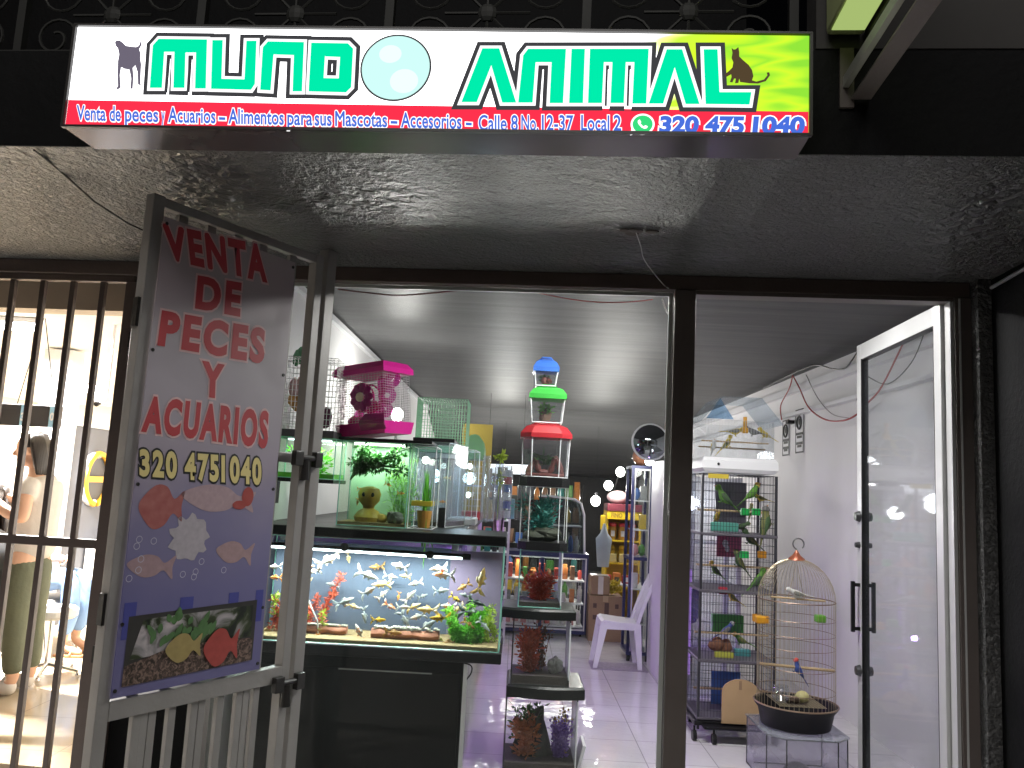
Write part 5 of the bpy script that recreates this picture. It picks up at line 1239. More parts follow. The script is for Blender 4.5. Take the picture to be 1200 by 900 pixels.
part('base', MB().box(-.46, -.27, 1.6, 1.97, 1.397, 1.438, .003), m_whitep, tD)
for z in (1.60, 1.70, 1.80): part('lamp_bulb', MB().ell((-.335, 1.72, z), (.016, .016, .02)), EM("cool_bulb", (.92, .97, 1), 10), tD)
lamp('tank_light', (-.36, 1.75, 1.72), 3.5, (.8, .9, 1), .05, parent=tD)
# small green tank and grey cage further left, seen through the gate
brk = thing('wall_shelf', 'small dark shelf under the little green tank', 'shelf', (-1.2, .7, 1.62)); part('board', MB().box(-1.45, -1.03, .58, .92, 1.632, 1.654, .003), m_black, brk); part('bracket', MB().box(-1.44, -1.42, .6, .9, 1.50, 1.63), m_black, brk)
tE = tank('glass_tank', 'little green tank on the small shelf beside the gate post', 'fish tank', [(-1.40, .62), (-1.04, .62), (-1.04, .9), (-1.40, .9)], 1.655, 1.885, m_edge, m_gg, gravel=m_pl)
part('lamp_strip', MB().box(-1.35, -1.1, .74, .78, 1.875, 1.882), EM("blue_white_led", (.75, .95, 1), 6), tE); lamp('led_light', (-1.2, .74, 1.87), 3.0, (.7, 1, .75), kind='AREA', sx=.28, sy=.1, parent=tE)
plant('tank_plant', 'dense green weed filling the little green tank', 'plant', (-1.2, .76, 1.68), (.16, .1), .14, 420, .04, .012, m_pl, stems=14)
gc = thing('wire_cage', 'grey wire cage above the little green tank', 'cage', (-1.22, .75, 1.89))
part('wire', cage_wires(MB(), -1.40, -1.065, .62, .9, 1.895, 2.35, 16, 10, 14, .0016), m_alu, gc); part('tray', MB().box(-1.41, -1.055, .61, .91, 1.888, 1.93, .004), M("dark_grey_tray", (.06, .05, .06), .5), gc)
for k, (px, py, c, l) in enumerate([(352, 420, (.12, .35, .18), 'green bundle inside the top of the grey wire cage'), (349, 455, (.55, .33, .33), 'pink bundle inside the grey wire cage'), (347, 475, (.6, .3, .08), 'orange toy inside the grey wire cage'), (380, 492, (.15, .03, .09), 'dark purple bundle on the floor of the grey wire cage')]):
    p = FW.at(px, py, .78); rock('soft_toy', l, 'toy', (p.x, .78, p.z-.05), (.05, .05, .09), M("toy_fabric", c, .8, var=.4, scale=30), 4, seed=k+3)

# ---- pink hamster cage, tilted, on the black lids
pk = thing('hamster_cage', 'pink hamster cage with flower tubes on top of the green lit tank', 'cage', (-.86, .85, 1.906))
rt = RY(-6) @ RZ(-28)
m_pk = M("hot_pink_plastic", (.82, .02, .36), .3, var=.12, trans=.25); m_pkt = GLASS("pink_tube", (.95, .35, .75), .12, milk=.12, milkcol=(.9, .1, .55)); m_wine = M("wine_plastic", (.34, .008, .15), .35)
PM = Matrix.Translation((-.865, .86, 1.95)) @ rt.to_4x4()
def pkp(name, b, mat, **k): bmesh.ops.transform(b.bm, matrix=PM, verts=b.bm.verts); return part(name, b, mat, pk, **k)
pkp('wire', cage_wires(MB(), -.17, .17, -.13, .13, .04, .36, 16, 12, 22, .0013), m_alu)
pkp('roof', MB().loft([[(-.19, -.15, .34), (.19, -.15, .34), (.19, .15, .34), (-.19, .15, .34)], [(-.19, -.15, .37), (.19, -.15, .37), (.19, .15, .37), (-.19, .15, .37)], [(-.17, -.12, .405), (.17, -.12, .405), (.17, .12, .405), (-.17, .12, .405)]]), m_pk)
pkp('base', MB().loft([[(-.17, -.13, -.02), (.17, -.13, -.02), (.17, .13, -.02), (-.17, .13, -.02)], [(-.185, -.145, .05), (.185, -.145, .05), (.185, .145, .05), (-.185, .145, .05)]]), m_pk)
def torus(b, c, R0, r, ax, n=22, m_=8):
    ax = Vector(ax).normalized(); u = ax.orthogonal().normalized(); v = ax.cross(u)
    b.tube([Vector(c)+(u*math.cos(2*PI*k/n)+v*math.sin(2*PI*k/n))*R0 for k in range(n)], r, m_, True); return b
w = torus(MB(), (-.07, -.02, .215), .085, .006, (0, 1, .1)); w = torus(w, (-.07, .05, .215), .085, .006, (0, 1, .1))
for k in range(10): a = k*PI/5; w.cyl((-.07, -.02, .215), (-.07+.085*math.cos(a), -.02, .215+.085*math.sin(a)), .0035, n=5)
pkp('wheel', w, m_pk)
fl_ = MB()
for k in range(9): a = k*2*PI/9; fl_.ell((.02+.055*math.cos(a), -.146, .20+.055*math.sin(a)), (.032, .012, .024), RY(-math.degrees(a)), 10, 7)
pkp('flower', fl_, m_wine, label='dark pink flower ornament on the cage front'); pkp('flower_heart', MB().ell((.02, -.162, .20), (.028, .016, .028)), M("cream_heart", (.8, .6, .45), .5))
tb_ = MB()
for c in ((.10, -.05, .27), (.12, -.03, .21), (-.02, -.05, .12), (.06, -.06, .11), (-.09, -.05, .08), (.10, -.04, .13), (.14, .0, .3)):
    torus(tb_, c, .036, .020, (random.uniform(-1, 1), 1, random.uniform(-.6, .6)), 16, 8)
pkp('tube', tb_, m_pkt, smooth=True)
hd = MB()
for c, r_ in (((-.11, -.06, .07), .04), ((-.03, -.08, .06), .045), ((.03, -.05, .16), .035)): hd.ell(c, (r_, r_*.8, r_*.8), seg=12, rings=8)
pkp('house', hd, m_pk, smooth=True)
lp = MB()
rr = [[(.02, -.155, .0), (.20, -.155, .0), (.20, -.155, .01), (.02, -.155, .01)], [(.03, -.19, .04), (.21, -.19, .03), (.21, -.185, .05), (.03, -.185, .06)], [(.05, -.16, .09), (.18, -.16, .08), (.18, -.15, .09), (.05, -.15, .10)]]
lp.loft(rr); pkp('drawer', lp, m_wine, label='wine red scoop hanging at the lower right of the pink cage')
wl = thing('assumed_shelf_lamp', 'assumed glaring white lamp standing on the shelf behind the pink cage', 'lamp', (-1.02, 2.7, 1.397))  # lamp assumed from the bright glow on the ceiling, hidden behind the cage
part('bulb', MB().ell((-1.02, 2.7, 2.22), (.05, .05, .06)), EM("shelf_lamp_glow", (1, .97, .92), 14), wl, smooth=True); part('stem', MB().cyl((-1.02, 2.7, 1.397), (-1.02, 2.7, 2.16), .012, n=8).lathe([(.08, 1.397), (.08, 1.41), (.02, 1.42)], -1.02, 2.7, 16), m_whitep, wl)
lamp('assumed_shelf_light', (-1.02, 2.7, 2.33), 34, (1, .97, .93), .06, parent=wl)
# ---- objects farther along the left shelf
gw = thing('wire_cage', 'mint green wire cage behind the pink hamster cage', 'cage', (-.58, 2.3, 1.93)); m_mint = M("mint_wire", (.35, .62, .42), .4)
part('wire', cage_wires(MB(), -.78, -.40, 2.1, 2.45, 1.94, 2.31, 18, 12, 8, .0022), m_mint, gw); part('tray', MB().box(-.79, -.39, 2.09, 2.46, 1.90, 1.95, .004), m_mint, gw)
sb = thing('storage_tank', 'tall pale tank under the mint green cage', 'tank', (-.6, 2.3, 1.4)); part('body', MB().box(-.76, -.42, 2.12, 2.43, 1.397, 1.895), GLASS("frosty_plastic", (.9, .92, .92), .1, milk=.3), sb); part('rim', MB().box(-.77, -.41, 2.11, 2.44, 1.86, 1.897, .003), m_alu, sb)
yb = single('yellow_board', 'flat yellow board standing at the back of the left shelf', 'board', MB().box(-.49, -.23, 3.0, 3.02, 1.397, 2.20, .003), M("dull_yellow_board", (.45, .33, .06), .6, bump=.1), (-.36, 3, 1.397))
gt = thing('hamster_house', 'cage with rounded translucent green roof on the left shelf', 'cage', (-.36, 2.7, 1.4))
ro = MB(); ro.prism([(-.445, 1.88), (-.275, 1.88), (-.275, 1.96), (-.29, 2.03), (-.325, 2.075), (-.36, 2.085), (-.395, 2.075), (-.43, 2.03), (-.445, 1.96)], 2.58, 2.9); part('roof', ro, M("mint_plastic", (.32, .55, .33), .4, trans=.4), gt)
part('wire', cage_wires(MB(), -.445, -.275, 2.58, 2.9, 1.45, 1.88, 7, 8, 8, .0016), m_alu, gt); part('tray', MB().box(-.45, -.27, 2.57, 2.91, 1.397, 1.46, .004), M("red_tray", (.55, .05, .06), .4), gt)
part('shelf', MB().box(-.44, -.28, 2.6, 2.88, 1.66, 1.675), M("pale_blue_plastic", (.5, .55, .8), .4), gt)
m_cyl = GLASS("clear_cylinder", (.93, .95, .97), .14, milk=.1)
for k, (px, y, z1, r_, lab) in enumerate([(567, 2.2, 1.90, .03, 'tall clear cylinder nearest on the left shelf'), (575, 2.3, 1.82, .028, 'pale clear cylinder beside the tallest one on the shelf'), (583, 2.7, 1.86, .04, 'clear cylinder with yellow flowers on the left shelf'), (592, 3.1, 1.86, .05, 'wide clear cylinder with colourful gravel bands on the shelf end')]):
    x = FW.at(px, 600, y).x; c = thing('glass_cylinder', lab, 'vase', (x, y, 1.397), FW, 'clear cylinders on the left shelf')
    part('glass', MB().lathe([(r_, 1.398), (r_, z1), (r_*.95, z1), (r_*.95, 1.41)], x, y, 18, caps=False), m_cyl, c, smooth=True)
    if k == 3:
        for j, (z, co) in enumerate([(1.41, (.8, .8, .85)), (1.49, (.05, .09, .5)), (1.56, (.7, .72, .75)), (1.63, (.06, .15, .4)), (1.70, (.5, .05, .06)), (1.76, (.65, .7, .75))]): part('gravel_band', MB().lathe([(r_*.9, z), (r_*.9, z+.06)], x, y, 16), M("band_gravel", co, .6, var=.3, scale=80), c)
    if k == 2:
        b = MB()
        for j in range(60):
            z = random.choice((1.70, 1.76, 1.9, 1.93)); d = Vector((random.gauss(0, 1), random.gauss(0, 1), random.gauss(.3, .6))).normalized(); b.leaf((x+random.uniform(-.03, .03), y+random.uniform(-.03, .03), z), d, .06, .025)
        b.cyl((x, y, 1.40), (x, y, 1.94), .004, n=5); single('artificial_flower', 'yellow green artificial flower rising from a clear cylinder', 'flower', b, m_pl2, (x, y, 1.40), fix=False)
rnd = random.Random(5)
for k, (px, py, y, s, co, lab) in enumerate([(552, 622, 2.2, .03, (.8, .8, .82), 'small white box at the front of the left shelf'), (556, 600, 2.4, .035, (.6, .05, .06), 'red tray in front of the green roofed cage'), (598, 628, 3.3, .05, (.15, .3, .35), 'teal bag at the end of the left shelf'), (602, 606, 3.5, .06, (.08, .09, .08), 'dark bag hanging at the end of the left shelf'), (600, 588, 3.4, .05, (.7, .68, .7), 'white bag at the top end of the left shelf')]):
    x = FW.at(px, py, y).x; z = 1.397
    single('shop_package', lab, 'package', MB().box(x-s*.5, x+s*.5, y-s*.5, y+s*.5, z, z+s*(1.2 if k < 2 else 3.5), .008), M("package_print", co, .4, var=.4, scale=25), (x, y, z))
hg = single('cloth_drape', 'striped blue and brown cloth hanging off the shelf end', 'cloth', MB().loft([[(-.19+.10*k/6+.012*math.sin(z*9+k), 3.7+.05*math.sin(k*1.9), 1.86-z) for k in range(7)] for z in (0, .1, .2, .3, .4, .5, .6)], caps=False, closed=False), M("striped_cloth", (.15, .17, .3), .8, var=.8, scale=26, col2=(.6, .5, .45)), (-.14, 3.7, 1.2), fix=False)
wtube = thing('wall_tube', 'white glowing tube lamp along the left wall behind the tower', 'lamp', (-.7, 6.0, 1.9))
qa = FW.at(562, 549, 6.5); qb = FW.at(612, 549, 6.5)
part('tube', MB().cyl((qa.x, 6.5, qa.z), (qb.x+.1, 6.5, qb.z-.01), .06, n=12), EM("rear_tube", (.92, .95, 1), 3), wtube); part('hanger', MB().cyl((qa.x+.1, 6.5, qa.z), (qa.x+.1, 6.5, 2.89), .002, n=6).cyl((qb.x, 6.5, qb.z), (qb.x, 6.5, 2.89), .002, n=6), m_black, wtube)
lamp('rear_tube_light', ((qa.x+qb.x)/2, 6.4, qa.z-.15), 16, (.92, .95, 1), .12, parent=wtube)
# assumed violet lamps under the shelf, inferred from the purple light on the floor
for k, (x, y, z, w_, lab) in enumerate([(-.45, 1.7, 1.325, 7, 'assumed violet lamp under the front end of the left shelf'), (-.45, 3.4, 1.325, 10, 'assumed violet lamp under the rear end of the left shelf')]):
    vl = thing('assumed_violet_lamp', lab, 'lamp', (x, y, z), FW, 'assumed violet lamps under the left shelf')
    part('tube', MB().cyl((x, y-.5, z), (x, y+.5, z), .012, n=10), EM("violet_led", (.62, .28, 1), 5), vl); part('fitting', MB().box(x-.02, x+.02, y-.52, y+.52, z+.013, z+.019), m_whitep, vl)
    lamp('assumed_violet_light', (x+.02, y, z-.02), w_, (.60, .30, 1), kind='AREA', sx=.06, sy=1.0, rot=RY(-35), parent=vl)
vt = single('lit_water_tank', 'violet lit row of tanks on the lower shelf behind the long aquarium', 'tank', MB().box(-1.3, -.42, 1.5, 4.4, .705, 1.2), GLASS("violet_water", (.75, .6, .95), .1, milk=.35, milkcol=(.75, .6, .95)), (-.8, 2.9, .705))

# ---- crowded racks farther back
RCOL = [('red', (.5, .06, .04)), ('yellow', (.6, .42, .05)), ('orange', (.55, .2, .04)), ('white', (.65, .63, .6)), ('brown', (.25, .13, .07)), ('green', (.1, .3, .06)), ('blue', (.06, .15, .45)), ('teal', (.05, .3, .3)), ('grey', (.3, .3, .3)), ('dark', (.05, .05, .06)), ('lilac', (.4, .3, .6))]
RM = {n: M('rack_'+n+'_goods', c, .4, var=.5, scale=35) for n, c in RCOL}
ORD = ['first', 'second', 'third', 'fourth', 'fifth', 'sixth', 'seventh', 'eighth', 'ninth', 'tenth', 'eleventh', 'twelfth', 'thirteenth', 'fourteenth']
def rack(name, label, short, x0, x1, y0, y1, zs, top, n, seed, mat, dens=.85, palette=None):
    rnd = random.Random(seed); t = thing(name, label, 'rack', ((x0+x1)/2, (y0+y1)/2, 0)); pal = palette or [c for c, _ in RCOL]
    for x in (x0, x1):
        for y in (y0, y1): part('post', MB().box(x-.012, x+.012, y-.012, y+.012, 0, top), mat, t)
    for z in zs: part('shelf', MB().box(x0+.013, x1-.013, y0, y1, z, z+.012), mat, t)
    lev = ['lowest', 'second', 'third', 'fourth', 'fifth', 'top']
    for li, z in enumerate(zs):
        hmax = (zs[li+1] if li+1 < len(zs) else top+.12)-z-.06
        for k in range(n):
            if rnd.random() > dens: continue
            w_ = (x1-x0-.06)/n; x = x0+.03+w_*(k+.5); c = rnd.choice(pal); h = hmax*rnd.uniform(.45, .95); kd = rnd.choice(('bag', 'box', 'bottle')); zz = z+.013; y = y0+.08+rnd.uniform(0, .05); r_ = w_*.42
            if kd == 'box': b = MB().box(x-r_, x+r_, y-.05, y+.05, zz, zz+h, .004, RZ(rnd.uniform(-10, 10)))
            elif kd == 'bottle': b = MB().lathe([(r_*.8, zz), (r_*.85, zz+h*.1), (r_*.85, zz+h*.62), (r_*.35, zz+h*.8), (r_*.35, zz+h)], x, y, 12)
            else: b = MB().loft([[(x+r_*sx_*math.cos(a*PI/5), y+.04*sy_*math.sin(a*PI/5), zz+h*f) for a in range(10)] for f, sx_, sy_ in ((0, .8, .9), (.1, 1, 1.2), (.6, .95, 1), (.85, .8, .4), (1, .85, .1))])
            single('rack_'+kd, f'{c} {kd}, {ORD[k]} place from left, {lev[li]} shelf of the {short}', kd, b, RM[c], (x, y, zz), group='goods on the '+short, smooth=(kd != 'box'))
rack('goods_rack', 'pale metal rack crowded with coloured goods behind the left shelf', 'crowded pale rack', -.85, -.06, 5.1, 5.45, (.15, .55, .95, 1.30, 1.62), 1.92, 9, 3, m_alu)
rack('goods_rack', 'tall dark rack packed with mixed goods at the far end of the aisle', 'far dark rack', -.7, .95, 7.6, 8.0, (.2, .55, .9, 1.22, 1.52), 1.78, 14, 8, m_black, .95)
# ================================================================== TOWER OF TANKS
GT_ = 'tower of stacked display tanks in the middle'
def slab(name, b, x0, x1, y0, y1, z0, z1):        # black lid with a bowed front and bevelled top edge
    pl = [(x0, y1), (x0, y0+.02)]+[(x0+(x1-x0)*k/10, y0+.02-.045*math.sin(PI*k/10)) for k in range(1, 10)]+[(x1, y0+.02), (x1, y1)]
    cx = (x0+x1)/2; cyy = (y0+y1)/2; ins = [(cx+(x-cx)*.95, cyy+(y-cyy)*.95) for x, y in pl]
    b.loft([[(x, y, z0) for x, y in pl], [(x, y, z1-.012) for x, y in pl], [(x, y, z1) for x, y in ins]]); return b
m_slab = M("black_lid_plastic", (.012, .014, .013), .35, spec=.3)
t1 = tank('stacked_tank', 'lowest and widest tank of the tower, with a dark rock and purple plant', 'fish tank', plan_pts(.005, .425, 1.0, 1.36, 0), .03, .44, m_seamd, m_gl, gravel=m_gravd, gh=.04, seam_r=.005)
part('lid', slab('', MB(), -.0, .465, .97, 1.40, .442, .512), m_slab, t1); part('base', MB().box(-.0, .43, .99, 1.37, 0, .029, .004), m_slab, t1)
t2 = tank('stacked_tank', 'second tank from the floor in the tower, with a big red plant and wood', 'fish tank', plan_pts(.025, .365, 1.0, 1.30, 0), .513, .893, m_seamd, m_gl, gravel=m_gravd, gh=.05, seam_r=.004)
part('lid', slab('', MB(), -.055, .395, .97, 1.36, .895, .955), m_slab, t2)
t3 = tank('stacked_tank', 'green edged tank with a red bushy plant, third from the floor in the tower', 'fish tank', plan_pts(.045, .30, 1.02, 1.30, 0), .956, 1.295, m_edge, m_glg, gravel=m_gravd, gh=.03, seam_r=.004)
t4 = tank('stacked_tank', 'black rimmed tank with a teal plant, fourth from the floor in the tower', 'fish tank', plan_pts(.035, .318, 1.0, 1.27, .05), 1.33, 1.68, m_seamw, m_gl, seam_r=.003)
part('base', MB().hprism(plan_pts(.025, .328, .99, 1.28, .05), 1.296, 1.345), m_black, t4); part('lid', MB().hprism(plan_pts(.015, .325, .985, 1.28, .05), 1.680, 1.738), m_black, t4)
m_rl = M("red_lid_plastic", (.48, .03, .04), .3, trans=.2); m_gln = M("green_lid_plastic", (.06, .45, .07), .3, trans=.25); m_blu = M("blue_lid_plastic", (.05, .17, .6), .3, trans=.25)
def kritter(label, x0, x1, y0, y1, z0, z1, z2, mat, c, tp):
    t = tank('stacked_tank', label, 'fish tank', plan_pts(x0, x1, y0, y1, c), z0, z1, m_seamw, GLASS("clear_plastic", (.95, .96, .97), .1, milk=.03), taper=tp, seam_r=.0035)
    cx, cyy = (x0+x1)/2, (y0+y1)/2
    def rg(s, z): return [(cx+(x-cx)*s, cyy+(y-cyy)*s, z) for x, y in plan_pts(x0, x1, y0, y1, c)]
    ld = part('lid', MB().loft([rg(.98, z1-.02), rg(1.09, z1-.018), rg(1.09, z1+.01), rg(.86, z2-.012), rg(.66, z2)]), mat, t)
    part('hatch', MB().box(cx-(x1-x0)*.2, cx+(x1-x0)*.2, cyy-(y1-y0)*.2, cyy+(y1-y0)*.2, z2+.001, z2+.010, .004), mat, ld)
    part('grip', MB().tube([(cx-(x1-x0)*.3, cyy-.02, z2-.004), (cx-(x1-x0)*.18, cyy-.03, z2+.018), (cx+(x1-x0)*.18, cyy-.03, z2+.018), (cx+(x1-x0)*.3, cyy-.02, z2-.004)], .006, 6), mat, ld)
    return t
kritter('red lidded plastic tank, third from the top of the tower', .022, .318, 1.0, 1.24, 1.739, 2.0, 2.065, m_rl, .06, .95)
kritter('green lidded plastic tank, second from the top of the tower', .06, .275, 1.02, 1.22, 2.078, 2.245, 2.30, m_gln, .0, .86)
kritter('blue lidded little plastic tank crowning the tower', .075, .225, 1.05, 1.19, 2.312, 2.42, 2.475, m_blu, .0, .82)
m_pane = GLASS("side_pane_reflection_tone", (.8, .8, .85), .12, milk=.32, milkcol=(.85, .84, .92))  # reflection on the right-hand panes put into a milky colour
for t_, x1_, y0_, y1_, z0_, z1_ in ((t1, .425, 1.0, 1.36, .05, .43), (t2, .365, 1.0, 1.30, .55, .88), (t3, .30, 1.02, 1.30, .975, 1.285)):
    part('side_pane', MB().box(x1_-.006, x1_-.003, y0_+.006, y1_-.006, z0_, z1_), m_pane, t_)
    part('edge_strip', MB().box(x1_-.004, x1_+.004, y0_-.007, y0_-.0045, z0_, z1_), m_seamw, t_)  # bright glint of the pane edge put in as a white strip
# their decorations
m_purp = M("purple_plant", (.34, .2, .6), .5, var=.5, scale=20, trans=.2); m_rust = M("rusty_orange_plant", (.58, .22, .09), .5, var=.5, scale=20, trans=.2); m_rock = M("mossy_rock", (.055, .06, .045), .85, var=.6, scale=20, bump=.7, bscale=30)
plant('tank_plant', 'rusty orange plant at the left of the lowest tower tank', 'plant', (.135, 1.14, .07), (.095, .08), .20, 620, .042, .016, m_rust, stems=10)
b = MB(); b.loft([[(.17+.13*math.cos(k*2*PI/9), 1.2+.08*math.sin(k*2*PI/9), .07) for k in range(9)], [(.17+.10*math.cos(k*2*PI/9), 1.2+.06*math.sin(k*2*PI/9), .18+.02*math.sin(3*k)) for k in range(9)], [(.18+.06*math.cos(k*2*PI/9), 1.2+.04*math.sin(k*2*PI/9), .27+.015*math.sin(2*k)) for k in range(9)], [(.225+.012*math.cos(k*2*PI/9), 1.2+.015*math.sin(k*2*PI/9), .345) for k in range(9)]])
single('tank_rock', 'dark pointed rock in the lowest tower tank', 'rock', b, m_rock, (.15, 1.2, .07))
plant('tank_plant', 'purple speckled plant at the right of the lowest tower tank', 'plant', (.335, 1.15, .07), (.07, .08), .20, 620, .026, .016, m_purp, stems=9)
plant('tank_plant', 'small yellow flowers behind the rock in the lowest tower tank', 'plant', (.34, 1.24, .07), (.08, .05), .26, 150, .02, .016, M("yellow_bits", (.6, .38, .06), .5), stems=6)
plant('tank_plant', 'dark green sprigs above the orange plant in the lowest tower tank', 'plant', (.10, 1.2, .07), (.11, .06), .27, 260, .045, .014, m_dkg, stems=6)
plant('tank_plant', 'big bushy red plant in the second tower tank', 'plant', (.135, 1.12, .56), (.085, .08), .24, 900, .035, .013, M("deep_red_plant", (.58, .11, .045), .5, var=.5, scale=20, trans=.2), stems=14)
plant('tank_wood', 'brown twisted driftwood behind the red plant in the second tower tank', 'driftwood', (.20, 1.18, .56), (.06, .06), .27, 200, .03, .014, M("driftwood", (.16, .07, .035), .8, var=.5), stems=9)
rock('tank_rock', 'white and black stones at the right of the second tower tank', 'rock', (.29, 1.12, .56), (.05, .05, .07), M("pied_stone", (.45, .45, .43), .7, var=.9, scale=25), 6, seed=9)
plant('tank_plant', 'red bushy plant filling the green edged tower tank', 'plant', (.172, 1.16, .985), (.10, .10), .16, 900, .034, .012, M("scarlet_plant", (.62, .10, .05), .5, var=.6, scale=16, trans=.25), stems=18)
plant('tank_plant', 'teal bushy plant in the black rimmed tower tank', 'plant', (.15, 1.12, 1.39), (.13, .10), .20, 800, .035, .012, m_teal, stems=14)
rock('tank_rock', 'dark gravel mound in the black rimmed tower tank', 'rock', (.17, 1.12, 1.347), (.12, .09, .06), m_rock, 7, seed=4)
def logarch(label, c, w, h, mat):
    x, y, z = c; b = MB(); b.tube(catmull([(x-w, y, z+.012), (x-w*.55, y, z+h*.85), (x-w*.3, y, z+h*.3), (x+w*.3, y, z+h*.3), (x+w*.6, y, z+h), (x+w, y, z+.012)], 5, False), [.014+.008*math.sin(k*.9)**2 for k in range(26)], 8); b.box(x-w*1.1, x+w*1.1, y-.03, y+.03, z, z+.022, .008)
    return single('tank_ornament', label, 'ornament', b, mat, c, smooth=True)
m_mar = M("maroon_wood", (.13, .03, .022), .6, var=.5, scale=25)
logarch('maroon wooden arch in the red lidded tank', (.17, 1.1, 1.742), .11, .12, m_mar)
plant('tank_plant', 'green tuft over the wooden arch in the red lidded tank', 'plant', (.18, 1.13, 1.82), (.06, .05), .05, 130, .06, .008, m_dkg, stems=7)
rock('tank_ornament', 'brown green rock with moss in the green lidded tank', 'ornament', (.175, 1.12, 2.081), (.055, .05, .07), M("brown_moss", (.13, .08, .05), .8, var=.6, scale=30), 5, seed=12)
plant('tank_plant', 'bright green leaves under the green lid in the tower', 'plant', (.16, 1.12, 2.13), (.04, .04), .06, 60, .04, .016, m_pl, stems=5)
rock('tank_ornament', 'dark brown rock in the blue lidded tank', 'ornament', (.145, 1.12, 2.315), (.045, .04, .04), m_mar, 5, seed=15)
plant('tank_plant', 'small green tuft on the rock in the blue lidded tank', 'plant', (.14, 1.12, 2.345), (.025, .025), .03, 50, .03, .010, m_dkg, stems=5)
for k, (x, z, lab) in enumerate([(.43, .02, 'pale folded board leaning at the foot of the tower')]): single('leaning_board', lab, 'board', MB().box(.455, .475, 1.08, 1.30, .0, .16, .003, RY(14)), m_whitep, (.46, 1.2, 0))

# ================================================================== REAR OF THE SHOP
m_navy = M("navy_frame", (.03, .035, .11), .35, metal=.2)
dc = thing('display_cabinet', 'low navy framed glass cabinet with goods on its shelves', 'cabinet', (.37, 5.9, 0))
DX0, DX1, DY0, DY1 = -.13, .885, 5.7, 6.15
b = MB()
for x in (DX0, DX1-.035, .33):
    for y in (DY0, DY1-.035): b.box(x, x+.035, y, y+.035, .04, .93)
b.box(DX0-.002, DX1+.002, DY0-.003, DY1+.003, .90, .945); b.box(DX0-.002, DX1+.002, DY0-.003, DY1+.003, .03, .07); part('frame', b, m_navy, dc)
part('trim', MB().box(DX0+.036, DX1-.036, DY0-.006, DY0-.0035, .885, .898).box(DX1-.033, DX1-.018, DY0-.006, DY0-.0035, .07, .898).box(DX0+.036, DX1-.036, DY0-.006, DY0-.0035, .072, .09), m_alu, dc)
for k, z in enumerate((.10, .36, .62)): part('shelf', MB().box(DX0+.037, DX1-.037, DY0+.02, DY1-.02, z, z+.014), m_whitep, dc)
part('glass', MB().box(DX0+.036, DX1-.036, DY0+.004, DY0+.009, .07, .885), m_gl, dc)
for x in (DX0+.06, DX1-.06):
    for y in (DY0+.05, DY1-.05): part('castor', MB().cyl((x-.012, y, .02), (x+.012, y, .02), .02, n=12), m_black, dc)
lamp('cabinet_light', (.4, 5.85, .86), 5, (1, .93, .85), kind='AREA', sx=.9, sy=.1, parent=dc); part('lamp_strip', MB().box(0, .8, 5.84, 5.86, .872, .884), EM("cabinet_strip", (1, .93, .85), 4), dc)
cols = [('red', (.5, .06, .04)), ('yellow', (.6, .42, .05)), ('orange', (.6, .2, .04)), ('white', (.65, .63, .6)), ('brown', (.25, .12, .06)), ('green', (.1, .3, .06)), ('blue', (.06, .15, .42)), ('pink', (.65, .28, .28)), ('grey', (.3, .3, .3)), ('dark', (.07, .06, .05))]
MC = {n: M(n+"_packaging", c, .45, var=.35, scale=40) for n, c in cols}
ords = ['first', 'second', 'third', 'fourth', 'fifth', 'sixth', 'seventh', 'eighth', 'ninth', 'tenth']
rnd = random.Random(21)
for zi, (z, nm) in enumerate(((.115, 'bottom'), (.375, 'middle'), (.635, 'top'))):
    for k in range(10):
        c = rnd.choice([('pink', 'white', 'red'), ('white', 'grey', 'orange', 'brown'), ('yellow', 'orange', 'brown', 'red', 'green')][zi])
        x = DX0+.07+k*.093; w_ = rnd.uniform(.05, .08); h = rnd.uniform(.08, .2)
        if k % 2: bb = MB().lathe([(w_*.45, z), (w_*.5, z+.01), (w_*.5, z+h*.75), (w_*.35, z+h*.85), (w_*.36, z+h)], x+.03, 5.85+rnd.uniform(-.03, .08), 14); kd = 'jar'
        else: bb = MB().box(x, x+w_, 5.8, 5.86, z, z+h, .006, RZ(rnd.uniform(-8, 8))); kd = 'packet'
        single('shop_'+kd, f'{c} {kd}, {ords[k]} from the left on the {nm} shelf of the low cabinet', kd, bb, MC[c], (x+.03, 5.83, z), group='goods in the low navy cabinet', smooth=bool(k % 2))
rc = thing('rounded_case', 'glass display case with rounded top and white edge on the low cabinet', 'display case', (.55, 5.95, .95))
arch = [(.30, .946), (.84, .946), (.82, 1.40), (.78, 1.53), (.70, 1.58), (.42, 1.60), (.30, 1.60)]
part('glass', MB().prism(arch, 5.78, 6.1), GLASS("dark_case_glass", (.55, .6, .62), .18, milk=.02), rc)
part('edge', MB().tube([(x, 5.775, z) for x, z in arch[1:]], .013, 8), m_whitep, rc); part('shelf', MB().box(.32, .80, 5.8, 6.08, 1.25, 1.262), m_whitep, rc)
for k in range(7): single('shop_jar', f'{ords[k]} small shiny jar from the left inside the rounded glass case', 'jar', MB().lathe([(.025, .95), (.03, .97), (.03, 1.08), (.015, 1.12), (.016, 1.14)], .36+k*.065, 5.9+.06*(k % 2), 12), MC[['blue', 'grey', 'white', 'dark', 'green', 'blue', 'white'][k]], (.36+k*.065, 5.9, .95), group='jars in the rounded case', smooth=True)
bw = single('big_carton', 'tall brown cardboard box standing beside the low cabinet', 'box', MB().box(.895, 1.27, 5.5, 5.85, 0, .505, .006), m_card, (1.08, 5.6, 0))
for k, (sx, sz) in enumerate([(.06, .40), (.18, .40), (.30, .40), (.06, .25)]): pass
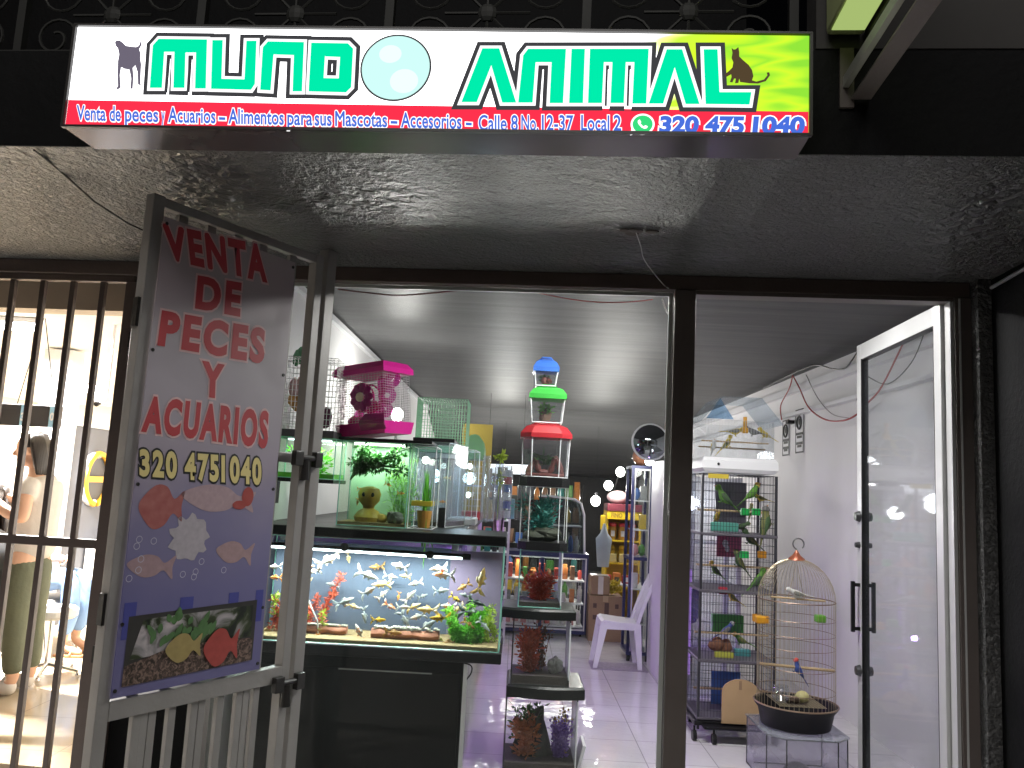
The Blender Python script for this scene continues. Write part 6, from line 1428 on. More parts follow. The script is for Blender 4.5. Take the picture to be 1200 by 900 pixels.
part('print', MB().box(.94, .98, 5.496, 5.4995, .37, .42).box(1.07, 1.12, 5.496, 5.4995, .25, .43).box(1.19, 1.23, 5.496, 5.4995, .37, .42).box(.94, .99, 5.496, 5.4995, .24, .29), M("box_print", (.10, .06, .05), .8), bw)
part('tape', MB().box(1.05, 1.11, 5.4965, 5.4995, .44, .505).box(1.05, 1.11, 5.5, 5.85, .5055, .5075), M("parcel_tape", (.42, .3, .18), .3), bw)
sbx = single('small_carton', 'small brown parcel with shiny tape on top of the tall carton', 'box', MB().box(.90, 1.12, 5.52, 5.75, .507, .725, .02, RZ(4)), m_card, (1.0, 5.6, .507))
part('tape', MB().box(.99, 1.05, 5.512, 5.5155, .52, .722).box(.905, 1.115, 5.53, 5.74, .7255, .728), M("shiny_tape", (.6, .55, .5), .12), sbx)
b = MB()
for k in range(90): d = Vector((random.gauss(0, 1), random.gauss(0, .6), random.gauss(.4, .7))).normalized(); b.leaf((1.19+random.uniform(-.04, .06), 5.62, .53+random.uniform(0, .12)), d, .07, .03)
single('yellow_bundle', 'crumpled yellow plastic bundle on the right of the tall carton', 'bundle', b, M("yellow_film", (.6, .48, .04), .3, trans=.2), (1.19, 5.62, .507), fix=False)
ys = thing('food_shelf', 'yellow pet food shelf with a maroon top and yellow header', 'shelf', (1.35, 6.5, 0)); m_yel = M("bright_yellow_paint", (.75, .50, .02), .4)
YX0, YX1 = 1.17, 1.56
part('side', MB().box(YX0-.02, YX0, 6.3, 6.7, 0, 1.5), m_yel, ys); part('side', MB().box(YX1, YX1+.02, 6.3, 6.7, 0, 1.5), m_yel, ys); part('back', MB().box(YX0, YX1, 6.66, 6.70, 0, 1.5), m_yel, ys)
for z in (.12, .50, .80, 1.08): part('shelf', MB().box(YX0, YX1, 6.3, 6.66, z, z+.02), m_yel, ys)
part('header', MB().box(YX0-.022, YX1+.022, 6.27, 6.299, 1.355, 1.455, .003), m_yel, ys); part('top', MB().box(YX0-.022, YX1+.022, 6.26, 6.72, 1.456, 1.545, .004), M("maroon_top", (.12, .02, .03), .4), ys)
tb = text_bm('FINO', .04); fit(tb, YX0+.03, YX0+.17, 1.375, 1.435, 6.268); part('lettering', tb, M("header_print", (.25, .15, .02), .5), ys, fix=False)
for k in range(3):
    x = YX0+.07+k*.125; t = thing('food_jar', f'{ords[k]} of three red lidded food jars on the yellow shelf', 'jar', (x, 6.42, 1.10), FW, 'red lidded jars on the yellow shelf')
    jr = part('jar', MB().lathe([(.045, 1.101), (.05, 1.115), (.05, 1.24), (.04, 1.26)], x, 6.42, 16), M("amber_jar", (.6, .33, .06), .25, var=.3), t, smooth=True); part('lid', MB().lathe([(.05, 1.262), (.05, 1.30), (.03, 1.31)], x, 6.42, 16), M("jar_lid", (.6, .04, .04), .4), t, smooth=True); part('sticker', MB().box(x-.025, x+.025, 6.364, 6.3675, 1.14, 1.21), m_whitep, jr)
for k in range(3):
    x = YX0+.07+k*.12
    b = MB().lathe([(.04, .821), (.055, .84), (.05, .93), (.03, .97)], x, 6.42, 12).ell((x, 6.40, 1.0), (.035, .035, .035), seg=10, rings=7); b.cyl((x, 6.37, .995), (x, 6.34, .99), .014, .008, 6)
    single('rubber_toy', f'{ords[k]} of three yellow duck shaped toys on the yellow shelf', 'toy', b, M("duck_yellow", (.8, .52, .02), .4), (x, 6.42, .821), group='yellow toys on the yellow shelf', smooth=True)
for k in range(3): single('food_bag', f'{ords[k]} white and yellow food bag in front of the duck toys', 'bag', MB().box(YX0+.02+k*.13, YX0+.12+k*.13, 6.31, 6.35, .821, .93, .01), M("bag_print", (.75, .7, .55), .4, var=.5, scale=30, col2=(.7, .5, .05)), (YX0+.07+k*.13, 6.33, .821), group='food bags on the yellow shelf')
tbx = thing('side_table', 'white table carrying red packets before the yellow shelf', 'table', (1.3, 6.0, 0)); part('top', MB().box(1.0, 1.62, 5.9, 6.2, .585, .605, .003), m_whitep, tbx)
for x in (1.03, 1.59):
    for y in (5.93, 6.17): part('leg', MB().box(x-.012, x+.012, y-.012, y+.012, 0, .584), m_alu, tbx)
for k, c in enumerate(('red', 'orange', 'red', 'orange')):
    x = 1.10+k*.11; bb = single('red_packet', f'{ords[k]} red and orange packet from the left on the white table', 'packet', MB().box(x, x+.095, 5.97, 6.03, .606, .70+.03*(k % 2), .012), MC[c], (x+.05, 6, .606), group='packets on the white table'); part('panel', MB().box(x+.02, x+.075, 5.9655, 5.9695, .625, .68), [m_whitep, MC['dark']][k % 2], bb)
tall = thing('glass_cabinet', 'tall navy and silver glass cabinet behind the white chair', 'cabinet', (1.28, 4.7, 0))
b = MB()
for x in (1.205, 1.40):
    for y in (4.5, 4.9): b.box(x-.014, x+.014, y-.014, y+.014, .06, 1.96)
for z in (.06, 1.0, 1.94): b.box(1.188, 1.416, 4.484, 4.916, z, z+.03)
part('frame', b, m_navy, tall); part('trim', MB().box(1.222, 1.386, 4.480, 4.4835, 1.92, 1.937).box(1.222, 1.234, 4.480, 4.4835, .1, 1.92).box(1.374, 1.386, 4.480, 4.4835, .1, 1.92), m_alu, tall)
part('glass', MB().box(1.235, 1.373, 4.49, 4.494, .1, .99).box(1.235, 1.373, 4.49, 4.494, 1.04, 1.93), m_gl, tall)
for z in (.35, .7, 1.3, 1.6): part('shelf', MB().box(1.222, 1.386, 4.52, 4.88, z, z+.012), m_whitep, tall)
for x in (1.21, 1.40): part('castor', MB().cyl((x-.015, 4.5, .03), (x+.015, 4.5, .03), .03, n=12), m_black, tall)
for k, (z, c, kd) in enumerate([(.10, 'dark', 'bag'), (.365, 'grey', 'box'), (.715, 'white', 'box'), (1.035, 'green', 'ball'), (1.035, 'pink', 'ball'), (1.315, 'yellow', 'box'), (1.615, 'blue', 'bag'), (1.615, 'grey', 'box')]):
    x = 1.265+.07*(k % 2); r_ = .035
    bb = MB().ell((x, 4.62, z+r_*1.8), (r_*1.1, r_, r_*1.8), seg=12, rings=8) if kd != 'box' else MB().box(x-r_, x+r_, 4.58, 4.66, z, z+.15, .006)
    single('cabinet_'+kd, f'{c} {kd} inside the tall glass cabinet behind the chair'+(' beside the blue bag' if k == 7 else ''), kd, bb, MC[c], (x, 4.62, z), smooth=kd != 'box')
ob = single('orange_bag', 'clear bag of orange goods on top of the tall glass cabinet', 'bag', MB().ell((1.31, 4.7, 2.07), (.09, .1, .09), seg=14, rings=9), M("orange_wrap", (.5, .22, .12), .3, var=.7, scale=16, trans=.3), (1.31, 4.7, 1.975), smooth=True)
bagh = single('white_bag', 'pale plastic bag hanging beside the yellow shelf', 'bag', MB().loft([[(1.10+(w_*math.cos(k*2*PI/10)), 6.1+.05*math.sin(k*2*PI/10), z) for k in range(10)] for z, w_ in ((.78, .07), (.95, .085), (1.12, .10), (1.18, .05), (1.30, .012))]), M("pale_bag", (.5, .56, .62), .35, trans=.4, bump=.4, bscale=14), (1.1, 6.1, .78), smooth=True)
ytag = single('yellow_pouch', 'yellow pouch hanging above the pale plastic bag', 'pouch', MB().box(1.06, 1.12, 6.2, 6.22, 1.22, 1.40, .006), m_yel, (1.09, 6.21, 1.22))
sbm = single('pink_sack', 'pinkish sack and green wrap lying on the maroon shelf top', 'sack', MB().ell((1.30, 6.5, 1.63), (.14, .12, .085), seg=14, rings=9), M("pink_sack_cloth", (.5, .36, .36), .7, bump=.4, bscale=14), (1.3, 6.5, 1.547), smooth=True)
# rear bulbs
for k, (px, py, y, r_, w_, lab) in enumerate([(727, 553, 6.25, .055, 20, 'bright bulb on an arm over the yellow shelf, higher of two'), (713, 569, 6.2, .055, 20, 'bright bulb on an arm at the left corner of the yellow shelf'), (698, 587, 9.1, .075, 90, 'lowest of the three bright bulbs, put in for a reflection'), (590, 560, 9.0, .07, 90, 'bright bulb at the far left rear, beside the tower')]):  # the third bulb stands in for a reflection
    p = FW.at(px, py, y); bl = thing('bulb_lamp', lab, 'lamp', p, FW, 'bare bulbs at the rear of the shop')
    part('bulb', MB().ell(p, (r_, r_, r_*1.1)), EM("bulb_glow", (1, .98, .94), 40), bl, smooth=True)
    if k < 2: part('arm', MB().tube([(p.x, p.y+.06, p.z), (p.x+.04, 6.45, p.z+.06), (1.22+.1*k, 6.6, 1.60), (1.22+.1*k, 6.6, 1.546)], .009, 6), m_black, bl)
    else: part('cord', MB().cyl((p.x, p.y, p.z+r_), (p.x, p.y, p.z+r_+.06), .025, n=10).cyl((p.x, p.y, p.z+r_+.06), (p.x, p.y, 2.73), .0015, n=6), m_black, bl)
    lamp('bulb_light', (p.x, p.y-r_-.05, p.z-.02), w_, (1, .97, .92), .04, parent=bl)
# convex mirror on the column
cm_ = thing('convex_mirror', 'round convex mirror with a white rim on the white column', 'mirror', (1.13, 3.3, 2.12)); mc = FW.at(762, 518, 3.3); mr = .153
b = MB(); rings = []
for k in range(9):
    a = k/8; rings.append([(mc.x+mr*a*math.cos(j*2*PI/36), mc.y-.05*(1-a*a)-.012, mc.z+mr*a*math.sin(j*2*PI/36)) for j in range(36)] if k else None)
tip = b.bm.verts.new((mc.x, mc.y-.062, mc.z)); vr = [[b.bm.verts.new(p) for p in r_] for r_ in rings[1:]]
for j in range(36): b.bm.faces.new((tip, vr[0][j], vr[0][(j+1) % 36]))
for A, B in zip(vr, vr[1:]):
    for j in range(36): b.bm.faces.new((A[j], A[(j+1) % 36], B[(j+1) % 36], B[j]))
part('mirror_face', b, M("dark_mirror", (.28, .3, .32), .06, metal=1, var=.02), cm_, smooth='all')
part('rim', MB().tube([(mc.x+(mr+.004)*math.cos(k*2*PI/36), mc.y, mc.z+(mr+.004)*math.sin(k*2*PI/36)) for k in range(36)], .013, 8, True), m_whitep, cm_, smooth=True)
part('backing', MB().cyl((mc.x, mc.y+.002, mc.z), (mc.x, mc.y+.03, mc.z), mr-.005, mr*.7, 24), m_black, cm_); part('bracket', MB().cyl((mc.x, mc.y+.03, mc.z), (1.40, 3.60, 2.03), .012, n=8).box(1.37, 1.45, 3.56, 3.64, 2.001, 2.03), m_alu, cm_)
p = FW.at(761, 541, 4.15); fb = thing('spot_lamp', 'glaring small lamp just below the convex mirror', 'lamp', p); part('bulb', MB().ell(p, (.045, .045, .04)), EM("spot_glow", (1, .98, .95), 16), fb, smooth=True); part('arm', MB().tube([(p.x, p.y, p.z), (p.x+.12, p.y, p.z-.02), (1.40, p.y, 1.985), (1.40, p.y, 2.001)], .008, 6), m_whitep, fb); lamp('spot_light', (p.x-.06, p.y-.06, p.z), 14, (1, .98, .95), .16, parent=fb)

# ---- white plastic chair facing left
wc = thing('plastic_chair', 'white plastic chair standing side-on by the white column', 'chair', (1.08, 4.25, 0)); X, Y = .88, 4.05
part('seat', MB().loft([[(X, Y, .415+.0), (X, Y+.42, .415), (X, Y+.42, .44), (X, Y, .44)], [(X+.03, Y, .43), (X+.03, Y+.42, .43), (X+.03, Y+.42, .455), (X+.03, Y, .455)], [(X+.2, Y, .415), (X+.2, Y+.42, .415), (X+.2, Y+.42, .438), (X+.2, Y, .438)], [(X+.36, Y+.02, .40), (X+.36, Y+.40, .40), (X+.36, Y+.40, .43), (X+.36, Y+.02, .43)]]), m_whitep, wc)
part('apron', MB().box(X+.02, X+.36, Y+.004, Y+.022, .37, .425).box(X+.02, X+.36, Y+.398, Y+.416, .37, .425).box(X+.004, X+.02, Y+.02, Y+.4, .37, .42), m_whitep, wc)
for y in (Y+.02, Y+.40):
    part('leg', MB().loft([[(X-.045+dx, y+dy, 0) for dx, dy in ((-.018, -.018), (.02, -.018), (.02, .018), (-.018, .018))], [(X+.03+dx, y+dy, .42) for dx, dy in ((-.035, -.022), (.04, -.022), (.04, .022), (-.035, .022))]]), m_whitep, wc)
    part('leg', MB().loft([[(X+.39+dx, y+dy, 0) for dx, dy in ((-.02, -.018), (.018, -.018), (.018, .018), (-.02, .018))], [(X+.35+dx, y+dy, .43) for dx, dy in ((-.035, -.022), (.035, -.022), (.035, .022), (-.035, .022))]]), m_whitep, wc)
def bk(t): return (X+.35+.13*t+.05*t*t, .41+.47*t)
for y in (Y+.01, Y+.38): part('back_post', MB().loft([[(bk(t)[0]+dx, y+dy, bk(t)[1]) for dx, dy in ((-.02, 0), (.016, 0), (.016, .035), (-.02, .035))] for t in (0, .25, .5, .75, 1)]), m_whitep, wc)
part('backrest', MB().loft([[(bk(1)[0]-.024+.015*math.sin(PI*k/8), Y+.01+.40*k/8, bk(1)[1]-.05+.05*math.sin(PI*k/8)), (bk(1)[0]+.0+.015*math.sin(PI*k/8), Y+.01+.40*k/8, bk(1)[1]-.05+.05*math.sin(PI*k/8)), (bk(1)[0]+.02+.015*math.sin(PI*k/8), Y+.01+.40*k/8, bk(1)[1]+.02+.05*math.sin(PI*k/8)), (bk(1)[0]-.004+.015*math.sin(PI*k/8), Y+.01+.40*k/8, bk(1)[1]+.02+.05*math.sin(PI*k/8))] for k in range(9)]), m_whitep, wc)
for k in range(4): y = Y+.085+k*.08; part('slat', MB().loft([[(bk(t)[0]+.01+dx, y+dy, bk(t)[1]) for dx, dy in ((-.006, 0), (.006, 0), (.006, .05), (-.006, .05))] for t in (.05, .35, .65, .93)]), m_whitep, wc)
single('floor_mat', 'thin grey mat under the white plastic chair', 'mat', MB().box(.80, 1.34, 4.0, 4.34, .001, .006), M("grey_mat", (.28, .24, .30), .8, var=.5, scale=30), (1.1, 4.2, .001))

# ================================================================== RIGHT SIDE: CAGE STACK
CX0, CX1, CY0, CY1 = 1.345, 1.875, 1.92, 2.36
m_wire = M("dark_cage_wire", (.05, .05, .06), .4, metal=.5)
ctr = thing('cage_stand', 'dark wheeled stand of four stacked wire bird cages', 'cage stand', (1.6, 2.14, 0))
b = MB()
for x in (CX0, CX1):
    for y in (CY0, CY1): b.box(x-.009, x+.009, y-.009, y+.009, .07, 1.845)
part('frame', b, m_wire, ctr)
b = MB(); b.box(CX0-.03, CX1+.02, CY0-.03, CY1+.02, .10, .13, .004); b.box(CX0+.02, CX1-.02, CY0-.12, CY0-.03, .10, .115); part('base', b, m_black, ctr)
for (x, y) in ((CX0-.03, CY0-.03), (CX1, CY0-.02), (CX0+.04, CY1), (CX1, CY1), (CX0+.09, CY0-.10)): part('castor', MB().cyl((x-.013, y, .035), (x+.013, y, .035), .035, n=14).cyl((x, y, .035), (x, y, .10), .008, n=8), m_black, ctr)
TIERS = [(.14, .52), (.53, 1.00), (1.01, 1.40), (1.41, 1.845)]
for k, (z0, z1) in enumerate(TIERS):
    part('wire', cage_wires(MB(), CX0, CX1, CY0, CY1, z0, z1, 24, 16, 7, .0015), m_wire, ctr)
    part('tray', MB().box(CX0-.012, CX1+.012, CY0-.012, CY1+.012, z0-.006, z0+.012, .003), M("cage_tray", (.10, .09, .11), .5), ctr)
    part('perch', MB().cyl((CX0, CY0+.16, z0+.17), (CX1, CY0+.16, z0+.17), .008, n=8), m_wood, ctr)
pn = thing('cardboard_panel', 'tan arched board leaning on the foot of the cage stand', 'board', (1.72, 1.86, .13)); a1 = FW.at(846, 857, 1.84); a2 = FW.at(890, 857, 1.84); w2 = (a2.x-a1.x)/2; mx_ = (a1.x+a2.x)/2
part('board', MB().prism([(mx_-w2, .132), (mx_+w2, .132), (mx_+w2, .34)]+[(mx_+w2*math.cos(t*PI/10), .34+.09*math.sin(t*PI/10)) for t in range(1, 10)]+[(mx_-w2, .34)], 1.855, 1.867), M("tan_board", (.42, .28, .15), .7), pn); part('stain', MB().box(mx_-.012, mx_+.008, 1.852, 1.8545, .36, .42), m_card, pn)
# things inside the stand
def cbox(name, label, cat, l, t, r_, bt, y, mat, dy=.02, bev=.004, **k):
    p0 = FW.at(l, bt, y); p1 = FW.at(r_, t, y); return single(name, label, cat, MB().box(p0.x, p1.x, y, y+dy, p0.z, p1.z, bev), mat, ((p0.x+p1.x)/2, y, p0.z), **k)
cbox('pink_card', 'pink card with a white shape behind the second cage', 'card', 840, 628, 869, 652, 2.40, M("pink_card", (.62, .12, .22), .6)); pq = FW.at(850, 640, 2.39)
b = MB(); b.ell((pq.x, 2.392, pq.z+.02), (.025, .004, .03), seg=10, rings=6); b.ell((pq.x+.015, 2.392, pq.z-.02), (.02, .004, .025), seg=10, rings=6); single('white_figure', 'small white figure on the pink card behind the second cage', 'figure', b, m_whitep, (pq.x, 2.39, pq.z))
cbox('cage_mirror', 'grey mirror sheet behind the top cage', 'panel', 838, 566, 875, 612, 2.42, M("grey_panel", (.20, .20, .22), .2, metal=.3), .01)
cbox('feeder_tray', 'green clear tray inside the third cage', 'tray', 835, 722, 872, 740, 2.2, M("green_tray", (.12, .42, .12), .4, trans=.3), .06)
cbox('food_tray', 'yellow tray on the floor of the third cage', 'tray', 838, 765, 860, 774, 2.0, M("yellow_tray", (.5, .5, .08), .5), .04); cbox('nest_box', 'teal box on the floor of the third cage', 'box', 862, 762, 880, 776, 2.1, M("teal_box", (.08, .3, .3), .5), .06)
rock('straw_nest', 'brown straw nest in the third cage', 'nest', (1.55, 2.15, .55), (.09, .06, .08), M("straw", (.22, .10, .06), .9, var=.6, scale=50), 5, seed=31)
cbox('blue_sheet', 'blue plastic sheet inside the lowest cage', 'sheet', 833, 788, 868, 830, 2.3, M("blue_sheet", (.06, .16, .5), .5, bump=.3, bscale=12), .015)
cbox('seed_tube', 'clear green tube lying on the floor of the top cage', 'feeder', 833, 613, 866, 622, 1.97, M("aqua_tube", (.15, .5, .4), .3, trans=.4), .03, .01); cbox('yellow_tag', 'yellow strip along the top of the cage stand', 'strip', 830, 556, 854, 560, 1.912, M("dull_yellow", (.55, .42, .04), .5), .004, 0)
for k, (px, py, c, lab) in enumerate([(873, 600, 'green', 'left green feeder cup in the top cage'), (886, 600, 'green', 'right green feeder cup in the top cage'), (872, 650, 'green', 'green feeder cup in the second cage'), (893, 650, 'orange', 'orange feeder cup in the second cage'), (847, 692, 'red', 'red dish on the floor of the second cage'), (887, 724, 'orange', 'orange feeder cup on the side of the third cage'), (896, 726, 'orange', 'second orange feeder cup beside the round cage')]):
    p = FW.at(px, py, 1.98 if k < 5 else 1.905); col = {'green': (.02, .5, .1), 'orange': (.7, .32, .02), 'red': (.55, .05, .08)}[c]
    single('feeder_cup', lab, 'feeder', MB().box(p.x-.03, p.x+.03, p.y-.02, p.y+.02, p.z-.025, p.z+.025, .006), M(c+"_cup", col, .35, trans=.3), p, group='feeder cups of the cage stand')
MBd = {'green': M("green_feathers", (.10, .26, .03), .6, var=.5, scale=60), 'dgreen': M("dark_green_feathers", (.05, .10, .035), .6, var=.6, scale=80), 'yellow': M("yellow_feathers", (.60, .45, .05), .6, var=.3, scale=60), 'grey': M("grey_feathers", (.18, .18, .17), .6, var=.4, scale=60), 'white': M("white_feathers", (.62, .62, .6), .6, var=.2), 'blue': M("blue_feathers", (.03, .06, .24), .6, var=.4, scale=60), 'red': M("red_feathers", (.5, .06, .05), .6), 'black': M("black_feathers", (.02, .02, .02), .6), 'beak': M("beak", (.5, .25, .12), .4), 'olive': M("olive_feathers", (.16, .17, .05), .6, var=.4, scale=60), 'barred': M("barred_feathers", (.03, .03, .03), .6, var=.9, scale=70, col2=(.4, .4, .36), stretch=(6, .2, .2))}
BG = 'birds in the stacked cages'
for px, py, y, s, yaw, pit, bo, wi, hd_, lab in [
    (848, 583, 2.05, .15, 0, 38, 'green', 'dgreen', 'green', 'large green parakeet with long tail at the left of the top cage'),
    (840, 606, 2.2, .10, 90, 20, 'yellow', 'green', 'yellow', 'yellow green bird behind the floor tube of the top cage'),
    (838, 668, 2.25, .11, 0, 40, 'green', 'dgreen', 'yellow', 'green bird with a yellow head at the left back of the second cage'),
    (852, 738, 2.1, .11, 180, 30, 'blue', 'grey', 'white', 'blue budgerigar with a pale head in the third cage'),
    (868, 750, 2.2, .11, 0, 20, 'green', 'olive', 'yellow', 'green budgerigar with a yellow face in the third cage'),
    (858, 700, 2.2, .10, 0, 30, 'yellow', 'olive', 'yellow', 'yellow bird at the floor of the second cage'),
    (882, 578, 2.05, .13, 180, 40, 'green', 'green', 'yellow', 'green parakeet leaning at the right of the top cage'),
    (891, 584, 2.2, .09, 0, 10, 'yellow', 'olive', 'yellow', 'small yellow bird behind the leaning green parakeet'),
    (880, 599, 2.1, .09, 90, 50, 'olive', 'olive', 'olive', 'olive bird squatting between the green feeder cups'),
    (898, 612, 1.95, .17, 200, 72, 'olive', 'dgreen', 'grey', 'grey green parrot hanging upright at the right of the top cage'),
    (869, 617, 2.0, .10, 180, 5, 'dgreen', 'dgreen', 'dgreen', 'dark bird lying low on the floor of the top cage'),
    (879, 632, 2.02, .13, 0, 35, 'dgreen', 'olive', 'dgreen', 'dark green bird at the top of the second cage'),
    (866, 658, 2.04, .13, 0, 50, 'dgreen', 'olive', 'olive', 'dark mottled parakeet in the middle of the second cage'),
    (889, 680, 1.98, .14, 180, 42, 'green', 'dgreen', 'green', 'bright green parakeet at the right floor of the second cage')]:
    bird('parakeet', lab, FW.at(px, py, y), s*1.3, yaw, pit, MBd[bo], MBd[wi], MBd[hd_], MBd['beak'], BG)
# clear house-shaped cage on top of the stand
hc = thing('canary_cage', 'clear house shaped canary cage with a white base on the cage stand', 'cage', (1.6, 2.14, 1.86))
b = MB(); rg = lambda s, z: [(1.61+(x-1.61)*s, 2.14+(y-2.14)*s, z) for x, y in [(1.335, 1.90), (1.885, 1.90), (1.885, 2.38), (1.335, 2.38)]]
b.loft([rg(.92, 1.858), rg(1.0, 1.885), rg(1.0, 1.94), rg(.94, 1.965)]); part('base', b, m_whitep, hc); part('door_knob', MB().ell((1.45, 1.892, 1.915), (.01, .008, .01), seg=8, rings=6), m_black, hc)
m_clr = GLASS("clear_acrylic", (.93, .95, .97), .07, milk=.03); b = MB(); glass_shell(b, plan_pts(1.36, 1.86, 1.93, 2.35, 0), 1.967, 2.24, floor=False); part('walls', b, m_clr, hc)
part('roof', MB().prism([(1.30, 2.22), (1.46, 2.41), (1.76, 2.41), (1.92, 2.22), (1.90, 2.22), (1.75, 2.40), (1.47, 2.40), (1.32, 2.22)], 1.90, 2.38), GLASS("bluish_acrylic", (.86, .91, .95), .08, milk=.03, milkcol=(.6, .7, .8)), hc)
part('gable', MB().prism([(1.36, 2.245), (1.46, 2.395), (1.56, 2.245)], 1.915, 1.925), GLASS("blue_gable", (.6, .75, .9), .08, milk=.12, milkcol=(.45, .62, .8)), hc)
b = MB(); wires(b, (1.36, 1.935, 1.967), (1.86, 1.935, 1.967), (1.36, 1.935, 2.24), 24, 2, .0011); wires(b, (1.86, 1.935, 1.967), (1.86, 2.35, 1.967), (1.86, 1.935, 2.24), 16, 2, .0011); part('wire', b, m_alu, hc); part('perch', MB().cyl((1.36, 2.06, 2.09), (1.86, 2.06, 2.09), .006, n=8), m_wood, hc); part('perch', MB().cyl((1.36, 2.15, 2.05), (1.86, 2.15, 2.05), .006, n=8), m_wood, hc)
for px, py, y, s, yaw, pit, bo, wi, lab in [(862, 506, 2.04, .11, 180, 0, 'yellow', 'grey', 'grey and yellow canary on the left of the perch'), (882, 506, 2.06, .11, 0, 8, 'grey', 'grey', 'grey canary on the perch facing left beside the orange cup'), (896, 509, 2.10, .10, 0, 25, 'yellow', 'yellow', 'yellow canary at the right of the clear cage'), (852, 520, 2.10, .11, 180, 45, 'yellow', 'olive', 'yellow canary clinging low at the left of the clear cage'), (836, 523, 2.05, .09, 90, 40, 'white', 'yellow', 'pale canary at the left end of the clear cage')]:
    bird('canary', lab, FW.at(px, py, y), s*1.25, yaw, pit, MBd[bo], MBd[wi], MBd[bo], MBd['beak'], 'canaries in the clear cage')
p = FW.at(873, 503, 1.985); single('orange_feeder', 'orange feeder cup with clear tube in the clear canary cage', 'feeder', MB().box(p.x-.02, p.x+.02, p.y-.02, p.y+.02, p.z-.03, p.z+.01, .005).cyl((p.x, p.y, p.z+.01), (p.x, p.y, p.z+.09), .014, n=10), M("orange_feeder", (.75, .38, .02), .35, trans=.3), p)
gcab = thing('side_cabinet', 'white framed glass cabinet with a bright lamp left of the cage stand', 'cabinet', (1.40, 2.75, 0)); b = MB()
for x in (1.37, 1.80):
    for y in (2.6, 3.0): b.box(x-.016, x+.016, y-.016, y+.016, .02, 1.84)
for z in (.08, .95, 1.80): b.box(1.355, 1.815, 2.585, 3.015, z, z+.035)
part('frame', b, m_whitep, gcab); part('glass', MB().box(1.388, 1.782, 2.592, 2.597, .12, 1.8), GLASS("cabinet_glass", (.9, .92, .97), .08, milk=.1), gcab)
for z in (.5, 1.3): part('shelf', MB().box(1.388, 1.782, 2.62, 2.98, z, z+.015), m_whitep, gcab)
part('lamp_bulb', MB().ell((1.42, 2.64, 1.62), (.025, .02, .06)), EM("cabinet_bulb", (.95, .97, 1), 16), gcab); lamp('cabinet_light', (1.45, 2.50, 1.62), 3.5, (.95, .97, 1), .05, parent=gcab)
vl = thing('assumed_violet_lamp', 'assumed violet lamp low in the white framed cabinet', 'lamp', (1.41, 2.56, .7)); part('tube', MB().cyl((1.41, 2.56, .30), (1.41, 2.56, 1.1), .010, n=8), EM("violet_led_soft", (.55, .3, 1), 1.2), vl); lamp('assumed_violet_light', (1.33, 2.45, .7), 2.5, (.60, .34, 1), .02, parent=vl)  # violet lamp assumed here for the purple light low by the cage stand
single('cabinet_cloth', 'dark blue cloth in the white framed cabinet', 'cloth', MB().ell((1.48, 2.8, .80), (.07, .08, .15), seg=12, rings=8), M("navy_cloth", (.04, .06, .2), .8), (1.48, 2.8, .65), smooth=True)

# ================================================================== ROUND DOME CAGE
dx, dy, dr = 1.79, 1.235, .232
dcg = thing('dome_cage', 'round golden wire birdcage with a domed top and black base', 'birdcage', (dx, dy, .30))
m_gold = M("pale_brass_wire", (.5, .42, .28), .3, metal=.7)
part('base', MB().lathe([(.185, .302), (.205, .31), (.225, .40), (.245, .425), (.25, .44), (.235, .44), (.228, .425), (.20, .345)], dx, dy, 40), M("black_cage_base", (.010, .009, .011), .45, spec=.2), dcg, smooth=True)
part('rim', MB().tube([(dx+.249*math.cos(k*2*PI/48), dy+.249*math.sin(k*2*PI/48), .441) for k in range(48)], .005, 6, True), M("brown_rim", (.2, .13, .08), .35), dcg)
b = MB(); ZS = 1.06; ZT = 1.315
for k in range(52):
    a = k*2*PI/52; P = [(dx+dr*math.cos(a), dy+dr*math.sin(a), .43), (dx+dr*math.cos(a), dy+dr*math.sin(a), ZS)]
    for t in range(1, 9): th = t*PI/2/8; P.append((dx+dr*math.cos(th)*math.cos(a), dy+dr*math.cos(th)*math.sin(a), ZS+(ZT-ZS)*math.sin(th)))
    b.tube(P, .0011, 4)
part('wire', b, m_gold, dcg)
b = MB()
for z in (.52, .66, .78, .86, .95, ZS): b.tube([(dx+dr*math.cos(k*2*PI/40), dy+dr*math.sin(k*2*PI/40), z) for k in range(40)], .0022 if z < ZS else .004, 5, True)
part('hoop', b, M("brown_hoop", (.22, .15, .11), .4, metal=.5), dcg)
part('cap', MB().lathe([(.055, ZT-.012), (.05, ZT), (.025, ZT+.02), (.012, ZT+.04), (.006, ZT+.05)], dx, dy, 20), M("copper_cap", (.28, .08, .04), .3, metal=.4), dcg, smooth=True)
part('hook', MB().tube([(dx, dy, ZT+.045)]+[(dx+.012-.035*math.cos(t*PI/8), dy, ZT+.09+.035*math.sin(t*PI/8)) for t in range(-3, 11)], .0045, 6), M("dark_hook", (.1, .1, .1), .4, metal=.5), dcg)
part('perch', MB().cyl((dx-.23, dy-.02, .665), (dx+.23, dy-.02, .645), .009, n=8), m_wood, dcg); part('perch', MB().cyl((dx-.16, dy, 1.07), (dx+.18, dy, 1.06), .006, n=8), m_wood, dcg); part('swing', MB().tube([(dx-.05, dy, 1.07), (dx-.02, dy, 1.20), (dx, dy, 1.30), (dx+.02, dy, 1.20), (dx+.05, dy, 1.07)], .002, 5), m_gold, dcg)
part('grid_floor', wires(MB(), (dx-.14, dy-.14, .447), (dx+.14, dy-.14, .447), (dx-.14, dy+.14, .447), 14, 14, .0015), m_gold, dcg)
bird('lovebird', 'small dark blue lovebird with a red face on the low perch of the dome cage', FW.at(935, 784, dy-.02), .13, 0, 55, MBd['blue'], MBd['blue'], MBd['red'], MBd['white'])
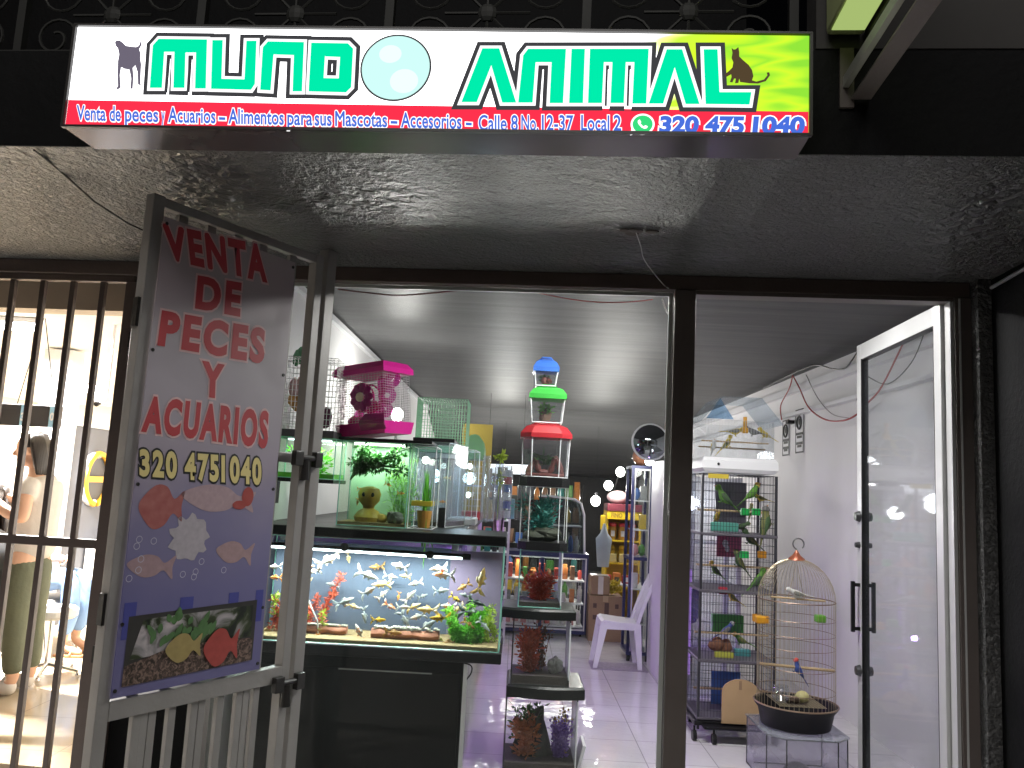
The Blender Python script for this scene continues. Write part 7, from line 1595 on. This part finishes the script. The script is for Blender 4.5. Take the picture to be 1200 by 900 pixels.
bird('finch', 'pale finch with barred wings on the high perch of the dome cage', FW.at(933, 696, dy), .13, 0, 5, MBd['white'], MBd['barred'], MBd['white'], MBd['beak'], fat=1.1)
for k, (px, py, c, lab) in enumerate([(891, 726, (.7, .35, .03), 'orange feeder cup on the left of the dome cage'), (961, 725, (.14, .38, .05), 'green feeder cup on the right of the dome cage')]):
    p = FW.at(px, py, dy-.12); single('cage_cup', lab, 'feeder', MB().box(p.x-.03, p.x+.03, p.y-.03, p.y+.03, p.z-.022, p.z+.022, .008), M("cup_plastic", c, .35, trans=.3), p)
single('fruit_ball', 'pale yellow fruit on the floor of the dome cage', 'fruit', MB().ell((dx+.02, dy-.06, .49), (.042, .04, .035), seg=14, rings=9), M("pale_fruit", (.5, .46, .2), .5), (dx+.02, dy-.06, .455), smooth=True)
single('glass_bowl', 'small clear glass bowl on the floor of the dome cage', 'bowl', MB().lathe([(.03, .452), (.055, .48), (.05, .53), (.04, .545), (.046, .55)], dx-.11, dy-.06, 20, caps=False), GLASS("bowl_glass", (.93, .95, .96), .2, milk=.08), (dx-.11, dy-.06, .452), smooth=True)
rock('seed_heap', 'dark seed heap on the floor of the dome cage', 'seed', (dx-.04, dy-.08, .45), (.05, .03, .03), M("seed", (.05, .03, .02), .9), 4, seed=3)
rs = thing('glass_stand', 'low glass box with dark edges carrying the dome cage', 'glass box', (1.83, 1.22, 0)); b = MB(); lo, hi = glass_shell(b, plan_pts(1.56, 2.04, .97, 1.47, .09), .004, .29, floor=False); part('glass', b, GLASS("frosted_glass", (.86, .86, .92), .08, milk=.22, milkcol=(.85, .83, .95)), rs)
part('edge', seams(MB(), lo, hi, .004), m_seamd, rs); part('top', MB().hprism(plan_pts(1.55, 2.05, .96, 1.48, .09), .291, .299), GLASS("frosted_lid", (.85, .85, .9), .1, milk=.25), rs)
single('stand_bowl', 'dark upturned bowl inside the glass box under the dome cage', 'bowl', MB().lathe([(.09, .006), (.085, .05), (.06, .085), (.02, .10)], 1.79, 1.2, 24), m_black, (1.79, 1.2, .006), smooth=True)

# ================================================================== WIRES AND NOTICES
m_rw = M("red_wire", (.38, .06, .06), .5); m_bw = M("black_wire", (.02, .02, .02), .5)
def wallpt(px, py, x=2.59):
    d = CW + CR*((px-600)/FPX) + CU*((450-py)/FPX); return CAM + d*((x-CAM.x)/d.x)
def wire(label, pts, mat, r=.005): P = catmull(pts, 6, False); return single('wire', label, 'wire', MB().tube(P, r, 6), mat, P[0], smooth=True)
wire('red wire looping down the white right wall beside the door', [wallpt(929, 440), wallpt(937, 455), wallpt(948, 478), wallpt(968, 492), wallpt(992, 492), wallpt(1012, 480, 2.64)], m_rw, .007)
wire('red wire hanging down toward the cage stand', [wallpt(929, 440), wallpt(925, 455), wallpt(915, 475), wallpt(916, 492)], m_rw, .006)
wire('grey wire looping on the right wall behind the red one', [wallpt(945, 440, 2.60), wallpt(958, 466, 2.60), wallpt(975, 485, 2.60), wallpt(995, 490, 2.60)], M("grey_wire", (.3, .28, .28), .5), .004)
wire('black wire sagging along the top of the right wall', [wallpt(895, 455, 2.6), wallpt(925, 440, 2.6), wallpt(955, 428, 2.6), wallpt(975, 432, 2.6), wallpt(992, 430, 2.6), wallpt(1012, 400, 2.6)], m_bw, .006)
wire('red wire seen through the door glass on the right wall', [wallpt(1010, 478), wallpt(1030, 458), wallpt(1050, 420), wallpt(1066, 385)], m_rw, .007)
wire('thin black wire seen through the door glass on the right wall', [wallpt(1015, 440), wallpt(1040, 450), wallpt(1068, 425), wallpt(1085, 385)], m_bw, .004)
hp = lambda px, py: FF.m @ FF.at(px, py, .12)
wire('dark red wire sagging inside the top of the shop window at the left', [hp(396, 339), hp(430, 343), hp(465, 346), hp(500, 344), hp(540, 340)], M("dark_red_wire", (.12, .03, .03), .5), .004)
wire('dull red wire sagging inside the top of the window at the right', [hp(625, 342), hp(665, 350), hp(700, 354), hp(735, 354), hp(765, 351)], m_rw, .003)
wire('white wire curling by the post inside the window', [hp(776, 350), hp(779, 360), hp(784, 369), hp(791, 371)], m_whitep, .004)
wire('red wire above the door opening', [hp(822, 340), hp(850, 337), hp(880, 342), hp(950, 349), hp(1020, 352), hp(1080, 347)], M("brown_red_wire", (.2, .05, .04), .5), .004)
wire('black wire above the door opening', [hp(822, 333), hp(870, 336), hp(930, 345), hp(1000, 350)], m_bw, .004)
b = MB(); c_ = hp(853, 341)
for k in range(30): d = Vector((random.gauss(0, 1), random.gauss(0, .5), random.gauss(-.2, .7))).normalized(); b.leaf(c_, d, .04, .02)
single('tape_knot', 'crumpled white tape on the wires above the door', 'tape', b, m_whitep, c_, fix=False)
sw = wallpt(920, 495); so_ = thing('wall_socket', 'dark wall socket with a plug on the right wall', 'socket', sw); part('plate', MB().box(2.665, 2.679, sw.y-.05, sw.y+.05, sw.z-.04, sw.z+.05, .004), m_whitep, so_); part('plug', MB().box(2.60, 2.664, sw.y-.06, sw.y+.02, sw.z-.015, sw.z+.02, .004), m_black, so_)
m_note = M("dark_print", (.03, .03, .03), .6)
for k, (px, py, hw, hh, lab) in enumerate([(937, 505, .11, .21, 'black bordered notice with a round symbol on the right wall'), (921, 513, .10, .18, 'second notice farther back, half behind the cage stand')]):
    p = wallpt(px, py, 2.672); nt_ = thing('wall_notice', lab, 'notice', p); y, z = p.y, p.z
    part('sheet', MB().box(2.672, 2.676, y-hw, y+hw, z-hh, z+hh), m_whitep, nt_)
    b = MB(); x0, x1 = 2.669, 2.6715; t_ = .014
    b.box(x0, x1, y-hw, y+hw, z+hh-t_, z+hh); b.box(x0, x1, y-hw, y+hw, z-hh, z-hh+t_); b.box(x0, x1, y-hw, y-hw+t_, z-hh+t_, z+hh-t_); b.box(x0, x1, y+hw-t_, y+hw, z-hh+t_, z+hh-t_)
    b.tube([(2.668, y+.055*math.cos(a*PI/12), z+hh*.38+.06*math.sin(a*PI/12)) for a in range(24)], .010, 6, True); b.ell((2.668, y, z+hh*.42), (.004, .02, .035), seg=8, rings=6)
    for j, (zz, f) in enumerate(((-.12, .8), (-.26, .6), (-.55, .75), (-.68, .5))): b.box(x0, x1, y-hw*f, y+hw*f, z+hh*zz-.014, z+hh*zz+.010)
    part('print', b, m_note, nt_)
# assumed tube lamp high inside the header, out of view, lights the front room
tube_lamp('assumed unseen white tube lamp on the ceiling just inside the entrance', .2, 1.6, .45, 2.84, 74, (1, .99, .97), 5)
